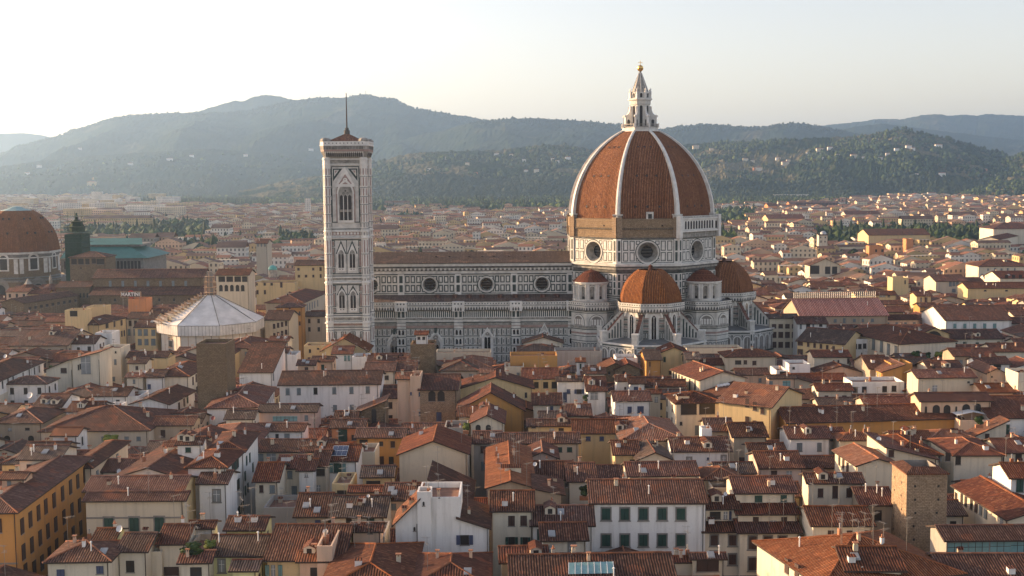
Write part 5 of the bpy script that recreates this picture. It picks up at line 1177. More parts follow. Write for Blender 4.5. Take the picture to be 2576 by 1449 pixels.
f(1495, 1832, 602, 540, 655, 'yellow', RD_, 'low yellow house with an arched vent above the grey roof', W=[(1672, 632, 50, 26, 'd')], Y=197)
f(940, 1252, 855, 628, 945, 'tan', BR, 'tan courtyard house with a dark weathered roof', W=[(1160, 900, 60, 50, 'q')])
t_(600, 930, 745, 940, 'grey', 'low shaded courtyard annex with a green glass roof', Y=196)
f(225, 592, 993, 858, 1050, 'lemon', BR, 'lemon house with a short brown roof and two roof aerials', ants=3)
f(25, 600, 1262, 1052, 1449, 'lemon', GR, 'bright lemon house with a pale window at the bottom edge', W=[(172, 1345, 52, 112, 'lF'), (290, 1320, 45, 60, 'l')], ants=1)
f(285, 520, 1415, 1265, 1449, 'lemon', GR, 'small lean porch roof in front of the bright lemon house', Y=158, D=4, ants=0, chim=0)
f(640, 1410, 1305, 950, 1449, 'yellow', BR, 'broad brown roof with a sunken terrace and a white cable', W=[(702, 1392, 42, 108, 'l'), (775, 1392, 40, 108, 'a'), (640, 1392, 40, 108, 'a')], ants=3, dishes=[(1240, 995, 32), ])
t_(1147, 1305, 1142, 1449, 'peach', 'tall peach chimney block between two roofs', Y=160)
f(975, 1240, 1320, 1280, 1449, 'peach', OR_, 'small peach shed with orange tiles beside the chimney block', Y=160.5, D=4)
h_(1190, 2115, 1640, 1150, 1700, 'peach', BR, 'broad brown hip roof crossed by cables at the bottom edge', ants=2, chim=1)
t_(1425, 1845, 1045, 1150, 'grey', 'low grey roof room with two air conditioners', W=[(1755, 1085, 60, 55, 'l'), (1670, 1088, 60, 60, 'b')])
f(1522, 1800, 1010, 928, 1040, 'peach', RD_, 'little peach loft with a single barred window', W=[(1698, 985, 45, 55, 'd')], ze=21.5)
# ---------------------------------------------------------------- bottom middle
T('B2')
YW = 172
hw = t_(76, 512, 640, 1449, 'white', 'castle like white villa with a corner turret and slit windows', W=[(140, 705, 16, 40, 'A'), (148, 908, 18, 40, 'A'), (562, 1078, 90, 100, 'oqF') if False else (300, 640, .1, .1, 'd')], Y=YW, D=9)
sd(512, 800, 955, 862, 1449, 'white', BR, 'white right wing of the turreted villa with open blue shutters', W=[(562, 1078, 88, 100, 'oq')], Y=YW, D=11, chim=1)
su(-150, 76, 905, 690, 1449, 'white', OR_, 'white left wing of the turreted villa with an orange roof', W=[(46, 965, 18, 42, 'A'), (80, 1120, 38, 60, 'y')], Y=YW, D=8)
t_(72, 214, 585, 780, 'white', 'square white turret with a stone cap on the villa', W=[(140, 705, 18, 42, 'A')], Y=YW-0.4, D=3.2, name='turret')
f(850, 1255, 797, 600, 1449, 'cream', BR, 'cream tenement with green shutters at the end of the orange roof', W=[(1043, 882, 64, 100, 'b'), (1168, 880, 64, 100, 'b'), (1045, 1100, 68, 100, 'og'), (1185, 1098, 50, 98, 'og')], ze=22, ants=2)
O('g', (800, 655), (1270, 560), (1215, 150), 640, 'tan', OR_, 'long rust orange roof running back along a dark street', ze=22, chim=3, ants=5, dishes=[(1065, 482, 26), (1285, 300, 22)])
g_(-110, 590, 205, 62, 540, 'sand', RD_, 'large windowless sand gable wall with a red roof', ze=21, D=14, chim=0)
sd(215, 620, 660, 470, 720, 'tan', BR, 'brown shed roof sloping down behind the turreted villa', ze=20.5, D=12)
f(655, 915, 98, 58, 640, 'grey', BR, 'grey street front in deep shade with a shuttered window', W=[(757, 150, 60, 68, 'b'), (757, 320, 52, 88, 'y')], ze=20, D=9)
f(920, 1732, 98, -12, 200, 'buff', BR, 'long buff house with a wide brown roof above the aerials', W=[(983, 138, 72, 50, 'd'), (1132, 138, 72, 50, 'd'), (1283, 125, 72, 42, 'd'), (1430, 150, 55, 48, 'g'), (1535, 150, 55, 50, 'g'), (1640, 150, 50, 50, 'g')])
f(790, 1212, 300, 172, 330, 'pink', RD_, 'small pink house with a red roof among the aerials', ants=2)
g_(1212, 1512, 245, 185, 275, 'pink', RD_, 'small pink gable framed by red tiles', D=9, chim=0)
f(1290, 1640, 470, 290, 560, 'tan', BR, 'tan house with a dark brown roof right of the orange roof', ants=1)
sd(1285, 1565, 612, 555, 720, 'tan', BR, 'tan wall under a sloping roof with a stained band', ze=21.5, D=9)
f(1640, 1900, 492, 300, 720, 'cream', BR, 'narrow cream house overgrown with a green creeper', W=[(1608, 515, 28, 42, 'd')], ants=1)
f(1262, 1872, 947, 742, 1160, 'white', BR, 'white house with a bright green shutter and a deep brown roof', W=[(1333, 1022, 52, 110, 'g')], ants=1)
f(1370, 1806, 1102, 935, 1245, 'cream', BR, 'low cream house with a glass balcony door', W=[(1448, 1178, 32, 85, 'l'), (1662, 1178, 52, 118, 'lF')], ants=0)
f(950, 1400, 1330, 1172, 1449, 'tan', RD_, 'bare red roof beside the cream tenement', ants=0)
hk = f(1062, 2760, 1700, 1255, 1760, 'cream', BR, 'wide brown roof with a long glass skylight at the bottom edge', ants=0, chim=3)
mb = MB()
def onroof(h, x, y, up=.3):
    X_, Y_ = px(x, y); z = h.H(.5, 0); 
    for _ in range(30):
        p = onZ(X_, Y_, z); v = (Vector((p.x, p.y, 0))-h.A).dot(h.V)/h.lv; z2 = h.H(.5, max(0, min(.5, v)))+up; z = z*.5+z2*.5
    return onZ(X_, Y_, z)
mb.poly([onroof(hk, *q) for q in ((1630, 1430), (2100, 1420), (2085, 1300), (1632, 1312))], 'glass_roof')
for i in range(8):
    a, b = onroof(hk, 1630+i*67, 1430-i*1.4, .4), onroof(hk, 1632+i*65, 1312-i*1.7, .4); mb.bar(a, b, .06, 'white_paint')
mb.build('skylight', hk.roof)
h_(10, 800, 1600, 1255, 1700, 'cream', RD_, 'dark red hip roof under the stairs of the white villa', ants=1, chim=2)
# ---------------------------------------------------------------- bottom right of centre
T('B3')
f(-237, 925, 714, 480, 1245, 'white', BR, 'big white tenement with two rows of grey framed green shutters',
  W=[(x, y, 82, 112, 'gF') for y in (812, 1082) for x in (-92, 100, 291, 484, 677)], ze=22, chim=3, ants=1, dishes=[(775, 1190, 48)])
f(150, 850, 437, 300, 485, 'cream', RD_, 'cream loft with a sunlit ridge behind the big white tenement', W=[(545, 475, 55, 18, 'd')], ze=21)
f(0, 238, 215, 70, 300, 'yellow', BR, 'small yellow house with two air conditioners on its wall', W=[(180, 275, 55, 45, 'd')])
g_(240, 580, 262, 195, 320, 'cream', GR, 'low cream gable with a grey roof and tall aerials', D=10, ants=2)
f(605, 1180, 182, 40, 330, 'white', BR, 'white house with two white framed windows and striped tiles', W=[(762, 265, 40, 62, 'lF'), (1117, 246, 40, 60, 'lF'), (955, 243, 20, 26, 'q')], dishes=[(890, 198, 22, 'r')])
f(1500, 1928, 355, 188, 470, 'pink', BR, 'pale pink house with two shuttered windows beside white walls', W=[(1635, 405, 60, 75, 'b'), (1545, 420, 15, 18, 'q'), (1790, 400, 55, 60, 'l')])
f(1395, 1740, 180, 100, 260, 'cream', BR, 'cream house with a brown roof behind the pale pink house')
f(1060, 1430, 412, 300, 480, 'grey', GR, 'dark slate grey roof over a shaded courtyard', chim=0)
h_(925, 1292, 470, 345, 560, 'tan', OR_, 'rust orange hip roof in the middle of the courtyards')
t_(1000, 1200, 545, 620, 'tan', 'small tan wall with a dark opening under the hip roof', W=[(1075, 600, 40, 40, 'd')], Y=199)
f(1252, 1845, 612, 458, 712, 'cream', RD_, 'topmost stepped storey with green shutters and a sunlit side', W=[(1475, 655, 75, 68, 'g'), (1733, 650, 65, 68, 'g')], Y=186.2, ants=1, D=9)
s_(1267, 1870, 830, 715, 915, 'cream', RD_, 'middle stepped storey with brown shutters and an air conditioner', W=[(1447, 880, 55, 72, 'b'), (1738, 880, 55, 72, 'b'), (1627, 900, 60, 40, 'l')], Y=183.5, chim=0, D=2.8)
s_(1282, 1892, 1020, 925, 1449, 'cream', RD_, 'cream tenement below the stepped storeys with framed brown windows', W=[(x, y, 76, 122, 'bF') for y in (1105, 1325) for x in (1415, 1570, 1722)], Y=181, D=2.6, chim=0)
f(935, 1265, 777, 645, 920, 'cream', BR, 'cream roof terrace house with a dark sliding door', W=[(1030, 825, 105, 75, 'd'), (1185, 825, 25, 85, 'q'), (1135, 825, 35, 75, 'l')], Y=184.4, chim=0, dishes=[(1137, 605, 22)])
s_(920, 1282, 1012, 930, 1449, 'cream', BR, 'cream tenement between the white one and the stepped one', W=[(1020, 1082, 72, 100, 'bF'), (1208, 1082, 72, 100, 'bF'), (1018, 1250, 72, 100, 'dF'), (1206, 1278, 72, 100, 'bF')], Y=182, D=2.5, chim=0)
f(800, 1115, 1292, 1245, 1449, 'cream', BR, 'small cream house with a wide brown slatted window', W=[(952, 1338, 220, 118, 'b')], Y=166, chim=0)
f(610, 790, 1325, 1270, 1449, 'cream', RD_, 'tiny red lean roof with three clay chimney pots', Y=167, chim=3)
O('h', (1655, 1112), (2150, 1590), (3560, 1449), 1700, 'cream', OR_, 'wide orange hip roof bristling with aerials in front of the stone tower', W=[(1768, 1345, 1.1, 2.0, 'b'), (1872, 1400, 1.1, 2.0, 'b')], ze=21.5, chim=4, ants=8, dishes=[(2790+190, 1160, 26), (2740, 1090, 28), (3110, 1195, 28, 'r')])
T('B4')
f(290, 850, 1412, 1250, 1449, 'cream', BR, 'cream house with a sunlit end wall at the bottom right', ze=22.5, ants=2, D=9)
f(-105, 442, 508, 408, 650, 'cream', BR, 'cream house with three brown shutters and a terrace parapet', W=[(15, 594, 55, 85, 'b'), (165, 585, 55, 118, 'b'), (312, 592, 60, 85, 'b')], ze=22)
t_(-20, 458, 650, 760, 'sand', 'plain sand terrace wall with faded paint', Y=194)
f(-60, 545, 948, 752, 1062, 'cream', BR, 'cream house with small brown windows left of the stone tower', W=[(120, 1020, 58, 75, 'b'), (315, 1020, 55, 75, 'b'), (500, 1020, 60, 75, 'b')], ants=2)
f(440, 765, 735, 562, 900, 'tan', RD_, 'dark red roof in the shade left of the stone tower')
O('f', (165, 178), (395, 332), (692, 250), 560, 'cream', OR_, 'cream house with a glowing orange roof and a sunlit west wall', W=[(210, 262, 1.0, 1.7, 'd'), (252, 300, 1.0, 1.9, 'b'), (295, 335, 1.0, 1.9, 'b')], ze=20.5, dishes=[(615, 40, 24)])
sd(690, 1205, 250, 128, 600, 'sand', RD_, 'large plain sand wall under a sloping red roof behind the tower', W=[(742, 190, 50, 68, 'b')], ze=20.5, D=12)
h_(1390, 1882, 222, 30, 420, 'cream', RD_, 'cream corner house with iron balconies and a red hip roof', W=[(1430, 250, 50, 100, 'd'), (1325, 225, 50, 80, 'd')], ze=20.5)
h_(780, 1250, 222, 0, 300, 'cream', RD_, 'broad red hip roof touched by sunlight above the stone tower', ze=20.5, W=[(1240, 245, 36, 50, 'y')], chim=3)
f(1882, 2330, 198, 50, 430, 'cream', RD_, 'cream house with dark shutters at the right edge', W=[(1885, 260, 32, 65, 'b'), (2050, 245, 60, 90, 'd')])
f(1975, 2330, 458, 308, 655, 'white', RD_, 'tall white house with a green door and a bright sunlit west wall', W=[(2065, 520, 70, 115, 'g')], ze=23)
O('f', (1392, 545), (1945, 890), (2500, 850), 1000, 'cream', RD_, 'long house with a row of small windows set at an angle right of the tower', W=[(x, y, 1.0, 1.7, st) for x, y, st in ((1468, 655, 'd'), (1510, 682, 'd'), (1568, 712, 'd'), (1617, 742, 'b'), (1665, 770, 'y'), (1715, 800, 'y'), (1880, 895, 'l'), (1410, 640, 'd'))], ze=19.5, ants=1)
f(1310, 2360, 1100, 950, 1245, 'grey', BR, 'long loggia with green glazed bays below a brown roof', W=[(1425, 1170, 190, 118, 'G'), (1640, 1168, 190, 118, 'G'), (1862, 1160, 190, 118, 'G'), (2070, 1150, 180, 118, 'G')], ze=20.5, chim=0)
f(1400, 2360, 1650, 1245, 1700, 'tan', BR, 'brown roof with an air conditioner below the glazed loggia', ants=0)
# the stone tower
ht = F('t', 905, 1322, 395, 395, 1200, 'stone_tower', 'cotto', 'square rough stone tower with putlog holes and a tiled open top', Y=180, D=7.2, cat='tower', name='stone_tower', chim=0, ants=0)
mb = MB(); zt = ht.ze+0.88
def lerp2(a, b): return ht.P(a, b, 0)
o4 = [(-.04, -.04), (1.04, -.04), (1.04, 1.04), (-.04, 1.04)]; i4 = [(.2, .2), (.8, .2), (.8, .8), (.2, .8)]
for i in range(4):
    j = (i+1) % 4; pa, pb, pc, pd_ = [ht.P(*q, 0) for q in (o4[i], o4[j], i4[j], i4[i])]
    up = lambda p_, z: p_+Vector((0, 0, z))
    mb.poly([up(pa, zt+.05), up(pb, zt+.05), up(pc, zt+.75), up(pd_, zt+.75)], BR, [(0, 2), (7.5, 2), (6, 0), (1.5, 0)]); mb.poly([up(pd_, zt+.75), up(pc, zt+.75), up(pc, zt-1.0), up(pd_, zt-1.0)], 'pietra_serena'); mb.poly([up(pa, zt-.15), up(pb, zt-.15), up(pb, zt+.05), up(pa, zt+.05)], 'tile_orange')
mb.build('tiled_rim', ht.root)
mb = MB(); rr_ = random.Random(3)
for e in (0, 3):
    O_, U_, N_ = ht.edges[e]; W = Wall(mb, O_, (U_.x, U_.y), N_)
    for i in range(6):
        for c in (.22, .78): u = (c+rr_.uniform(-.03, .03))*ht.lu; W.rect(u-.16, u+.16, zt-2-i*2.1-.18, zt-2-i*2.1+.18, 'window_dark', .03)
mb.build('putlog_holes', ht.root)
# ---------------------------------------------------------------- upper left old town
T('A0')
f(120, 845, 268, 60, 300, 'tan', BR, 'wide tan house with a broad brown roof left of the baptistery', dishes=[(785, 158, 18)], chim=4)
f(790, 1180, 245, 145, 300, 'white', BR, 'white house with a low brown roof and a satellite dish', dishes=[(1027, 62, 20)])
t_(1190, 1402, 100, 285, 'white', 'white cube house with one dark balcony opening', W=[(1255, 190, 55, 60, 'd')], ze=22)
f(1692, 1972, 38, -60, 325, 'yellow', BR, 'pale yellow house with blue grey shutters beside the tented baptistery', W=[(1755, 92, 50, 75, 'y'), (1830, 92, 50, 75, 'y'), (1925, 95, 50, 70, 'y'), (1755, 212, 48, 72, 'y'), (1838, 212, 50, 72, 'y'), (1925, 212, 52, 78, 'y')], ze=20)
O('h', (-420, 640), (-60, 735), (545, 470), 640, 'white', BR, 'long white house with a row of narrow windows at the left edge', W2=[(x, y, 0.95, 1.9, 'd') for x, y in ((30, 750), (98, 712), (162, 685), (288, 640), (365, 600), (430, 575), (490, 550))], ze=21, dishes=[(68, 392, 26)])
O('t', (-300, 840), (-40, 900), (600, 600), 980, 'cream', 'lead_roof', 'cream lower storey with dark doors along the left edge', W2=[(x, y, 0.95, 2.0, 'b') for x, y in ((110, 880), (175, 858), (232, 838), (297, 800), (372, 745), (435, 745), (500, 700))], ze=17.5)
su(580, 905, 560, 430, 785, 'cream', BR, 'cream block with a slanted top and one small window', W=[(800, 570, 72, 55, 'b')], ze=20, D=10)
su(905, 1248, 430, 345, 785, 'cream', OR_, 'cream modern block with a tall bay window', W=[(1078, 500, 112, 205, 'l'), (985, 530, 16, 62, 'd'), (1008, 520, 16, 62, 'd')], ze=22, D=10, Y=330)
t_(1250, 1512, 290, 765, 'cream', 'tall cream block with six small dark windows', W=[(1332, 336, 70, 40, 'b'), (1452, 340, 18, 22, 'd'), (1300, 455, 70, 34, 'd'), (1448, 463, 26, 60, 'y'), (1286, 676, 45, 55, 'd'), (1420, 676, 48, 52, 'y')], ze=23, D=9)
f(1600, 2085, 418, 348, 470, 'yellow', BR, 'yellow house with dark openings in front of the baptistery', W=[(1725, 438, 40, 24, 'd'), (1855, 450, 85, 40, 'd')])
t_(1912, 2105, 425, 545, 'yellow', 'pale yellow roof block with a white rim')
f(1618, 1822, 492, 462, 605, 'cream', BR, 'small cream house with one square window behind the tall block', W=[(1718, 538, 35, 45, 'b')], D=6)
f(1590, 1800, 668, 612, 740, 'cream', RD_, 'cream cottage with a dark red roof in the left quarter', W=[(1683, 708, 28, 48, 'y')], dishes=[(1822, 585, 20)])
O('h', (2100, 560), (2362, 655), (2640, 500), 900, 'cream', BR, 'cream street palazzo with tall dark windows left of the brown tower', W2=[(x, y, 1.1, 2.2, 'b') for x, y in ((2420, 700), (2460, 665), (2510, 625), (2555, 600), (2470, 820), (2515, 775), (2560, 735))], ze=20)
f(1835, 2045, 668, 618, 865, 'white', BR, 'white house with a rounded gable and a blue window', W=[(1873, 772, 38, 55, 'q')], D=8)
t_(2055, 2320, 560, 720, 'white', 'low white terrace with a railing on top')
f(1145, 1585, 905, 790, 965, 'white', BR, 'white house with a long mossy brown roof')
t_(1395, 1745, 893, 1010, 'white', 'low white wall with small roof vents')
O('g', (1640, 1010), (2112, 1010), (2440, 840), 1060, 'white', BR, 'white gabled house whose brown roof runs back to the street', W2=[(2245, 1020, 1.0, 1.9, 'b'), (2310, 970, 1.0, 1.9, 'b'), (2350, 930, 1.0, 1.9, 'g')], ze=19.5, dishes=[(1892, 925, 18)])
f(430, 760, 1042, 868, 1100, 'white', BR, 'white rimmed house with a brown roof and skylight boxes', dishes=[(375, 882, 42)])
h_(-90, 520, 1245, 1032, 1449, 'tan', BR, 'tan palazzo with arched windows at the left edge', W=[(125, 1310, 40, 28, 'l'), (345, 1305, 50, 28, 'd'), (90, 1420, 70, 60, 'A'), (390, 1420, 70, 60, 'A')], ze=19, walltop=5)
O('h', (512, 1352), (1868, 1335), (2145, 1090), 1440, 'buff', RD_, 'very wide buff palazzo with a great red hip roof and green gutters', ze=19, W=[(x, 1425, 50, 50, 'y') for x in (1300, 1590, 1740)], W2=[(x, y, 1.2, 2.6, 'y') for x, y in ((1950, 1390), (2000, 1340), (2060, 1290), (2090, 1250))], chim=5, ants=2)
f(665, 960, 1405, 1268, 1440, 'white', OR_, 'small bright orange roof in front of the wide buff palazzo', D=6, ants=0)
f(850, 1240, 1100, 972, 1130, 'white', BR, 'white house with three pale skylight boxes', chim=3)
g_(1105, 1300, 1112, 1065, 1135, 'white', BR, 'tiny white gable next to a round white roof room', D=6)
t_(1300, 1452, 1042, 1125, 'white', 'round white roof room with a small blue door', W=[(1362, 1085, 22, 60, 'q')])
T('A1')
tb = F('t', -112, 262, 235, 235, 1000, 'stone_brown', 'cotto', 'broad windowless medieval tower of brown stone', Y=285, D=9, cat='tower', name='stone_tower', chim=0, ants=0)
h_(250, 622, 300, 115, 430, 'tan', RD_, 'tan house with a warm red hip roof behind the brown tower', ze=20)
O('h', (120, 330), (272, 425), (605, 205), 660, 'yellow', BR, 'yellowish palazzo lining the shaded street by the brown tower', W2=[(x, y, 1.15, 2.2, st) for x, y, st in ((287, 500, 'b'), (315, 470, 'b'), (340, 440, 'b'), (290, 640, 'b'), (320, 615, 'b'), (347, 590, 'b'), (470, 392, 'b'), (500, 362, 'b'), (530, 335, 'y'))], ze=19.5)
h_(552, 845, 312, 235, 540, 'white', BR, 'white tower house with a small hip roof and triple window', W=[(643, 382, 92, 58, 'd')], ze=22)
O('s', (580, 505), (840, 605), (1005, 478), 790, 'white', BR, 'white house with a dark sloping roof below the white tower house', W2=[(855, 650, 1.0, 2.0, 'y')], ze=20)
f(852, 1030, 357, 312, 420, 'white', BR, 'white house with a narrow brown roof strip beside the tower house', D=7)
t_(1028, 1142, 372, 640, 'white', 'tall narrow white chimney block near the bell tower')
f(935, 2185, 764, 585, 1175, 'white', BR, 'very long white house with six windows and a grey brown roof', W=[(1037, 835, 48, 80, 'y'), (1178, 833, 48, 80, 'y'), (1387, 827, 48, 80, 'd'), (1622, 823, 48, 78, 'y'), (1838, 817, 48, 78, 'y'), (2042, 812, 48, 78, 'y'), (1393, 1052, 48, 80, 'y'), (1632, 1044, 48, 80, 'y'), (1843, 1040, 48, 80, 'y')], ze=20, chim=4, ants=0)
O('h', (10, 1075), (700, 1045), (870, 800), 1100, 'white', RD_, 'large red hip roof beside the long white house', ze=19.5, chim=3, ants=1, dishes=[(418, 775, 20, 'r'), (95, 1090, 30)])
g_(222, 506, 945, 912, 1075, 'white', BR, 'white gabled roof room with a pair of tall windows', W=[(395, 1030, 32, 90, 'l'), (437, 1030, 32, 90, 'l')], D=8, ze=20.5)
f(680, 1390, 1102, 1005, 1245, 'pink', GR, 'pinkish house with a strip of dark framed studio windows', W=[(1005, 1173, 300, 58, 'G'), (1272, 1165, 42, 62, 'y')])
f(650, 1228, 1345, 1245, 1470, 'white', BR, 'white house with an open dark door and grey shutters', W=[(905, 1398, 42, 62, 'd'), (1030, 1395, 62, 62, 'y')])
f(265, 600, 1195, 1085, 1345, 'cream', GR, 'cream house with striped grey tiles and a white side wall', dishes=[(428, 1245, 26)], ants=0)
h_(-60, 640, 1520, 1225, 1560, 'white', RD_, 'dark red hip roof left of the open dark door', dishes=[(103, 1170, 28, 'r')], ants=1)
su(1885, 2255, 1112, 965, 1265, 'stone_brown', BR, 'old brown stone house with one tall arched window', W=[(2120, 1160, 58, 215, 'A')], ze=20, D=8)
f(1590, 1992, 1302, 1195, 1449, 'orange', BR, 'orange house with a big dark green shutter', W=[(1730, 1385, 108, 150, 'g'), (1870, 1410, 60, 60, 'd')])
f(1640, 1900, 1185, 1108, 1210, 'pink', BR, 'low pinkish house with a pale green glass panel', D=6)
f(1602, 1842, 374, 275, 575, 'white', RD_, 'white house with a bright red roof beside a terrace of tables', W=[(1760, 415, 28, 62, 'a'), (1805, 415, 28, 62, 'a')])
t_(1842, 2040, 400, 560, 'white', 'white roof terrace with parasols and white tables', Y=352)
g_(1462, 2038, 330, 178, 400, 'yellow', OR_, 'broad yellow gable with orange roof edges before the bell tower', ze=20, D=12)
f(1165, 1372, 515, 450, 600, 'peach', BR, 'small peach house with one brown door', W=[(1273, 565, 42, 72, 'b')])
f(1345, 1600, 468, 405, 520, 'peach', BR, 'peach house with a brown roof right behind the brown door house')
t_(1240, 1560, 258, 380, 'yellow', 'long cream wall with a dark square window before the street canyon', W=[(1317, 325, 26, 40, 'd'), (1420, 297, 28, 20, 'd')])
f(815, 1040, 207, 152, 300, 'cream', RD_, 'cream house with a teal shutter below the street palazzi', W=[(893, 272, 46, 70, 'g')])
f(2052, 2388, 467, 392, 520, 'cream', BR, 'long low cream house at the foot of the nave')
f(2012, 2372, 592, 482, 620, 'cream', BR, 'second low cream house in front of the nave with a brown roof')
f(2400, 2640, 582, 455, 610, 'white', BR, 'white house with a dark roof in front of the aisle wall')
# ---------------------------------------------------------------- upper middle old town
T('A2')
bt2 = F('t', 2, 305, 240, 240, 560, 'stone_brown', 'cotto', 'rough brown stone tower with a small belvedere before the nave', Y=338, D=9, cat='tower', name='stone_tower', chim=0)
f(76, 210, 132, 108, 240, 'white', RD_, 'little open white belvedere with a tiled roof on the brown tower', W=[(112, 165, 36, 32, 'd'), (172, 165, 36, 32, 'd')], Y=341, D=4, chim=0, name='belvedere', cat='belvedere')
f(125, 582, 826, 622, 1218, 'stone_tower', RD_, 'square stone tower house with two wide dark openings', W=[(275, 890, 86, 128, 'A'), (390, 890, 86, 128, 'A'), (363, 1150, 62, 112, 'q')], ze=22, chim=0, ants=0)
t_(0, 128, 640, 1215, 'peach', 'tall peach wall with tiny windows left of the stone tower house', W=[(12, 860, 20, 34, 'q'), (120, 868, 22, 52, 'q'), (125, 1112, 30, 52, 'q')], Y=283)  # peach plaster carries the warm light on this front
f(-160, 10, 690, 612, 1000, 'peach', OR_, 'house lit peach with an orange roof catching the light beside the stone house', Y=284)  # warm light put into the wall colour here too
h_(392, 850, 582, 440, 660, 'grey', GR, 'shaded grey house with a dark mottled hip roof')
h_(520, 1000, 545, 372, 600, 'tan', OR_, 'tan house with an orange hip roof and one white skylight')
t_(1255, 1848, 385, 550, 'ochre', 'windowless ochre wall standing before the cathedral', ze=22)
t_(1820, 2412, 325, 505, 'grey', 'long blank grey wall before the cathedral apse', ze=20)
t_(320, 1015, 345, 440, 'sand', 'long low sand wall with chimney stubs at the nave foot', ze=19)
f(1435, 1852, 690, 548, 860, 'yellow', RD_, 'yellow house with four wide dark windows under striped tiles', W=[(1480, 728, 62, 34, 'y'), (1585, 752, 58, 72, 'd'), (1702, 752, 60, 76, 'd'), (1808, 752, 60, 78, 'd')], chim=4, ants=2)
t_(1185, 1430, 520, 740, 'sand', 'plain sand block with an air conditioner and a small window', W=[(1355, 622, 34, 46, 'y')])
g_(610, 1540, 808, 668, 1010, 'yellow', RD_, 'wide low yellow gable with scattered small windows', W=[(1172, 832, 38, 60, 'd'), (1317, 880, 30, 24, 'd'), (1455, 878, 28, 62, 'd')], ze=20, D=12, chim=3)
f(892, 1025, 612, 575, 705, 'cream', OR_, 'tiny cream cabin with an open balcony on the yellow gable', W=[(918, 672, 28, 50, 'q'), (990, 662, 40, 40, 'd')], D=4, ze=22.5, chim=0)
g_(600, 1422, 1078, 872, 1140, 'ochre', RD_, 'wide low roof gable of red tiles over an ochre wall', ze=19.5, D=12)
g_(910, 1112, 905, 868, 985, 'cream', RD_, 'small cream dormer house with a glass door', W=[(1008, 935, 52, 85, 'yF')], D=7, ze=21.5)
g_(765, 1165, 1238, 1140, 1449, 'cream', RD_, 'cream house with two arched windows in its gable', W=[(855, 1308, 62, 112, 'A'), (983, 1308, 62, 112, 'A')], D=13, ze=20.5)
f(615, 1030, 1162, 1010, 1210, 'tan', OR_, 'orange brown roof in the middle of the old town', D=9)
f(1852, 2228, 717, 655, 1012, 'white', GR, 'white house with open dark blue shutters', W=[(1990, 832, 48, 55, 'q'), (2122, 834, 62, 54, 'oq'), (1945, 905, 46, 120, 'q')])
f(1552, 1888, 1012, 870, 1105, 'cream', BR, 'cream house with a dark brown roof and one tiny window', W=[(1778, 1042, 38, 48, 'q')], dishes=[(1618, 1118, 38)])
f(2228, 2458, 842, 660, 1065, 'white', RD_, 'white house with a rust roof and a wide open window', W=[(2310, 888, 90, 82, 'l')])
f(1485, 2066, 1282, 1195, 1340, 'yellow', BR, 'low yellow house with small light windows and a red dish', W=[(1550, 1275, 55, 26, 'd'), (1780, 1312, 62, 26, 'l'), (1897, 1310, 65, 34, 'd')], dishes=[(1625, 1225, 36, 'r')])
f(1640, 1945, 1195, 1100, 1220, 'grey', GR, 'grey tiled roof beside a very large satellite dish')
f(1972, 2262, 1150, 1010, 1180, 'tan', BR, 'tan house with a flat looking brown roof')
f(2060, 2725, 1372, 1200, 1449, 'yellow', BR, 'wide yellow house with deep blue windows', W=[(2235, 1425, 60, 50, 'q'), (2405, 1425, 52, 50, 'q')], ants=1)
f(2098, 2188, 474, 448, 560, 'white', OR_, 'tiny white dormer with a green door and orange roof', W=[(2140, 515, 24, 60, 'g')], D=4)
f(2195, 2445, 622, 545, 655, 'cream', BR, 'cream house with a brown roof next to the tiny dormer')
g_(2410, 2740, 560, 490, 700, 'stone_brown', OR_, 'brown stone gable with orange roof edges before the apse', W=[(2500, 600, 28, 34, 'd')], D=9)
t_(140, 430, 1380, 1449, 'tan', 'tan roof room with a white dish at its corner', dishes=[(388, 1385, 24)])
t_(430, 715, 1290, 1449, 'grey', 'grey roof terrace with plants and blue covers', Y=250)
# ---------------------------------------------------------------- upper right of centre
T('A3')
g_(575, 902, 352, 292, 625, 'yellow', RD_, 'yellow villa with a pediment and green shutters before the apse', W=[(622, 430, 28, 62, 'g'), (860, 420, 30, 60, 'g'), (690, 595, 32, 45, 'b')], ze=21, D=10)
O('f', (715, 575), (1067, 708), (1388, 592), 800, 'cream', RD_, 'sunlit cream hall with a row of tall arched windows', W=[(x, y, 1.0, 3.2, 'A') for x, y in ((735, 640), (769, 660), (803, 690), (841, 710), (883, 735), (938, 752), (1006, 765))], ze=20, chim=2, ants=0)
O('su', (1290, 905), (1640, 880), (1440, 790), 1200, 'pink', OR_, 'pale pink house with a vivid orange roof and four domed skylights', ze=17.5, chim=1, p=.24)
mb = MB(); hp_ = HOUSES[-1]
for i in range(4): q = hp_.P(.45+.09*i, .72-.03*i, hp_.H(.45+.09*i, .5)+.2); mb.lathe(q.x, q.y, [(.6, q.z), (.6, q.z+.3), (.4, q.z+.5), (0, q.z+.6)], 10, 'white_paint')
mb.build('domed_skylights', hp_.roof)
O('h', (640, 892), (768, 1000), (1330, 978), 1440, 'cream', BR, 'corner tower house with a wide glazed top loggia and hip roof', W=[(655, 972, .8, 1.8, 'b'), (722, 1042, .8, 1.8, 'b'), (655, 1128, .8, 1.6, 'b'), (717, 1202, .8, 1.6, 'b')], W2=[(925, 1055, 200, 130, 'd'), (1155, 1050, 195, 128, 'd'), (828, 1235, 30, 40, 'd'), (1035, 1318, 65, 112, 'y')], ze=20.5, chim=0, ants=0)
O('f', (1580, 872), (1955, 1050), (2345, 880), 1400, 'yellow', OR_, 'bright yellow palazzo with its west wall half in sunlight', W=[(x, y, .95, 1.9, 'b') for x, y in ((1660, 975), (1755, 1018), (1850, 1062), (1658, 1200), (1750, 1250), (1845, 1308))], ze=22.5, chim=2)
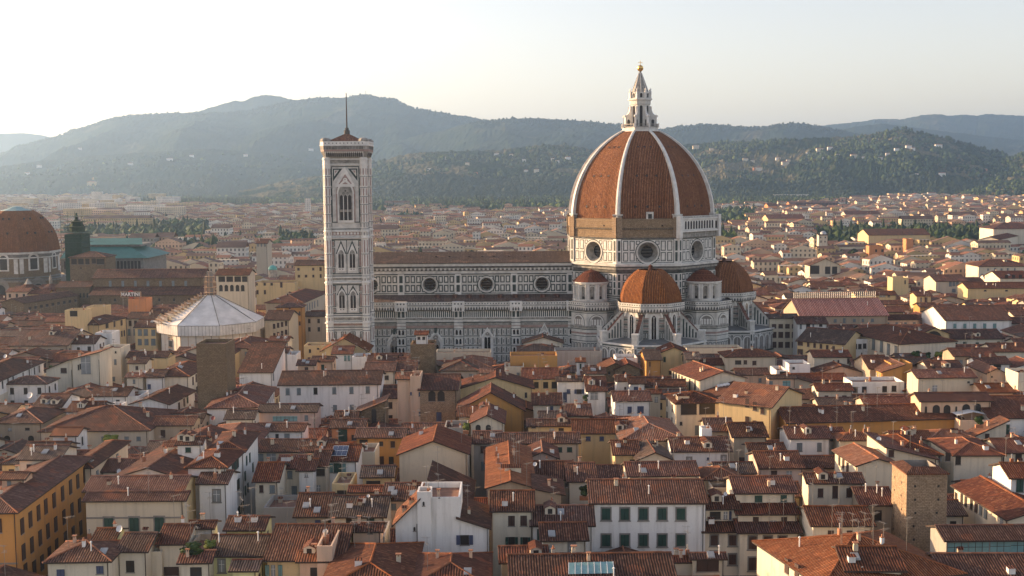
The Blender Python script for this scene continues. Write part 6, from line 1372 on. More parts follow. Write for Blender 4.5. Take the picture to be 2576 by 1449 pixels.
O('g', (1872, 1098), (2165, 1245), (4340, 1185), 1440, 'ochre', BR, 'very long ochre palazzo with little dormers along its brown roof', W=[(1935, 1340, .95, 1.9, 'b'), (1992, 1372, .95, 1.9, 'b')], W2=[(x, 1300, 1.5, 3.4, 'a') for x in ()], ze=19.5, chim=6, ants=5)
h_(1392, 2032, 410, 315, 625, 'buff', BR, 'large buff house with a wide hip roof and small balconies', W=[(1545, 468, 75, 48, 'd'), (1635, 466, 40, 50, 'b'), (1748, 475, 50, 55, 'b')], ze=20, dishes=[(1685, 508, 18)])
t_(900, 1600, 292, 360, 'sand', 'long sand parapet with small chimneys before the apse', ze=19)
f(905, 1062, 442, 355, 480, 'tan', GR, 'tan house squeezed behind the yellow villa')
f(1542, 1928, 637, 555, 705, 'peach', BR, 'peach house with one grey window below the buff house', W=[(1820, 692, 38, 48, 'y')])
f(1932, 2255, 682, 640, 800, 'peach', GR, 'peach house with aqua glazing and a lead roof', W=[(1955, 740, 48, 75, 'y'), (2152, 732, 95, 62, 'G')])
t_(2185, 2450, 490, 600, 'white', 'white crumbling roof block with two chimneys', W=[(2240, 540, 30, 26, 'd')])
t_(2025, 2170, 570, 650, 'white', 'white framed roof cabin with a dark screen', W=[(2115, 612, 95, 58, 'd')])
g_(0, 322, 562, 492, 665, 'stone_brown', RD_, 'rough brown stone gable with a small dark window', W=[(112, 598, 36, 38, 'd'), (60, 640, 40, 26, 'A'), (160, 640, 40, 26, 'A'), (252, 640, 40, 26, 'A')], D=9)
t_(12, 282, 412, 520, 'white', 'stained white wall with drips before the apse')
f(392, 575, 447, 320, 640, 'ochre', GR, 'ochre house with a grey roof left of the yellow villa', W=[(438, 490, 12, 60, 'b')])
f(28, 190, 717, 645, 905, 'white', BR, 'white house with striped brown tiles in the centre right', W=[(128, 792, 26, 26, 'b')], D=6)
f(190, 375, 747, 665, 905, 'white', BR, 'white terrace house with blue door and curtains', W=[(262, 832, 52, 112, 'q')], D=6)
f(0, 440, 967, 848, 1140, 'white', RD_, 'white house with two deep blue windows under a ridge of loose tiles', W=[(183, 1065, 55, 82, 'q'), (320, 1060, 80, 80, 'q')], D=9)
f(428, 568, 872, 820, 1040, 'buff', RD_, 'narrow buff house with a pale shuttered window', W=[(517, 935, 42, 64, 'l')])
h_(95, 870, 1470, 1098, 1500, 'tan', OR_, 'large rust hip roof below the blue window house', ants=2)
f(1165, 1480, 1345, 1190, 1380, 'tan', BR, 'brown roof right of the corner tower house')
f(1490, 1900, 1420, 1250, 1449, 'tan', BR, 'brown roof sloping beside the bright yellow palazzo')
t_(0, 650, 1372, 1449, 'sand', 'low sand wall with two white dishes', dishes=[(290, 1388, 26), (380, 1382, 26)])
f(2200, 2700, 1440, 1288, 1449, 'white', RD_, 'white house with a dark red roof before the ochre palazzo', ants=1)
t_(1088, 1215, 1300, 1449, 'white', 'white boxy lift tower beside the corner tower house', Y=231, D=3)
# ---------------------------------------------------------------- upper right old town
T('A4')
t_(356, 752, 178, 440, 'white', 'scarred white block with a triple window before a palazzo', W=[(455, 268, 40, 60, 'd'), (512, 268, 40, 60, 'd'), (572, 262, 40, 58, 'd'), (535, 365, 16, 38, 'd')], ze=20.5)
f(-60, 385, 412, 320, 510, 'cream', RD_, 'cream house with dark narrow shutters below the scarred block', W=[(183, 470, 20, 55, 'b'), (242, 470, 20, 55, 'b'), (363, 450, 22, 60, 'b')])
O('h', (300, 88), (1018, 250), (1840, 240), 400, 'cream', BR, 'grand cream palazzo with tall pedimented windows and a huge brown roof', W=[(x, y, 1.3, 3.2, 'yF') for x, y in ((350, 155), (685, 240), (785, 270), (872, 305), (968, 335))], ze=21, chim=3, walltop=7)
g_(1262, 1640, 118, 40, 160, 'yellow', BR, 'yellow attic gable with a big half round window', W=[(1440, 108, 200, 62, 'A')], Y=375, D=9)
f(1640, 2310, 182, 72, 240, 'cream', BR, 'long cream house with a plain brown roof right of the round window')
O('s', (590, 505), (795, 602), (915, 540), 720, 'ochre', OR_, 'ochre house with an orange sloping roof and a glowing west wall', W=[(x, y, .8, 2.4, 'l') for x, y in ((655, 620), (688, 635), (722, 650), (755, 665))], ze=20)
t_(905, 1172, 480, 705, 'ochre', 'plain ochre block with one small window', W=[(1005, 668, 12, 20, 'd'), (1128, 690, 48, 75, 'g')], ze=22)
f(1000, 1395, 522, 440, 650, 'pink', GR, 'pink house with a dark sheet roof behind the ochre block', D=10)
f(1430, 1842, 622, 460, 660, 'cream', BR, 'cream house with a brown roof and a slender tall chimney', W=[(1440, 555, 36, 60, 'd')], chim=3)
f(1245, 1962, 674, 600, 855, 'sand', RD_, 'wide sand block with a shallow red roof above the arcades', W=[(1452, 795, 55, 68, 'l'), (1875, 716, 26, 18, 'd')], ze=22.5, D=8)
f(1280, 2152, 968, 865, 1115, 'peach', RD_, 'peach arcade house with a row of open arches', W=[(1340, 1065, 26, 82, 'A'), (1470, 1055, 84, 100, 'A'), (1605, 1055, 82, 98, 'A'), (1720, 1062, 20, 80, 'A'), (1845, 1045, 90, 100, 'A'), (1990, 1035, 72, 92, 'A')], ze=23, chim=1)
g_(2110, 2335, 608, 558, 850, 'peach', OR_, 'peach gabled house with two tiny windows', W=[(2168, 648, 16, 16, 'd'), (2138, 742, 14, 22, 'd'), (2165, 740, 14, 22, 'd')], D=14)
t_(1960, 2112, 640, 840, 'peach', 'peach party wall lit on its edge', Y=318)
t_(415, 1070, 715, 860, 'white', 'low white wall with four square dark windows', W=[(455, 812, 58, 68, 'd'), (567, 808, 58, 68, 'd'), (822, 802, 58, 68, 'd'), (940, 797, 58, 68, 'd')])
f(-10, 410, 837, 745, 900, 'cream', RD_, 'cream house with a big round chimney and brown roof', chim=2)
f(2152, 2820, 1182, 905, 1400, 'white', BR, 'white house with a very broad dark roof at the right edge', W=[(2368, 1310, 40, 115, 'g')], ants=0)
su(1965, 2345, 1385, 1215, 1449, 'cream', OR_, 'cream gable with a steep orange roof edge', W=[(2110, 1395, 52, 62, 'b')], D=4)
t_(1770, 2185, 1195, 1340, 'peach', 'peach roof garden under a white awning', D=9)
hg = HOUSES[-1]; mb = MB()
for u in (.05, .5, .95):
    for v in (.3, .95): q = hg.P(u, v, hg.ze); mb.bar(q-Vector((0, 0, .9)), q+Vector((0, 0, 1.6 if u != .5 else 2.3)), .05, 'white_paint')
for a, b in ((0, .5), (.5, 1)): mb.poly([hg.P(a, .2, hg.ze+(1.6 if a == 0 else 2.3)), hg.P(b, .2, hg.ze+(2.3 if a == 0 else 1.6)), hg.P(b, 1, hg.ze+(2.3 if a == 0 else 1.6)), hg.P(a, 1, hg.ze+(1.6 if a == 0 else 2.3))], 'sheet_white')
mb.build('awning', hg.roof)
h_(1385, 1985, 1460, 1325, 1500, 'cream', OR_, 'small orange hip roof in front of the roof garden', chim=2, ants=1)
f(945, 1400, 1449, 1350, 1480, 'cream', OR_, 'cream house with a sunlit orange roof below the ochre palazzo', chim=2)
h_(262, 800, 1460, 1370, 1500, 'cream', OR_, 'low orange roof with white chimneys below the ochre palazzo', chim=3, ants=2)
f(20, 305, 1385, 1300, 1460, 'white', RD_, 'small white house with a green shutter below the ochre palazzo', W=[(140, 1425, 70, 50, 'g')])
f(2200, 2620, 345, 235, 420, 'cream', BR, 'cream house with a terrace high on the right edge', W=[(2460, 410, 26, 34, 'd')])
f(2000, 2395, 500, 410, 660, 'white', BR, 'white house with two dark loft openings on the right', W=[(2110, 525, 80, 45, 'd'), (2235, 532, 86, 56, 'd')], dishes=[(1932, 562, 20)])
t_(2500, 2800, 600, 845, 'cream', 'tall cream block glowing on its west side at the right edge', W=[(2458, 780, 12, 40, 'd')], ze=22)
f(2060, 2440, 860, 742, 900, 'peach', OR_, 'peach house with a wide orange roof near the right edge', chim=4)
f(640, 900, 560, 400, 620, 'tan', BR, 'tan house with a dark brown roof behind the ochre block')
f(1000, 1380, 440, 405, 470, 'tan', GR, 'low lead roofed house with a glass panel', D=6)
f(1700, 2200, 400, 300, 440, 'tan', RD_, 'tan house with red roofs and a bright laundry terrace')
# ---------------------------------------------------------------- street beside the bell tower
T('C1')
f(88, 332, 1022, 925, 1235, 'sand', BR, 'sand palazzo with two rows of brown shutters left of the bell tower', W=row(183, 303, 4, 1078, 24, 46, 'b', 1050)+row(185, 303, 4, 1172, 24, 46, 'b', 1138), ze=21)
h_(205, 462, 895, 850, 1190, 'ochre', BR, 'ochre palazzo behind the sand one on the street', W=row(350, 440, 3, 950, 18, 40, 'b')+row(350, 440, 3, 1050, 18, 40, 'b'), ze=22)
O('h', (330, 760), (470, 850), (712, 745), 1260, 'buff', RD_, 'tall buff palazzo running beside the bell tower', W2=[(x, y, 1.3, 2.8, 'y') for y0 in (890, 990, 1100) for x, y in ((490, y0+8), (515, y0-2), (540, y0-12), (565, y0-22), (590, y0-32), (620, y0-44))], ze=22.5)
t_(0, 392, 640, 800, 'yellow', 'yellow palazzo with a small turquoise cupola', W=[(10, 655, 14, 24, 'd'), (88, 655, 24, 24, 'd'), (158, 655, 24, 24, 'd'), (255, 662, 24, 50, 'b'), (15, 735, 22, 40, 'b'), (90, 735, 22, 40, 'b')], ze=25, D=14)
TURQ = HOUSES[-1]
# ================================================================== landmarks beyond the near roofs
def C0(x, y): T('C0'); return px(x, y)
def X_(t, x, y): T(t); return px(x, y)
# --- tented baptistery
bx, by = onY(531, 800, 426).x, 426.0; RB = 19.0
bap = thing('baptistery', 'octagonal baptistery wrapped in white sheeting and scaffolding under a tent roof', 'baptistery', (bx, by, 0))
zr1 = onY(531, 820, 409).z; zr0 = zr1-3.4; zap = onY(533, 742, 426).z
o8b = oct8(bx, by, RB); mb = MB(); mb.prism(oct8(bx, by, RB-1.5), 0, zr0+.2, 'sheet_canvas')
for i in range(8):
    a, b = oct8(bx, by, RB-1.5)[i], oct8(bx, by, RB-1.5)[(i+1) % 8]; W = Wall(mb, a, (b[0]-a[0], b[1]-a[1])); n = 5
    for k in range(n+1): W.rect(k*13.4/n-.12, k*13.4/n+.12, 0, zr0, 'scaffold_wood' if k % 2 else 'grey_stone', .06)
    if i in (3, 4):
        for z in range(2, 24, 3): W.rect(5.0, 7.6, z, z+.5, 'scaffold_wood', .3); W.rect(5.0, 7.6, z+.5, z+2.6, 'window_dark', .05)
mb.build('sheeted_wall', bap)
mb = MB(); mb.prism(o8b, zr0, zr1, 'sheet_white', cap=False); mb.prism(oct8(bx, by, RB-.1), zr0+.05, zr0+.1, 'sheet_white', bot=True)
for i in range(8):
    a, b = o8b[i], o8b[(i+1) % 8]; W = Wall(mb, a, (b[0]-a[0], b[1]-a[1])); L_ = math.hypot(b[0]-a[0], b[1]-a[1])
    for k in range(12): W.rect(k*L_/12, k*L_/12+.12, zr0, zr1, 'grey_stone', .05)
mb.build('rim_sheet', bap)
mb = MB()
for i in range(8):
    a, b = A8[i], A8[(i+1) % 8]
    for k in range(6):      # slightly sagging sheets
        t0, t1 = k/6, (k+1)/6; f0 = lambda t: (RB+.1)*(1-t)+2.0*t; fz = lambda t: zr1+.05+(zap-zr1)*t-0.3*math.sin(math.pi*t)
        for s_ in range(3):
            c0, c1 = s_/3, (s_+1)/3
            def PT(t, c): 
                r = f0(t); x = (math.cos(a)*(1-c)+math.cos(b)*c)*r; y = (math.sin(a)*(1-c)+math.sin(b)*c)*r; return (bx+x, by+y, fz(t)+.25*abs(math.sin(c*3*math.pi+.5))*(1-t))
            mb.poly([PT(t0, c0), PT(t0, c1), PT(t1, c1), PT(t1, c0)], 'sheet_white')
for a in A8: mb.bar((bx+(RB+.1)*math.cos(a), by+(RB+.1)*math.sin(a), zr1+.1), (bx+2*math.cos(a), by+2*math.sin(a), zap+.1), .14, 'grey_stone')
mb.build('tent_roof', bap)
mb = MB(); zt2 = onY(528, 682, 426).z
for dx in (-1.9, 0, 1.9):
    for dy in (-1.9, 0, 1.9): mb.bar((bx+dx, by+dy, zap-2), (bx+dx*.7, by+dy*.7, zt2-abs(dx)*1.2), .12, 'scaffold_wood')
z = zap-1
while z < zt2-1:
    q9 = 2.1-.6*(z-zap)/(zt2-zap); mb.box(bx-q9, bx+q9, by-q9, by+q9, z, z+.14, 'scaffold_wood'); mb.box(bx-.9, bx+.9, by-.9, by+.9, z, z+1.9, 'pietra_serena'); z += 1.9
mb.build('scaffold_tower', bap)
mb = MB()        # stair scaffold climbing the west facets
for i in range(15):
    t = i/15; aa = R(207); r = RB*(1-t)+2.2*t; z = zr1+(zap-zr1)*t; cx_, cy2 = bx+r*math.cos(aa), by+r*math.sin(aa); w_ = 5.5*(1-t)+1.2
    for q in (-1, -.5, 0, .5, 1):
        xx, yy = cx_-math.sin(aa)*w_*q*.5, cy2+math.cos(aa)*w_*q*.5; mb.bar((xx, yy, z-.5), (xx, yy, z+1.7), .09, 'scaffold_wood'); mb.box(xx-.7, xx+.7, yy-.7, yy+.7, z+.5, z+.62, ('sheet_canvas', 'scaffold_wood')[i % 2])
mb.build('roof_scaffold', bap)
FOOT.append((o8b, 395, 668, 872, 405))
# --- domed chapel at the left edge
mx, my = onY(46, 640, 622).x, 622.0; RM = 20.5
med = thing('domed_chapel', 'brick chapel with a big ribless red dome cut by the left edge', 'chapel', (mx, my, 0))
zz = lambda y, Y=602: onY(46, y, Y).z
mb = MB(); o = oct8(mx, my, RM-.6); mb.prism(o, 0, zz(637), 'stone_brown'); L_ = 2*(RM-.6)*math.sin(R(22.5))
for i in range(8):
    a, b = o[i], o[(i+1) % 8]; W = Wall(mb, a, (b[0]-a[0], b[1]-a[1])); c = L_/2
    W.rect(-.6, L_+.6, zz(641), zz(636), 'marble_white', 1.0); W.rect(-.2, L_+.2, zz(652), zz(649), 'marble_white', .4); W.rect(-.2, L_+.2, zz(648), zz(642), 'grey_stone', .2)
    W.arch(c, 5.4, zz(683), zz(651), 'marble_white', .3); W.arch(c, 3.7, zz(680), zz(653), 'window_dark', .33)
    for u in (1.4, L_-1.4): W.rect(u-1.0, u+1.0, zz(690), zz(653), 'marble_white', .35)
    W.rect(-.3, L_+.3, zz(702), zz(699), 'grey_stone', .5)
mb.build('drum', med)
mb = MB(); mb.prism(oct8(mx, my, RM+4.5), 0, zz(706, 598), 'stone_brown', 'lead_roof')
for i in range(8):
    o2 = oct8(mx, my, RM+4.5); a, b = o2[i], o2[(i+1) % 8]; W = Wall(mb, a, (b[0]-a[0], b[1]-a[1])); W.arch(9.4, 9, zz(745), zz(722), 'pietra_serena', .1); W.arch(9.4, 5, zz(745), zz(728), 'window_dark', .15); W.rect(0, 18.7, zz(709), zz(706), 'pietra_serena', .6)
mb.build('lower_wall', med)
mb = MB(); HM = zz(531, 610)-zz(637)
for i in range(8):
    acc = 0
    for k in range(14):
        t0, t1 = k/14*.93, (k+1)/14*.93; fr_ = lambda t: math.sqrt(max(0, 1-t*t*.96)); r0, r1 = RM*fr_(t0), RM*fr_(t1); z0, z1 = zz(637)+HM*t0/.93, zz(637)+HM*t1/.93; a, b = A8[i], A8[(i+1) % 8]; dv = math.hypot(z1-z0, r1-r0)
        mb.poly([(mx+r0*math.cos(a), my+r0*math.sin(a), z0), (mx+r0*math.cos(b), my+r0*math.sin(b), z0), (mx+r1*math.cos(b), my+r1*math.sin(b), z1), (mx+r1*math.cos(a), my+r1*math.sin(a), z1)], 'tile_dome', [(-r0*.38, acc), (r0*.38, acc), (r1*.38, acc+dv), (-r1*.38, acc+dv)]); acc += dv
    am = R(45+45*i)
    for t in (.42, .74):
        r = RM*fr_(t)*.93; 
        for s2 in (-.12, .12): mb.box(mx+r*math.cos(am+s2)-.35, mx+r*math.cos(am+s2)+.35, my+r*math.sin(am+s2)-.35, my+r*math.sin(am+s2)+.35, zz(637)+HM*t/.93-.2, zz(637)+HM*t/.93+.9, 'window_dark')
mb.build('dome', med)
mb = MB(); zt3 = zz(531, 610); mb.lathe(mx, my, [(7.6, zt3-.6), (7.6, zt3+.1), (4.6, zt3+.9), (2.2, zt3+1.9), (0, zt3+2.3)], 8, 'copper_pale', R(22.5)); mb.build('copper_cap', med)
for (x, y, r_, zt_, m) in ((205, 965, 135, 0, 1), (435, 935, 95, 0, 0)):
    c = onY(*C0(x, y), 575); rr2 = r_/2.516/1.59/3000*575; ch = thing('small_dome', 'small red tiled dome with a %s tip near the domed chapel' % ('white lead' if m else 'slender stone'), 'dome', (c.x, 585, 0))
    mb = MB(); mb.prism(ngon(c.x, 585, rr2*.96, 16), 0, c.z, 'plaster_peach'); mb.build('wall', ch)
    mb = MB(); mb.lathe(c.x, 585, [(rr2*1.05, c.z), (rr2*.75, c.z+rr2*.45), (rr2*.35, c.z+rr2*.72), (rr2*.2, c.z+rr2*.8)], 16, 'tile_red'); mb.build('dome', ch)
    mb = MB(); mb.lathe(c.x, 585, [(rr2*.32, c.z+rr2*.72), (rr2*.05, c.z+rr2*1.15), (0, c.z+rr2*1.2)] if m else [(.9, c.z+rr2*.7), (.8, c.z+rr2*1.4), (.2, c.z+rr2*1.7), (0, c.z+rr2*1.9)], 8, 'marble_grimy'); mb.build('tip', ch)
T('C0')
F('f', 935, 2040, 790, 715, 905, 'stone_brown', BR, 'long brown church nave with blind windows left of the tented baptistery', W=row(1110, 1870, 7, 850, 26, 70, 'y'), Y=562, D=16, chim=0, cat='church', name='church', p=.42)  # dark stone on all the church pieces paints in the mountain's shade
F('s', 900, 2040, 962, 905, 1045, 'stone_brown', BR, 'low aisle of the long brown church with a lean roof', W=row(1010, 1900, 7, 1005, 18, 26, 'd'), Y=552, D=10, chim=0, cat='church', name='church_aisle')
F('h', 700, 1058, 583, 520, 760, 'stone_brown', BR, 'square brown lantern tower with white pillars above the church crossing', W=[(745, 620, 50, 52, 'd'), (815, 620, 50, 52, 'd'), (880, 620, 40, 52, 'd'), (1010, 620, 70, 52, 'd'), (945, 615, 40, 48, 'd'), (815, 685, 10, 22, 'd')], Y=578, D=15, chim=0, cat='tower', name='church_tower')
f(560, 905, 885, 822, 1000, 'stone_brown', BR, 'brown transept with a hip roof beside the small domes', Y=560, D=14, W=row(810, 880, 3, 960, 14, 40, 'd'))
F('f', 235, 790, 1045, 910, 1140, 'stone_brown', BR, 'long brown cloister wing sloping up beside the church', ye2=965, ze=19, W=row(300, 760, 9, 1090, 12, 26, 'd', 1010), D=12, chim=1)
c_ = onY(*C0(785, 560), 600); sc1 = thing('scaffolded_belfry', 'dark belfry wrapped in green netting and scaffolding behind the church', 'belfry', (c_.x, 600, 0))
mb = MB(); mb.box(c_.x-4.2, c_.x+4.2, 594, 606, 0, onY(*C0(785, 340), 600).z, 'netting_green'); z_ = c_.z
for k in range(9): zk = z_+k*2.6-1; mb.box(c_.x-5.6, c_.x+5.6, 593, 607, zk, zk+.15, 'netting_green'); [mb.bar((c_.x+s*5.4, 592.7, zk), (c_.x+s*5.4, 592.7, zk+2.6), .10, 'netting_green') for s in (-1, -.33, .33, 1)]
mb.build('netting', sc1); mb = MB(); zt4 = onY(*C0(785, 325), 600).z; mb.lathe(c_.x, 600, [(4.0, zt4), (3.8, zt4+3), (2.4, zt4+5.5), (.8, zt4+6.5), (.5, zt4+9.5), (0, zt4+10)], 10, 'netting_green'); mb.build('dome', sc1)
# --- green roofed market hall
T('C0'); a_ = [onY(*px(*q), 655) for q in ((600, 590), (1490, 590), (1330, 440), (600, 440), (1330, 500), (1400, 520))]
mk = thing('market_hall', 'iron market hall with stepped turquoise green roofs behind the church', 'market hall', ((a_[0].x+a_[1].x)/2, 670, 0))
mb = MB(); xa, xb = a_[0].x, a_[1].x; z0 = a_[0].z; z2 = a_[4].z; z3 = a_[2].z
mb.box(xa, xb-3, 656, 700, 0, z0-.3, 'grey_stone')
for k in range(22): x = xa+2+k*(xb-xa-6)/22; mb.box(x, x+(xb-xa)/22*.62, 655.9, 656, z0-6, z0-1.6, 'window_dark')
mb.build('hall_wall', mk); mb = MB(); yA_, yB_ = 655, 668
mb.poly([(xa, yA_, z0), (xb, yA_, z0), (xb-14, yB_, z2+1), (xa, yB_, z2+1)], 'market_green'); mb.poly([(xb, yA_, z0), (xb, 700, z0), (xb-14, 688, z2+1), (xb-14, yB_, z2+1)], 'market_green')
xc = a_[2].x; mb.box(xa, xc, yB_, 690, z2+1, z2+2.2, 'grey_stone'); mb.poly([(xa, yB_-1, z2+2.2), (xc+2, yB_-1, z2+2.2), (xc-2, 679, z3+2.0), (xa, 679, z3+2.0)], 'market_green'); mb.build('roof', mk)
FOOT.append(([(xa, 655), (xb, 655), (xb, 700), (xa, 700)], 205, 370, 660, 655))
# --- rooftop advertising sign
T('C0'); p0, p1 = onY(*px(1214, 978), 486), onY(*px(1419, 922), 486); cx_, cz_ = (p0.x+p1.x)/2, (p0.z+p1.z)/2; hw_, hh_ = (p1.x-p0.x)/2, (p1.z-p0.z)/2
sg = thing('rooftop_sign', 'rooftop sign with white letters on a dark bar over a red disc', 'sign', (cx_, 486, cz_-5))
mb = MB(); n = 28; rr2 = onY(*px(1315, 910), 486).z-cz_
mb.poly([(cx_+rr2*math.cos(2*math.pi*i/n), 486.1, cz_+rr2*math.sin(2*math.pi*i/n)) for i in range(n)], 'sign_red'); mb.build('disc', sg)
mb = MB(); mb.box(cx_-hw_, cx_+hw_, 485.8, 486.05, cz_-hh_, cz_+hh_, 'scaffold_wood'); mb.box(cx_-hw_+.25, cx_+hw_-.25, 485.72, 485.8, cz_-hh_+.22, cz_+hh_-.22, 'sign_black'); mb.build('bar_panel', sg)
tc = bpy.data.curves.new('letters', 'FONT'); tc.body = 'MARTINI'; tc.align_x = 'CENTER'; tc.align_y = 'CENTER'; tc.extrude = .04; tc.offset = .035; tc.size = 1.0; tc.space_character = 1.12
to = bpy.data.objects.new('letters', tc); sc.collection.objects.link(to); bpy.context.view_layer.update(); dg = bpy.context.evaluated_depsgraph_get(); me = bpy.data.meshes.new_from_object(to.evaluated_get(dg)); wx, wy = to.dimensions.x, to.dimensions.y
bpy.data.objects.remove(to); me.materials.clear(); me.materials.append(MT['white_paint']); lt = bpy.data.objects.new('letters', me); sc.collection.objects.link(lt); lt.parent = sg
lt.location = Vector((cx_, 485.6, cz_))-sg.location; lt.rotation_euler = (math.pi/2, 0, 0); s1, s2 = (hw_*2-.9)/wx, (hh_*2-.75)/wy; lt.scale = (s1, s2, 1)
mb = MB(); 
for s in (-.8, -.3, .3, .8): mb.bar((cx_+hw_*s, 486.2, cz_-7), (cx_+hw_*s, 486.2, cz_+hh_*.5), .1, 'metal_pole')
mb.build('post', sg)
T('C0')
t_(1290, 1472, 995, 1065, 'orange', 'red orange roof room under the rooftop sign', Y=484)
# --- more landmarks in the middle distance
F('f', 2175, 2500, 762, 708, 960, 'sand', BR, 'pale house with an open top loggia and five arched windows', W=[(2232, 795, 64, 50, 'd'), (2312, 795, 64, 50, 'd'), (2392, 795, 64, 50, 'd'), (2462, 795, 50, 50, 'd')]+[(x, 885, 34, 60, 'A') for x in (2224, 2278, 2334, 2390, 2443)], Y=470, D=12)
O('h', (830, 1230), (1000, 1262), (1265, 1190), 1440, 'yellow', BR, 'yellow palazzo with a deep eave loggia left of the tented baptistery', W2=[(1075, 1260, 2.4, 2.0, 'd'), (1150, 1250, 1.5, 2.0, 'b'), (1222, 1235, 1.6, 2.0, 'b'), (1160, 1345, 1.0, 2.2, 'b'), (1190, 1350, 1.0, 2.2, 'b'), (1225, 1345, 1.0, 2.2, 'b'), (1250, 1340, 1.0, 2.2, 'b')], ze=20)
t_(650, 845, 1110, 1210, 'yellow', 'pale yellow roof loggia with one dark opening', W=[(742, 1142, 70, 50, 'd')], Y=430)
t_(868, 1045, 1075, 1140, 'yellow', 'plain yellow roof box beside the dark opening', Y=450)
f(1275, 1560, 1200, 1130, 1440, 'sand', BR, 'sand palazzo front with grey shutters seen at a slant', W=row(1310, 1530, 5, 1240, 26, 50, 'b')+row(1300, 1530, 5, 1330, 26, 60, 'y'), ze=19)
T('C1')
cpz = onY(*px(168, 510), TURQ.A.y+5); mb = MB(); rr2 = 42/2.516/1.59/3000*TURQ.A.y*1.1
mb.lathe(cpz.x, TURQ.A.y+5, [(rr2*.95, cpz.z-3.5), (rr2, cpz.z-.3), (rr2*1.05, cpz.z)], 16, 'marble_grimy'); mb.lathe(cpz.x, TURQ.A.y+5, [(rr2*math.cos(q*math.pi/12), cpz.z+rr2*math.sin(q*math.pi/12)) for q in range(7)], 16, 'copper_green'); mb.build('cupola', TURQ.roof)
f(392, 690, 470, 405, 520, 'yellow', BR, 'yellow house with a dark hip like roof behind the turquoise cupola', Y=560, D=12)
f(0, 110, 250, 205, 330, 'buff', BR, 'buff block with rows of shutters left of the bell tower', W=row(20, 90, 3, 262, 14, 26, 'y'), Y=700, D=14)
T('C3')
f(18, 300, 1005, 962, 1370, 'sand', GR, 'tall sand building with rows of dark shutters right of the apse', W=row(60, 262, 4, 1078, 44, 40, 'b')+row(60, 262, 4, 1165, 46, 56, 'b')+row(60, 262, 4, 1265, 46, 56, 'b'), ze=22)
f(300, 590, 1060, 990, 1130, 'white', BR, 'white house with arched dark windows right of the apse', W=[(330, 1080, 20, 45, 'y'), (403, 1072, 38, 48, 'd'), (455, 1070, 18, 50, 'y'), (530, 1068, 30, 26, 'd')], ze=21)
f(295, 765, 1235, 1110, 1360, 'yellow', GR, 'yellow house with a stained grey roof and small shutters', W=[(325, 1245, 42, 50, 'b'), (325, 1335, 42, 50, 'b')]+row(405, 660, 5, 1262, 20, 42, 'b', 1300), ye2=1270)
hp = f(330, 1215, 985, 800, 1060, 'tan', 'tile_pink', 'long hall with a bright pink roof and scaffold rails on its ridge', p=.45, chim=0, ants=0)
mb = MB(); zr5 = hp.H(.5, .5)+.2
for i in range(42): u = .02+.96*i/41; a = hp.P(u, .5, zr5-.2); mb.bar(a, a+Vector((0, 0, 2.6)), .10, 'metal_grey', 3)
for zq in (.9, 1.8, 2.6): mb.bar(hp.P(.02, .5, zr5+zq), hp.P(.98, .5, zr5+zq), .09, 'metal_grey', 3)
mb.build('scaffold_rail', hp.roof)
f(1690, 2000, 632, 560, 740, 'sand', RD_, 'sand house with a red roof and four grey windows in the right quarter', W=[(1835, 655, 26, 40, 'y'), (1870, 650, 26, 40, 'y'), (1905, 645, 26, 40, 'y'), (1870, 718, 34, 30, 'y'), (1940, 712, 34, 30, 'y')], ze=20)
t_(1255, 1415, 590, 750, 'yellow', 'pale yellow block with a lit west face in the right quarter', W=[(1380, 635, 14, 34, 'b')], ze=23)
t_(1018, 1170, 270, 362, 'orange', 'vivid orange house with two small dark windows', W=[(1088, 318, 18, 26, 'd'), (1152, 318, 24, 26, 'd')], ze=21)
t_(1392, 1462, 200, 320, 'orange', 'small orange tower room above the vivid orange house', Y=None, ze=24)
f(510, 600, 165, 150, 250, 'cream', GR, 'cream clock house with a shining metal dome', ze=25, D=6, chim=0)
hd = HOUSES[-1]; mb = MB(); q_ = onY(*px(556, 152), hd.Y); mb.lathe(q_.x, hd.Y, [(2.6*math.cos(t*math.pi/10), q_.z+2.6*math.sin(t*math.pi/10)) for t in range(6)], 12, 'metal_grey'); mb.build('metal_dome', hd.roof)
f(885, 1285, 770, 730, 800, 'yellow', BR, 'yellow house with white framed openings behind the pink roof', W=[(930, 750, 60, 40, 'd'), (1065, 775, 26, 22, 'd'), (1150, 775, 60, 20, 'l'), (1215, 775, 24, 22, 'd')], ze=20)
f(1495, 1645, 780, 718, 850, 'yellow', RD_, 'yellow roof tower with a brown door behind the pink roof', W=[(1590, 812, 26, 46, 'b'), (1540, 812, 14, 40, 'y')], ze=23, D=8)
f(1530, 1700, 890, 850, 960, 'ochre', BR, 'ochre house with one blue grey window and stone corners', W=[(1600, 908, 40, 44, 'y')], ze=20)
f(1790, 2445, 1025, 870, 1165, 'white', BR, 'long white convent wing with pale shutters and a deep roof', W=row(1880, 2280, 5, 1075, 30, 42, 'a'), ze=20.5)
f(2010, 2620, 700, 640, 760, 'yellow', BR, 'long yellow wing with a brown roof at the right edge', W=row(2185, 2400, 2, 720, 24, 14, 'd'), ze=19)
f(2335, 2640, 600, 525, 660, 'cream', RD_, 'cream flats with dark balconies at the right edge', W=row(2400, 2540, 3, 580, 30, 34, 'd'), ze=21)
h_(2120, 2640, 480, 395, 560, 'cream', BR, 'big brown hip roof near the right edge', ze=20)
g_(420, 730, 470, 405, 600, 'sand', BR, 'gabled house with a dark pillared loggia right of the apse', W=[(470, 510, 90, 80, 'd'), (600, 515, 50, 70, 'd'), (670, 515, 50, 70, 'd')], ze=20, D=12)
T('D3')
f(1012, 1632, 1362, 1293, 1440, 'yellow', BR, 'long yellow hall with a reddish roof among trees on the right', W=row(1180, 1560, 5, 1420, 16, 26, 'b'), ze=20)
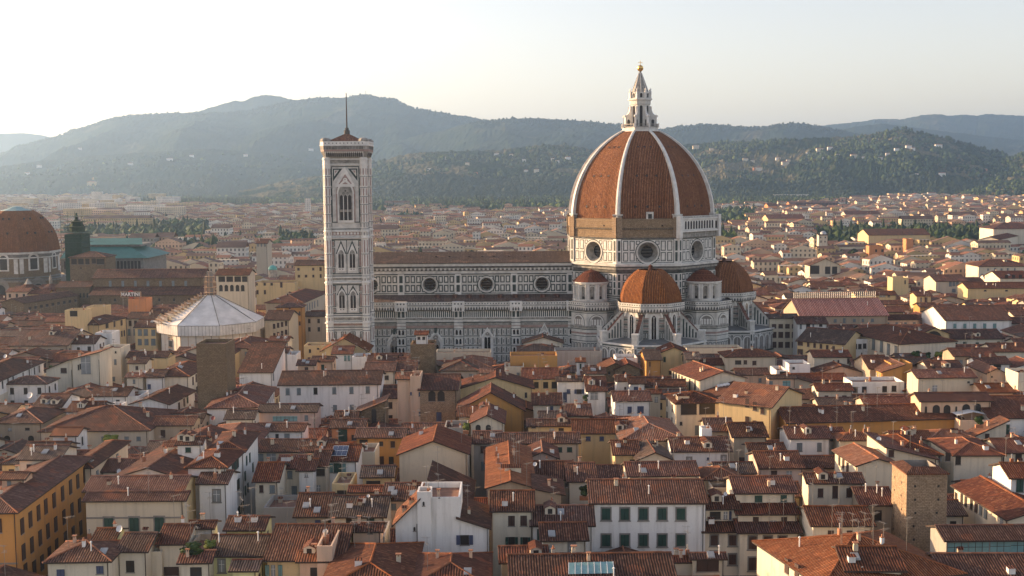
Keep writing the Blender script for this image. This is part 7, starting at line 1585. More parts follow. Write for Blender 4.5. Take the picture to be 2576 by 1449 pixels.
F('h', 2268, 2760, 1298, 1200, 1449, 'cream', RD_, 'large cream church with a tiled rotunda at the right edge', ze=26, D=30, cat='church', name='church', chim=0)
O('g', (2105, 1410), (2322, 1410), (2520, 1368), 1449+60, 'cream', BR, 'cream church front with a round window and a brown roof', W=[(2210, 1445, 36, 24, 'd')], ze=20, cat='church', name='church', chim=0)
f(0, 370, 1165+30, 1150, 1290, 'yellow', RD_, 'long pale yellow house with brown openings on the right of the dome', W=row(20, 60, 2, 1265, 16, 24, 'b')+row(190, 300, 3, 1220, 10, 16, 'y'), ze=19)
f(780, 1125, 1150, 1118, 1250, 'pink', RD_, 'rose house with evenly spaced windows behind the trees', W=row(800, 1100, 10, 1185, 10, 16, 'l'), ze=18)
f(220, 720, 1050, 1018, 1110, 'orange', BR, 'long terracotta coloured palace beyond the dome', W=row(300, 700, 12, 1075, 6, 14, 'b'), ze=18)
f(0, 95, 1065, 1040, 1150, 'orange', BR, 'terracotta coloured church flank beside the dome', W=row(20, 80, 3, 1100, 8, 16, 'd'), ze=20)
# ================================================================== trees
TRC = {}
def crownmesh(key, m1, m2, m3, n=420, shape=(1, 1, .85)):
    if key in TRC: return TRC[key]
    R2 = random.Random(hash(key) % 1000 if False else sum(map(ord, key))); mb = MB(); lobes = []
    for i in range(11):
        a = R2.uniform(0, 6.28); r = R2.uniform(.15, .62); z = R2.uniform(-.5, .65); lobes.append((Vector((r*math.cos(a)*shape[0], r*math.sin(a)*shape[1], z*shape[2])), R2.uniform(.28, .48), R2.choice((m1, m1, m2, m3))))
    for i in range(n):
        c, rad, m = R2.choice(lobes); d = Vector((R2.gauss(0, 1), R2.gauss(0, 1), R2.gauss(0, 1))).normalized(); p = c+d*rad*R2.uniform(.75, 1.08)
        t = d.cross(Vector((R2.random(), R2.random(), R2.random()))).normalized(); b = d.cross(t); t = (t+d*R2.uniform(-.5, .5)).normalized(); s = R2.uniform(.07, .15)
        if R2.random() < .15: m = R2.choice((m1, m2, m3))
        mb.poly([p-t*s-b*s*.6, p+t*s-b*s*.7, p+t*s*.8+b*s, p-t*s*.9+b*s*.7], m)
    for c, rad, m in lobes: mb.lathe(c.x, c.y, [(0.001, c.z-rad*.8), (rad*.72, c.z-rad*.4), (rad*.82, c.z), (rad*.62, c.z+rad*.5), (0.001, c.z+rad*.8)], 7, m)
    o = mb.build('crown'); TRC[key] = o.data; bpy.data.objects.remove(o); return TRC[key]
KINDS = [('dark', 'leaf_dark', 'leaf_dark', 'leaf_mid'), ('mid', 'leaf_mid', 'leaf_dark', 'leaf_mid'), ('light', 'leaf_light', 'leaf_mid', 'leaf_light'), ('mixed', 'leaf_mid', 'leaf_dark', 'leaf_light')]
tm = MB(); tm.bar((0, 0, 0), (0, 0, .5), .035, 'bark', 6, .02)
for a in (.3, 2.2, 4.4): tm.bar((0, 0, .35), (.18*math.cos(a), .18*math.sin(a), .68), .018, 'bark', 4, .006)
to = tm.build('trunk'); TRUNK = to.data; bpy.data.objects.remove(to)
NTREE = {}
def tree(tx, ty, label, k=0, h=17.0, wd=11.0, cyp=False):
    p = onZ(tx, ty, h); key, a, b, c = KINDS[k]; me = crownmesh(key+('c' if cyp else ''), a, b, c)
    o = thing('cypress' if cyp else 'tree', label, 'cypress' if cyp else 'tree', (p.x, p.y, 0), 'trees among the houses')
    t = link('trunk', TRUNK, o, (0, 0, 0)); t.scale = (h, h, h)
    cr = link('crown', me, o, (0, 0, h*.62)); cr.scale = (wd*.5, wd*.5, h*.42); cr.rotation_euler = (0, 0, rnd.uniform(0, 6))
    return o
ORD = ['first', 'second', 'third', 'fourth', 'fifth', 'sixth', 'seventh', 'eighth', 'ninth', 'tenth', 'eleventh', 'twelfth', 'thirteenth', 'fourteenth', 'fifteenth', 'sixteenth', 'seventeenth', 'eighteenth', 'nineteenth', 'twentieth']
GRP = [('C0', 'in the park behind the chapel', [(520, 215), (600, 200), (690, 245), (830, 215), (900, 235), (960, 250), (1030, 225), (1090, 245), (1150, 240), (1225, 190), (1290, 215), (1380, 195), (1450, 235), (1530, 225), (1610, 240), (1690, 235), (1740, 190), (1830, 200), (1920, 185), (2010, 205)]),
       ('C0', 'in the square beyond the market roof', [(1260, 358), (1345, 430), (1450, 445), (1560, 420), (1640, 440), (1800, 395), (1850, 410), (1930, 405), (2010, 395), (2090, 395), (2370, 335), (2330, 345)]),
       ('C1', 'in the garden left of the bell tower', [(290, 95), (370, 135), (420, 125), (480, 110), (520, 150), (590, 115)]),
       ('D3', 'in the garden left of the yellow hall', [(440, 1285), (520, 1270), (760, 1270), (860, 1250), (930, 1245), (1000, 1225), (1040, 1215), (1110, 1240), (1180, 1230), (1250, 1215), (1310, 1210), (1380, 1245), (1450, 1255)]),
       ('D3', 'in the dark grove right of the hall', [(1560, 1235), (1690, 1240), (1760, 1225), (1830, 1230), (1900, 1240), (1960, 1285), (2010, 1280), (2110, 1240), (2190, 1235), (2240, 1215), (1870, 1350), (2500, 1160)]),
       ('D3', 'beside the terracotta palace', [(110, 1040), (170, 1030), (220, 1045), (300, 975), (620, 905), (900, 900), (960, 900), (850, 920)]),
       ('C2', 'behind the dome on the left side', [(100, 20), (230, 10), (300, 25), (380, 40)]),
       ('C2', 'just right of the dome', [(2400, 95), (2510, 110), (2440, 110)]),
       ('C3', 'in the courtyards right of the apse', [(100, 400), (180, 390), (2500, 450), (860, 300)])]
for tl, where, pts in GRP:
    T(tl)
    for i, (x, y) in enumerate(sorted(pts)):
        k = rnd.choice((0, 0, 1, 3, 2)) if 'dark' not in where else rnd.choice((0, 0, 1))
        word = ('deep green', 'mid green', 'yellow green', 'mottled green')[k]
        X2, Y2 = px(x, y); tree(X2, Y2, '%s tree, %s from the left %s' % (word, ORD[i], where), k, rnd.uniform(14, 18), rnd.uniform(9, 14)*(1.25 if 'park' in where else 1))
T('D3'); 
for x, y, lb in ((948, 950, 'slim dark cypress right of the terracotta coloured palace'), (1110, 965, 'slim cypress beside the pale villas on the right'), (430, 975, 'lone cypress below the white flats on the right')): tree(*px(x, y), lb, 0, 16, 4.5, True)
# roof gardens: small bushes
def bush(tl, x, y, ze, wdt, label, k=1, cat='plant'):
    T(tl); p = onZ(*px(x, y), ze+1); key, a, b, c = KINDS[k]; o = thing('potted_plant', label, cat, (p.x, p.y, ze-1), 'roof garden plants')
    mb = MB(); mb.box(-wdt*.3, wdt*.3, -.3, .3, .2, .9, 'pot_clay'); pt = mb.build('planter', o, (0, 0, 0)); cr = link('foliage', crownmesh(key, a, b, c), o, (0, 0, 1.7)); cr.scale = (wdt*.5, .9, 1.1)
bush('B0', 1130, 25, 20, 4.5, 'bright green hedge on the flat roof below the wide buff palazzo', 2)
bush('B0', 1960, 1150, 21, 4, 'orange and green flower trough on the low terrace', 3); bush('B1', 45, 1120, 20.5, 2.5, 'autumn coloured shrub left of the bright lemon house', 2)
bush('A0', 655, 530, 19, 3.2, 'yellow green shrub on a terrace beside the cream block', 2); bush('A2', 700, 1260, 20, 2, 'yellow flowering shrub on a grey roof terrace', 2)
bush('A2', 2200, 900, 19, 1.8, 'climbing plant beside the white house with blue shutters', 1); bush('B2', 1790, 560, 20, 2.6, 'dark creeper hanging over the narrow cream house', 0)
bush('A4', 1215, 350, 21, 3.5, 'leafy roof plants below the grand cream palazzo', 1); bush('A4', 1370, 370, 21, 2.2, 'round dark shrub on the palazzo roof terrace', 0); bush('A4', 1500, 360, 21, 3.2, 'wide green shrub on the palazzo roof terrace', 2); bush('A4', 2010, 1180, 23, 2.5, 'green plants under the white awning of the roof garden', 1)
# ================================================================== infill houses between the named ones
def inside(p, q):
    s = 0; n = len(q)
    for i in range(n):
        a, b = q[i], q[(i+1) % n]; c = (b[0]-a[0])*(p[1]-a[1])-(b[1]-a[1])*(p[0]-a[0])
        if c < 0: return False
    return True
BLOCK = [([(-64, 385), (-40, 385), (-40, 445), (-64, 445)], 0), ([(-60, 398), (106, 398), (106, 460), (-60, 460)], 0), ([(24, 370), (70, 370), (70, 400), (24, 400)], 0), ([(-150, 400), (-84, 400), (-84, 448), (-150, 448)], 0), ([(-84, 392), (-60, 392), (-60, 470), (-84, 470)], 0)]
for q in BLOCK: FOOT.append((q[0], 0, -1, 0, 0))
LIM = [(820, 935, 862, 385), (935, 1240, 888, 400), (1240, 1300, 915, 400), (1300, 1960, 890, 372), (395, 668, 872, 405), (690, 820, 868, 385)]
for a in LIM: FOOT.append(([(0, -10), (1, -10), (1, -9)], a[0], a[1], a[2], a[3]))
def shortname(l):
    for w_ in (' with ', ' beside ', ' behind ', ' in front', ' before ', ' below ', ' under ', ' left of', ' right of', ' at the', ' on ', ' above ', ' next ', ' standing', ' seen', ' catching', ' whose ', ' lining ', ' running ', ' bristling', ' sloping', ' further', ' against', ' near', ' of ', ' between', ' squeezed', ' touched', ' set ', ' overgrown', ' framed'):
        i = l.find(w_)
        if i > 8: l = l[:i]
    return l
USED = set(); HEROES = list(HOUSES); GEN = []
rf = random.Random(11)
COLS = ['white', 'cream', 'yellow', 'sand', 'buff', 'tan', 'cream', 'peach', 'white', 'pink', 'grey']
RFS = [BR, BR, RD_, GR, BR, RD_]; CW = {BR: 'brown', RD_: 'red', GR: 'greyish', OR_: 'orange'}; KW = {'f': 'pitched', 'g': 'gabled', 'h': 'hipped', 't': 'flat'}
def near_label(q, col, rm, k):
    cx_, cy_ = sum(a[0] for a in q)/4, sum(a[1] for a in q)/4; best = sorted(HEROES, key=lambda h: (((h.A+h.C)/2).x-cx_)**2+(((h.A+h.C)/2).y-cy_)**2)[:8]
    for h in best:
        c = (h.A+h.C)/2; dx, dy = cx_-c.x, cy_-c.y; rel = ('right of' if dx > 0 else 'left of') if abs(dx) > abs(dy) else ('behind' if dy > 0 else 'in front of')
        l = 'small %s house just %s the %s' % (col, rel, shortname(h.root['label']))
        if len(l.split()) <= 16 and l not in USED: USED.add(l); return l
    l = 'plain %s house with a %s %s roof' % (col, KW[k], CW[rm])
    return l
def bb(fq): return (min(p[0] for p in fq), max(p[0] for p in fq), min(p[1] for p in fq), max(p[1] for p in fq))
BBS = []
def try_house(x, y, w, d, near=True):
    while len(BBS) < len(FOOT): BBS.append(bb(FOOT[len(BBS)][0]))
    q = [(x, y), (x+w, y), (x+w, y+d), (x, y+d)]; pts = None
    for B_, F_ in zip(BBS, FOOT):
        if B_[0] > x+w or B_[1] < x or B_[2] > y+d or B_[3] < y: continue
        fq = F_[0]
        if pts is None: pts = [(x+w*a, y+d*b) for a in (.08, .36, .64, .92) for b in (.08, .36, .64, .92)]
        if any(inside(p, fq) for p in pts): return None
        m = ((fq[0][0]+fq[2][0])/2, (fq[0][1]+fq[2][1])/2)
        if len(fq) == 4 and x < m[0] < x+w and y < m[1] < y+d: return None
    a, b = proj((x, y, 18))[0], proj((x+w, y, 18))[0]; cap = 30
    for fq, x0, x1, yb, fy in FOOT:
        if x1 > a+4 and x0 < b-4 and fy > y: cap = min(cap, onY((a+b)/2, yb-1, y+d/2).z)
    return q, cap
y = 158.0
while y < 500:
    w0 = y*.445
    x = -w0-8+rf.uniform(-4, 4)
    while x < w0+8:
        w = rf.uniform(7, 12) if y < 300 else rf.uniform(9, 16); d = rf.uniform(7, 10)
        r_ = try_house(x, y, w, d)
        if r_ and r_[1] > 8.5:
            q, cap = r_; k = rf.choice('fffgh'); ze = min(rf.uniform(16, 20), cap-(.3*min(w, d)/2 if k != 'f' else .15*d)-.4)
            if ze > 7:
                col, rm = rf.choice(COLS), rf.choice(RFS)
                h = house('x', q, ze, k, col, rm, .3, (), y < 300, chim=rf.choice((0, 1, 1)), ants=rf.choice((0, 0, 0, 1)), name='house', group='infill houses of the old town')
                for e in (0, 1):
                    O_, U_, N_ = h.edges[e]; Lw = h.lu if e == 0 else h.lv; n = max(1, int(Lw/3.2)); st = rf.choice('dbygd')
                    for fl in range(2 if e == 0 else 1):
                        for i in range(n): add_window(h.root, O_+U_*(Lw*(i+.5)/n)+Vector((0, 0, ze-1.9-fl*3.4)), U_, 1.0, 1.7, st, False)
                h.root['label'] = near_label(q, col, rm, k); FOOT.append(([tuple(a) for a in q], 0, -1, 0, 0)); GEN.append(h); x += w; continue
        x += 2.5
    y += 4.5
# ================================================================== the wider city: the nearest rows one by one
FIELD = []; rows_ = {}
y = 452.0; ri = 0
while y < 680:
    dpt = rf.uniform(9, 13); x = -y*.47
    while x < y*.47:
        w = rf.uniform(7, 17); pa, pb = proj((x, y, 17)), proj((x+w, y, 17))
        hid = (pb[0] > 935 and pa[0] < 1425 and y < 800) or (pa[0] > 1400 and pb[0] < 1830)
        if not hid and rf.random() < .93:
            r_ = try_house(x, y, w, dpt)
            if r_ and r_[1] > 8: FIELD.append((y, x, w, dpt, r_[1]))
        x += w+rf.choice((0, 0, .5, 3))
    y += dpt+rf.uniform(3, 7); ri += 1
NIND = 190
IND, REST = FIELD[:NIND], FIELD[NIND:]
cnt = {}
for (y, x, w, d, cap) in IND:
    k = rf.choice('ffhggh'); q = [(x, y), (x+w, y), (x+w, y+d), (x, y+d)]; yaw = R(rf.uniform(-7, 7)); c = (x+w/2, y+d/2)
    q = [(c[0]+(a[0]-c[0])*math.cos(yaw)-(a[1]-c[1])*math.sin(yaw), c[1]+(a[0]-c[0])*math.sin(yaw)+(a[1]-c[1])*math.cos(yaw)) for a in q]
    ze = min(rf.uniform(13, 19.5), cap-2); col, rm = rf.choice(COLS[:9]), rf.choice(RFS); side = 'left of the bell tower' if proj((x, y, 15))[0] < 1200 else 'right of the dome'
    h = house('x', q, ze, k, col, rm, .3, (), False, chim=rf.choice((0, 0, 1)), name='house', group='houses of the wider city', detail=False)
    st = rf.choice('dbyd')
    for e in (0, 1 if proj((x, y, 15))[0] < 1288 else 3):
        O_, U_, N_ = h.edges[e]; Lw = h.lu if e in (0, 2) else h.lv; n = max(2, int(Lw/3.4))
        for i in range(n): add_window(h.root, O_+U_*(Lw*(i+.5)/n)+Vector((0, 0, ze-1.9)), U_, 1.1, 1.7, st, False)
    rows_.setdefault((side, col, CW[rm], KW[k]), []).append((x, h)); GEN.append(h)
for (side, col, rw, kw), lst in rows_.items():
    lst.sort(key=lambda t: t[0])
    for i, (_, h) in enumerate(lst): h.root['label'] = '%s house with a %s %s roof, %s from the left, %s' % (col, kw, rw, ORD[i % 20], side)
# ------------------------------------------------------------------ and everything farther as one mass
far = MB(); FW = ['far_white', 'far_cream', 'far_yellow', 'far_peach', 'far_yellow', 'far_cream', 'far_cream', 'far_white']
def farhouse(x, y, w, d, ze, yaw, big=False):
    m = rf.choice(FW); rm = rf.choice(('far_roof_brown', 'far_roof_brown', 'far_roof_red')); c, s = math.cos(yaw), math.sin(yaw); cx_, cy_ = x+w/2, y+d/2
    P = lambda u, v, z: (cx_+(u*w/2)*c-(v*d/2)*s, cy_+(u*w/2)*s+(v*d/2)*c, z)
    k = rf.random(); far.poly([P(-1, -1, 0), P(1, -1, 0), P(1, -1, ze), P(-1, -1, ze)], m, [(0, 0), (w, 0), (w, ze), (0, ze)])
    if big or k < .12:
        far.poly([P(-1, 1, 0), P(-1, -1, 0), P(-1, -1, ze), P(-1, 1, ze)], m, [(0, 0), (d, 0), (d, ze), (0, ze)]); far.poly([P(1, -1, 0), P(1, 1, 0), P(1, 1, ze), P(1, -1, ze)], m, [(0, 0), (d, 0), (d, ze), (0, ze)])
        far.poly([P(-1, -1, ze), P(1, -1, ze), P(1, 1, ze), P(-1, 1, ze)], 'far_grey' if not big else 'far_white', [(0, 0)]*4)
    elif k < .62:
        zr_ = ze+.16*d; e = 1.05
        for s_ in (-1, 1): pts = [P(s_, -1, 0), P(s_, 1, 0), P(s_, 1, ze), P(s_, 0, zr_), P(s_, -1, ze)]; far.poly(pts if s_ > 0 else pts[::-1], m, [(0, 0), (d, 0), (d, ze), (d/2, ze), (0, ze)] if s_ > 0 else [(0, ze), (d/2, ze), (d, ze), (d, 0), (0, 0)])
        far.poly([P(-e, -e, ze+.1), P(e, -e, ze+.1), P(e, 0, zr_+.2), P(-e, 0, zr_+.2)], rm); far.poly([P(e, e, ze+.1), P(-e, e, ze+.1), P(-e, 0, zr_+.2), P(e, 0, zr_+.2)], rm)
    else:
        zr_ = ze+.16*w; e = 1.05; far.poly([P(-1, -1.01, ze), P(1, -1.01, ze), P(0, -1.01, zr_)], m, [(0, 0)]*3)
        far.poly([P(-1, 1, 0), P(-1, -1, 0), P(-1, -1, ze), P(-1, 1, ze)], m, [(0, 0), (d, 0), (d, ze), (0, ze)]); far.poly([P(1, -1, 0), P(1, 1, 0), P(1, 1, ze), P(1, -1, ze)], m, [(0, 0), (d, 0), (d, ze), (0, ze)])
        far.poly([P(-e, e, ze+.1), P(-e, -e, ze+.1), P(0, -e, zr_+.2), P(0, e, zr_+.2)], rm); far.poly([P(e, -e, ze+.1), P(e, e, ze+.1), P(0, e, zr_+.2), P(0, -e, zr_+.2)], rm)
for (y, x, w, d, cap) in REST: farhouse(x, y, w, d, min(rf.uniform(12, 18), cap-2), R(rf.uniform(-10, 10)))
YL = [(-50, 4700), (300, 4700), (345, 2900), (800, 2700), (930, 2250), (1420, 2300), (1500, 2300), (1790, 2400), (2090, 2600), (2140, 3100), (2400, 3400), (2700, 3400)]
GREEN = [(150, 520, 566, 596), (300, 520, 552, 575), (1790, 1900, 520, 560), (2040, 2330, 566, 600), (2330, 2510, 566, 606), (700, 790, 584, 612), (380, 545, 604, 622), (1000, 1060, 535, 550), (1780, 1850, 580, 600)]
y = 690.0
while y < 4700:
    st = 1+y/2600; dpt = rf.uniform(9, 13)*st; x = -y*.46
    blockyaw = R(rf.uniform(-14, 14))
    while x < y*.46:
        w = rf.choice((6, 8, 10, 12, 15, 20))*rf.uniform(.8, 1.2)*(1+y/5000); p = proj((x+w/2, y, 14))
        ok = y < interp(YL, p[0])+mn.noise(Vector((x*.004, y*.004, 1)))*250 and not any(a < p[0] < b and c < p[1] < d_ for a, b, c, d_ in GREEN)
        if 940 < p[0] < 1420 and y < 860: ok = False
        if 1430 < p[0] < 1790 and y < 1400: ok = False
        if mn.noise(Vector((x*.011, y*.006, 5))) > .50: ok = False
        if ok: farhouse(x, y+rf.uniform(-3, 3), w, dpt*.66, rf.uniform(9, 17)+(rf.random() < .12)*rf.uniform(2, 6), blockyaw*.4+R(rf.uniform(-12, 12)))
        x += w*(1.0 if rf.random() < .75 else 1.2)
    y += dpt+rf.uniform(3, 7)*st
for i in range(60):      # taller flats on the plain at the left
    pxx = rf.uniform(-20, 420); yy = rf.uniform(1900, 4000); x = onY(pxx, 500, yy).x; farhouse(x, yy, rf.uniform(20, 60), 14, rf.uniform(20, 32), R(rf.uniform(-20, 20)), True)
# white flats and halls one can tell apart far off
def block(tl, x0, x1, yt, yb, Y, label, hb=None, name='apartment_block', cat='flats', m='far_white', d=16, rf_=None):
    T(tl); a, b = px(x0, yt), px(x1, yt); Y = onZ(*a, hb or 21).y; A_, B_ = onY(*a, Y), onY(*b, Y); zt_ = A_.z; o = thing(name, label, cat, ((A_.x+B_.x)/2, Y+d/2, 0), 'large blocks on the plain'); mb = MB()
    for P_, Q_ in (((A_.x, Y), (B_.x, Y)), ((B_.x, Y), (B_.x, Y+d)), ((A_.x, Y+d), (A_.x, Y))):
        L_ = math.hypot(Q_[0]-P_[0], Q_[1]-P_[1]); mb.poly([(*P_, 0), (*Q_, 0), (*Q_, zt_), (*P_, zt_)], m, [(0, 0), (L_, 0), (L_, zt_), (0, zt_)])
    mb.build('wall', o); mb = MB(); mb.poly([(A_.x-.5, Y-.5, zt_+.02), (B_.x+.5, Y-.5, zt_+.02), (B_.x+.5, Y+d/2, zt_+(4 if rf_ else .02)), (A_.x-.5, Y+d/2, zt_+(4 if rf_ else .02))], rf_ or 'lead_roof'); mb.poly([(B_.x+.5, Y+d+.5, zt_+.02), (A_.x-.5, Y+d+.5, zt_+.02), (A_.x-.5, Y+d/2, zt_+(4 if rf_ else .02)), (B_.x+.5, Y+d/2, zt_+(4 if rf_ else .02))], rf_ or 'lead_roof'); mb.build('roof', o)
TILES['E1'] = (0, 300, 2.516); TILES['E2'] = (1024, 300, 2.516)
block('E1', 918, 1015, 1175, 1330, 1900, 'taller half of the white tower block on the left plain', 42); block('E1', 1015, 1108, 1200, 1330, 1910, 'lower half of the white tower block on the left plain', 37)
block('E1', 192, 300, 1275, 1340, 1700, 'pale block above the domed chapel'); block('E1', 415, 540, 1262, 1340, 1750, 'grey white flats right of the domed chapel', m='far_grey'); block('E1', 545, 745, 1262, 1330, 1800, 'sunlit cream flats left of the white tower block', m='far_peach')
block('E1', 725, 830, 1335, 1395, 1300, 'low white office with plain walls left of centre'); block('E1', 1010, 1230, 1360, 1400, 1150, 'long palazzo with brown roof below the white tower block', rf_='far_roof_brown', m='far_cream')
block('C0', 840, 1500, 188, 235, 1050, 'very long barracks with even windows above the park', rf_='far_roof_brown', m='far_yellow'); block('C0', 1300, 1550, 385, 460, 800, 'grey palazzo with blue grey front by the square', rf_='far_roof_brown', m='far_grey'); block('C0', 1560, 1740, 375, 440, 830, 'brown long palazzo right of the grey one by the square', rf_='far_roof_brown', m='far_peach')
block('C0', 2125, 2310, 285, 340, 950, 'white gabled palazzo with small windows', rf_='far_roof_brown'); block('C0', 2180, 2470, 480, 540, 700, 'long pale blue house with a dark roof', rf_='far_roof_brown', m='far_white', d=12)
block('C1', 1145, 1425, 105, 150, 1180, 'cream palazzo with a row of arched windows right of the bell tower', rf_='far_roof_brown', m='far_cream'); block('C1', 2125, 2420, 5, 60, 1500, 'white modern hall with a grey strip window', m='far_white', d=30)
block('E2', 1295, 1540, 1285, 1330, 2200, 'grey institute with a brown roof below the woods', rf_='far_roof_brown', m='far_grey'); block('E2', 0, 118, 1155, 1200, 2700, 'long white villa at the edge of the woods', rf_='far_roof_brown'); block('E2', 340, 480, 1145, 1185, 2750, 'yellow villa at the edge of the woods', rf_='far_roof_brown', m='far_yellow'); block('E2', 490, 535, 1240, 1325, 1900, 'slender white campanile like tower left of the bell tower', 38)
block('E2', 2212, 2265, 1118, 1190, 2800, 'white villa tower standing above the wooded belt', 30)
block('D3', 60, 410, 950, 1010, 1900, 'long white hospital wing right of the dome'); block('D3', 415, 775, 935, 1010, 2000, 'stepped white hospital wing with strip windows'); block('D3', 1215, 1440, 940, 1010, 1700, 'cream flats with stair tower on the right', m='far_cream'); block('D3', 1680, 1860, 895, 945, 2100, 'pale palazzo with a wide roof on the right plain', rf_='far_roof_brown', m='far_cream')
block('D3', 840, 1012, 975, 1020, 1500, 'cream villa with a brown roof beside a cypress', rf_='far_roof_brown', m='far_cream'); block('D3', 1855, 2080, 1160, 1225, 800, 'blank white gable house on the right', rf_='far_roof_brown'); block('D3', 1345, 1660, 1200, 1250, 760, 'long cream house with a brown roof behind the grove', rf_='far_roof_brown', m='far_cream', d=12)
# ------------------------------------------------------------------ woods as one mass
wd_ = MB(); rw = random.Random(5)
def blob(x, y, z, r, h, m):
    n = 6; a0 = rw.uniform(0, 1); pr = [(r*.75, 0), (r*rw.uniform(.9, 1.1), h*.4), (r*.62, h*.75), (0.01, h)]
    ring = [[(x+q*math.cos(a0+i*math.pi/3)*rw.uniform(.8, 1.2), y+q*math.sin(a0+i*math.pi/3)*rw.uniform(.8, 1.2), z+t*rw.uniform(.92, 1.08)) for i in range(n)] for q, t in pr[:-1]]; top = (x, y, z+h)
    for a, b in zip(ring, ring[1:]):
        for i in range(n):
            if a[i][1] > y+r*.3: continue
            j = (i+1) % n; wd_.poly([a[i], a[j], b[j], b[i]], m)
    for i in range(n): j = (i+1) % n; wd_.poly([ring[-1][i], ring[-1][j], top], m)
LM = ['leaf_dark', 'leaf_dark', 'leaf_mid', 'leaf_mid', 'leaf_light']
def belt(px0, px1, y0, y1, n, zf=lambda x, y: 0, hs=(9, 17)):
    for i in range(n):
        p_ = rw.uniform(px0, px1); Y = math.sqrt(rw.uniform(y0*y0, y1*y1)); x = onY(p_, 500, Y).x
        if mn.noise(Vector((x*.006, Y*.006, 2))) < -.36: continue
        h = rw.uniform(*hs); m = rw.choice(LM[:4] if mn.noise(Vector((x*.003, Y*.003, 9))) < .1 else LM); blob(x, Y, zf(x, Y), h*rw.uniform(.38, .6), h, m) if rw.random() > .12 else blob(x, Y, zf(x, Y), 2.6, h*1.35, 'leaf_dark')
belt(340, 830, 2700, 3600, 2400, hs=(12, 20)); belt(925, 1440, 2300, 3600, 4200, hs=(12, 22)); belt(1780, 2130, 2400, 3400, 2400, hs=(11, 20)); belt(2100, 2600, 3000, 3500, 1200); belt(0, 800, 3300, 4700, 1400)
for a, b, c, d in GREEN: 
    Y0, Y1 = onZ((a+b)/2, d, 15).y, onZ((a+b)/2, c, 15).y; belt(a, b, Y0, Y1, int((b-a)*1.0), hs=(12, 19))
belt(-20, 2600, 800, 2800, 2400, hs=(8, 16))
def onhill(name, n, hs, p0, p1, t0, t1, thr=-.2):
    V, w_, ny, nx, x0, x1 = HILLS[name]
    for i in range(n):
        ii = int((rw.uniform(p0, p1)-x0)/(x1-x0)*nx); jj = int(rw.uniform(t0, t1)*ny)
        if not 0 <= ii < nx: continue
        a = V[jj*w_+ii]; b = V[min(ny, jj+1)*w_+ii+1]; s = rw.random(); x, y, z = [a[k]*(1-s)+b[k]*s for k in range(3)]
        if mn.noise(Vector((x*.004, y*.004, 4))) < thr: continue
        h = rw.uniform(*hs); blob(x, y, z-1.5, h*rw.uniform(.4, .65), h, rw.choice(LM[:2] if thr == -1 else (LM[:4] if rw.random() < .93 else LM)))
onhill('hills_near_middle', 5200, (8, 15), 800, 2100, .05, 1.0, -.05); onhill('hills_near_right', 5200, (8, 15), 1700, 2600, .05, 1.0, -.05); onhill('hills_right_edge', 700, (8, 14), 2400, 2600, .05, 1.0)
onhill('hills_near_middle', 5000, (13, 24), 860, 1480, 0, .34, -1); onhill('hills_near_middle', 2400, (12, 22), 1740, 2140, 0, .32, -1); onhill('hills_near_right', 2400, (12, 20), 1740, 2500, 0, .25, -1); onhill('hills_left_foothill', 2200, (13, 22), 330, 860, 0, .22, -1)
onhill('hills_middle_ridge', 900, (8, 14), 1200, 2120, .90, 1.0, -1); onhill('hills_mountain', 1200, (8, 14), 0, 1260, .94, 1.0, -1); onhill('hills_left_foothill', 500, (8, 15), 0, 840, .05, .9)
wo_ = wd_.build('woodland'); kind(wo_, 'stuff', 'dark woods and scattered trees between the houses and on the hills', 'woods')
# ------------------------------------------------------------------ villas on the hillsides
VIL = [(1753, 372, 2.4, 's'), (1790, 377, 1.4, 's'), (1878, 405, 2.0, 'l'), (1895, 406, 1.6, 'l'), (1912, 432, 2.6, 'l'), (1905, 430, 2.0, 'o'), (1885, 445, 2.2, 'w'), (1960, 405, 1.8, 'w'), (1985, 405, 1.5, 'l'), (2066, 383, 2.6, 'l'), (2090, 379, 2.0, 'w'), (2036, 391, 1.2, 'w'), (2069, 391, 1.4, 'l'), (2110, 396, 1.8, 'w'), (2074, 400, 1.6, 'l'), (2152, 401, 2.4, 'l'), (2150, 402, 1.2, 'w'), (2175, 399, 1.5, 'w'), (1980, 417, 2.8, 'l'), (2235, 391, 1.6, 'w'), (2260, 380, 1.8, 'w'), (2290, 372, 2.2, 'w'), (2300, 376, 1.5, 'w'), (2362, 370, 2.6, 'w'), (2219, 406, 1.8, 'w'), (2376, 443, 2.4, 'w'), (2480, 430, 2.0, 'o'), (2500, 444, 1.8, 'w'), (2310, 441, 1.2, 'w'),
       (1325, 433, 1.6, 'w'), (1350, 436, 2.0, 'l'), (1395, 407, 1.8, 'w'), (1403, 413, 1.5, 'w'), (1430, 406, 2.2, 'w'), (1322, 405, 1.5, 'w'), (1120, 400, 1.8, 'w'), (1180, 415, 1.6, 'l'), (1250, 392, 2.0, 'w'), (1290, 395, 1.6, 'l'), (1140, 455, 2.0, 'w'), (1085, 430, 1.6, 'w'), (1010, 470, 2.2, 'w'), (1040, 480, 2.0, 'l'), (1200, 440, 1.6, 'o'), (230, 466, 3.2, 'y'), (235, 455, 1.4, 'y'), (205, 380, 1.4, 'w'), (70, 440, 1.8, 'w'), (100, 425, 1.8, 'w'), (430, 405, 2.2, 'w'), (485, 395, 1.6, 'w'), (620, 400, 1.6, 'w'), (330, 415, 1.8, 'w'), (780, 380, 1.8, 'w')]
VW = {'w': 'white', 'l': 'cream', 'o': 'orange', 'y': 'yellow', 's': 'sand'}
hv = []
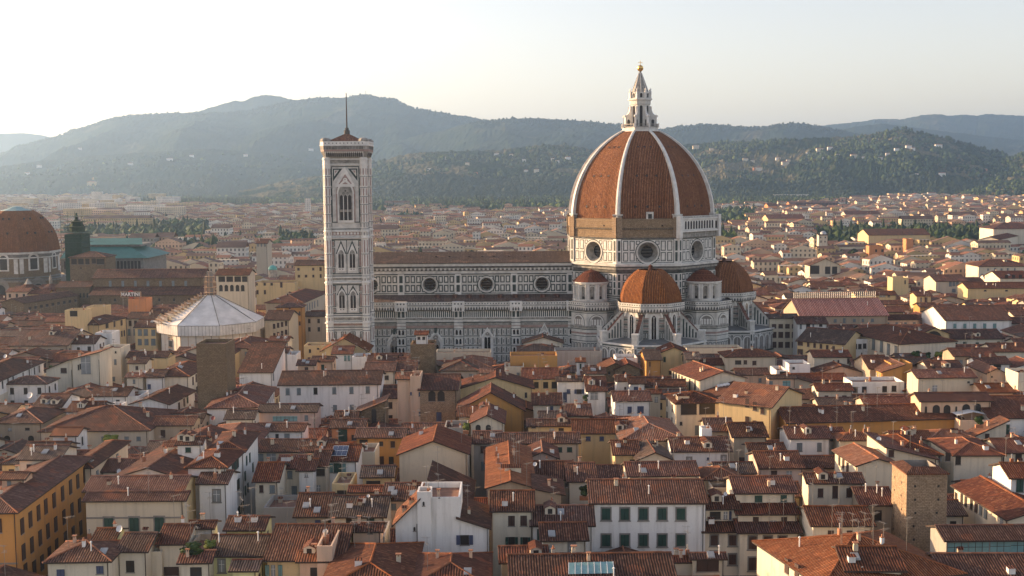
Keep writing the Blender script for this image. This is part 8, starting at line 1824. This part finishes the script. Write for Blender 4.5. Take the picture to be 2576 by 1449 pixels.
for i, (x, y, s, c) in enumerate(VIL):
    # stand it on whichever slope the eye ray meets first
    best = None; d_ = ray(x, y)
    for nme in ('hills_right_edge', 'hills_near_right', 'hills_near_middle', 'hills_left_foothill', 'hills_mountain'):
        V, w_, ny, nx, x0, x1 = HILLS[nme]; ii = int((x-x0)/(x1-x0)*nx)
        if not 0 <= ii < nx: continue
        for jj in range(ny):
            a = V[jj*w_+ii]
            if proj(a)[1] <= y+1: break
        else: continue
        if a[2] > 3 and (best is None or a[1] < best[1]): best = a
    if best is None: p = onZ(x, y, 0); best = (p.x, min(p.y, 5000), 0)
    w = s*8.5*best[1]/4000; hgt = w*.42; ax, ay, az = best; o = thing('villa', 'tmp', 'villa', (ax, ay, az), 'villas on the hillsides'); o['_w'] = 0
    mb = MB(); mb.box(-w/2, w/2, -w*.3, w*.3, -4, hgt, 'plaster_'+VW[c]); mb.build('wall', o, (0, 0, 0)); mb = MB(); e = .55
    mb.loft([(-w*e, -w*.36), (w*e, -w*.36), (w*e, w*.36), (-w*e, w*.36)], hgt, [(-w*.25, -.01), (w*.25, -.01), (w*.25, .01), (-w*.25, .01)], hgt+w*.12, 'far_roof_red'); mb.build('roof', o, (0, 0, 0))
    side = 'hillside right of the dome' if x > 1700 else ('wooded hill between bell tower and dome' if x > 900 else 'slopes left of the bell tower'); hv.append((side, VW[c], x, y, o))
hv.sort(key=lambda t: (t[0], t[1], t[2])); cn = {}
for side, cw, x, y, o in hv:
    i = cn.get((side, cw), 0); cn[(side, cw)] = i+1; o['label'] = '%s villa, %s from the left on the %s' % (cw, ORD[i] if i < 20 else 'last', side)
# mast on the mountain crest
c = onY(920, 240, 8390); o = thing('radio_mast', 'thin radio mast on the crest of the mountain', 'mast', (c.x, 8390, c.z-20)); mb = MB(); mb.bar((0, 0, 0), (0, 0, 20+onY(920, 228, 8390).z-c.z), 3.2, 'metal_pole', 4, 2.0); mb.build('mast', o, (0, 0, 0)); o['_w'] = 0
# ================================================================== keep as single houses those that show largest, the rest join the mass
from mathutils.bvhtree import BVHTree
bpy.context.view_layer.update()
allv, allp, own = [], [], []
def rootof(o):
    while o.parent: o = o.parent
    return o
for o in sc.objects:
    if o.type != 'MESH' or o.name in ('haze', 'window', 'shutter') or o.name.startswith(('window.', 'shutter.', 'antenna', 'chimney', 'satellite', 'hills', 'ground')): continue
    base = len(allv); M_ = o.matrix_world; r_ = rootof(o).name; allv.extend(M_ @ v.co for v in o.data.vertices)
    for pl in o.data.polygons: allp.append([base+i for i in pl.vertices]); own.append(r_)
base = len(allv); allv.extend(Vector(v) for v in far.v)
for f_ in far.f: allp.append([base+i for i in f_]); own.append('')
bvh = BVHTree.FromPolygons(allv, allp); hits = {}
for ox in (0, -14, 14):
    nxr, nyr = (960, 480) if ox == 0 else (480, 240)
    for j in range(nyr):
        for i in range(nxr):
            d = ray(2576*(i+.5)/nxr, 440+(1449-440)*(j+.5)/nyr).normalized(); _, _, ix, _ = bvh.ray_cast(CAM+Vector((ox, 0, 0)), d)
            if ix is not None:
                r_ = own[ix]; hh = hits.setdefault(r_, [0, 0]); hh[0 if ox == 0 else 1] += 1
for h in HEROES:
    if h.root.name not in hits: print('UNSEEN', h.root['label'])
nh = len([h for h in HEROES if h.root['category'] == 'house' and hits.get(h.root.name, [0])[0] > 0])
rank = sorted(GEN, key=lambda h: -hits.get(h.root.name, [0, 0])[0]); keep = set(id(h) for h in rank[:max(0, 300-nh)])
def drop(h):
    for c in list(h.root.children_recursive): bpy.data.objects.remove(c)
    bpy.data.objects.remove(h.root)
nmass = 0
for h in GEN:
    if id(h) in keep: continue
    if h.root.name in hits:
        nmass += 1
        for c in h.root.children_recursive:
            if c.type != 'MESH': continue
            M_ = c.matrix_world; me = c.data; uvl = me.uv_layers[0].data; names = [m.name for m in me.materials]
            for pl in me.polygons:
                far.poly([M_ @ me.vertices[i].co for i in pl.vertices], names[pl.material_index], [tuple(uvl[k].uv) for k in pl.loop_indices])
    drop(h)
fo = far.build('distant_houses'); kind(fo, 'stuff', 'mass of small tiled houses filling the gaps and the plain up to the hills', 'houses')
print('GEN', len(GEN), 'kept', len(keep), 'mass', nmass, 'heroes', len(HEROES), nh)
for o in sc.objects:
    if '_w' in o: del o['_w']
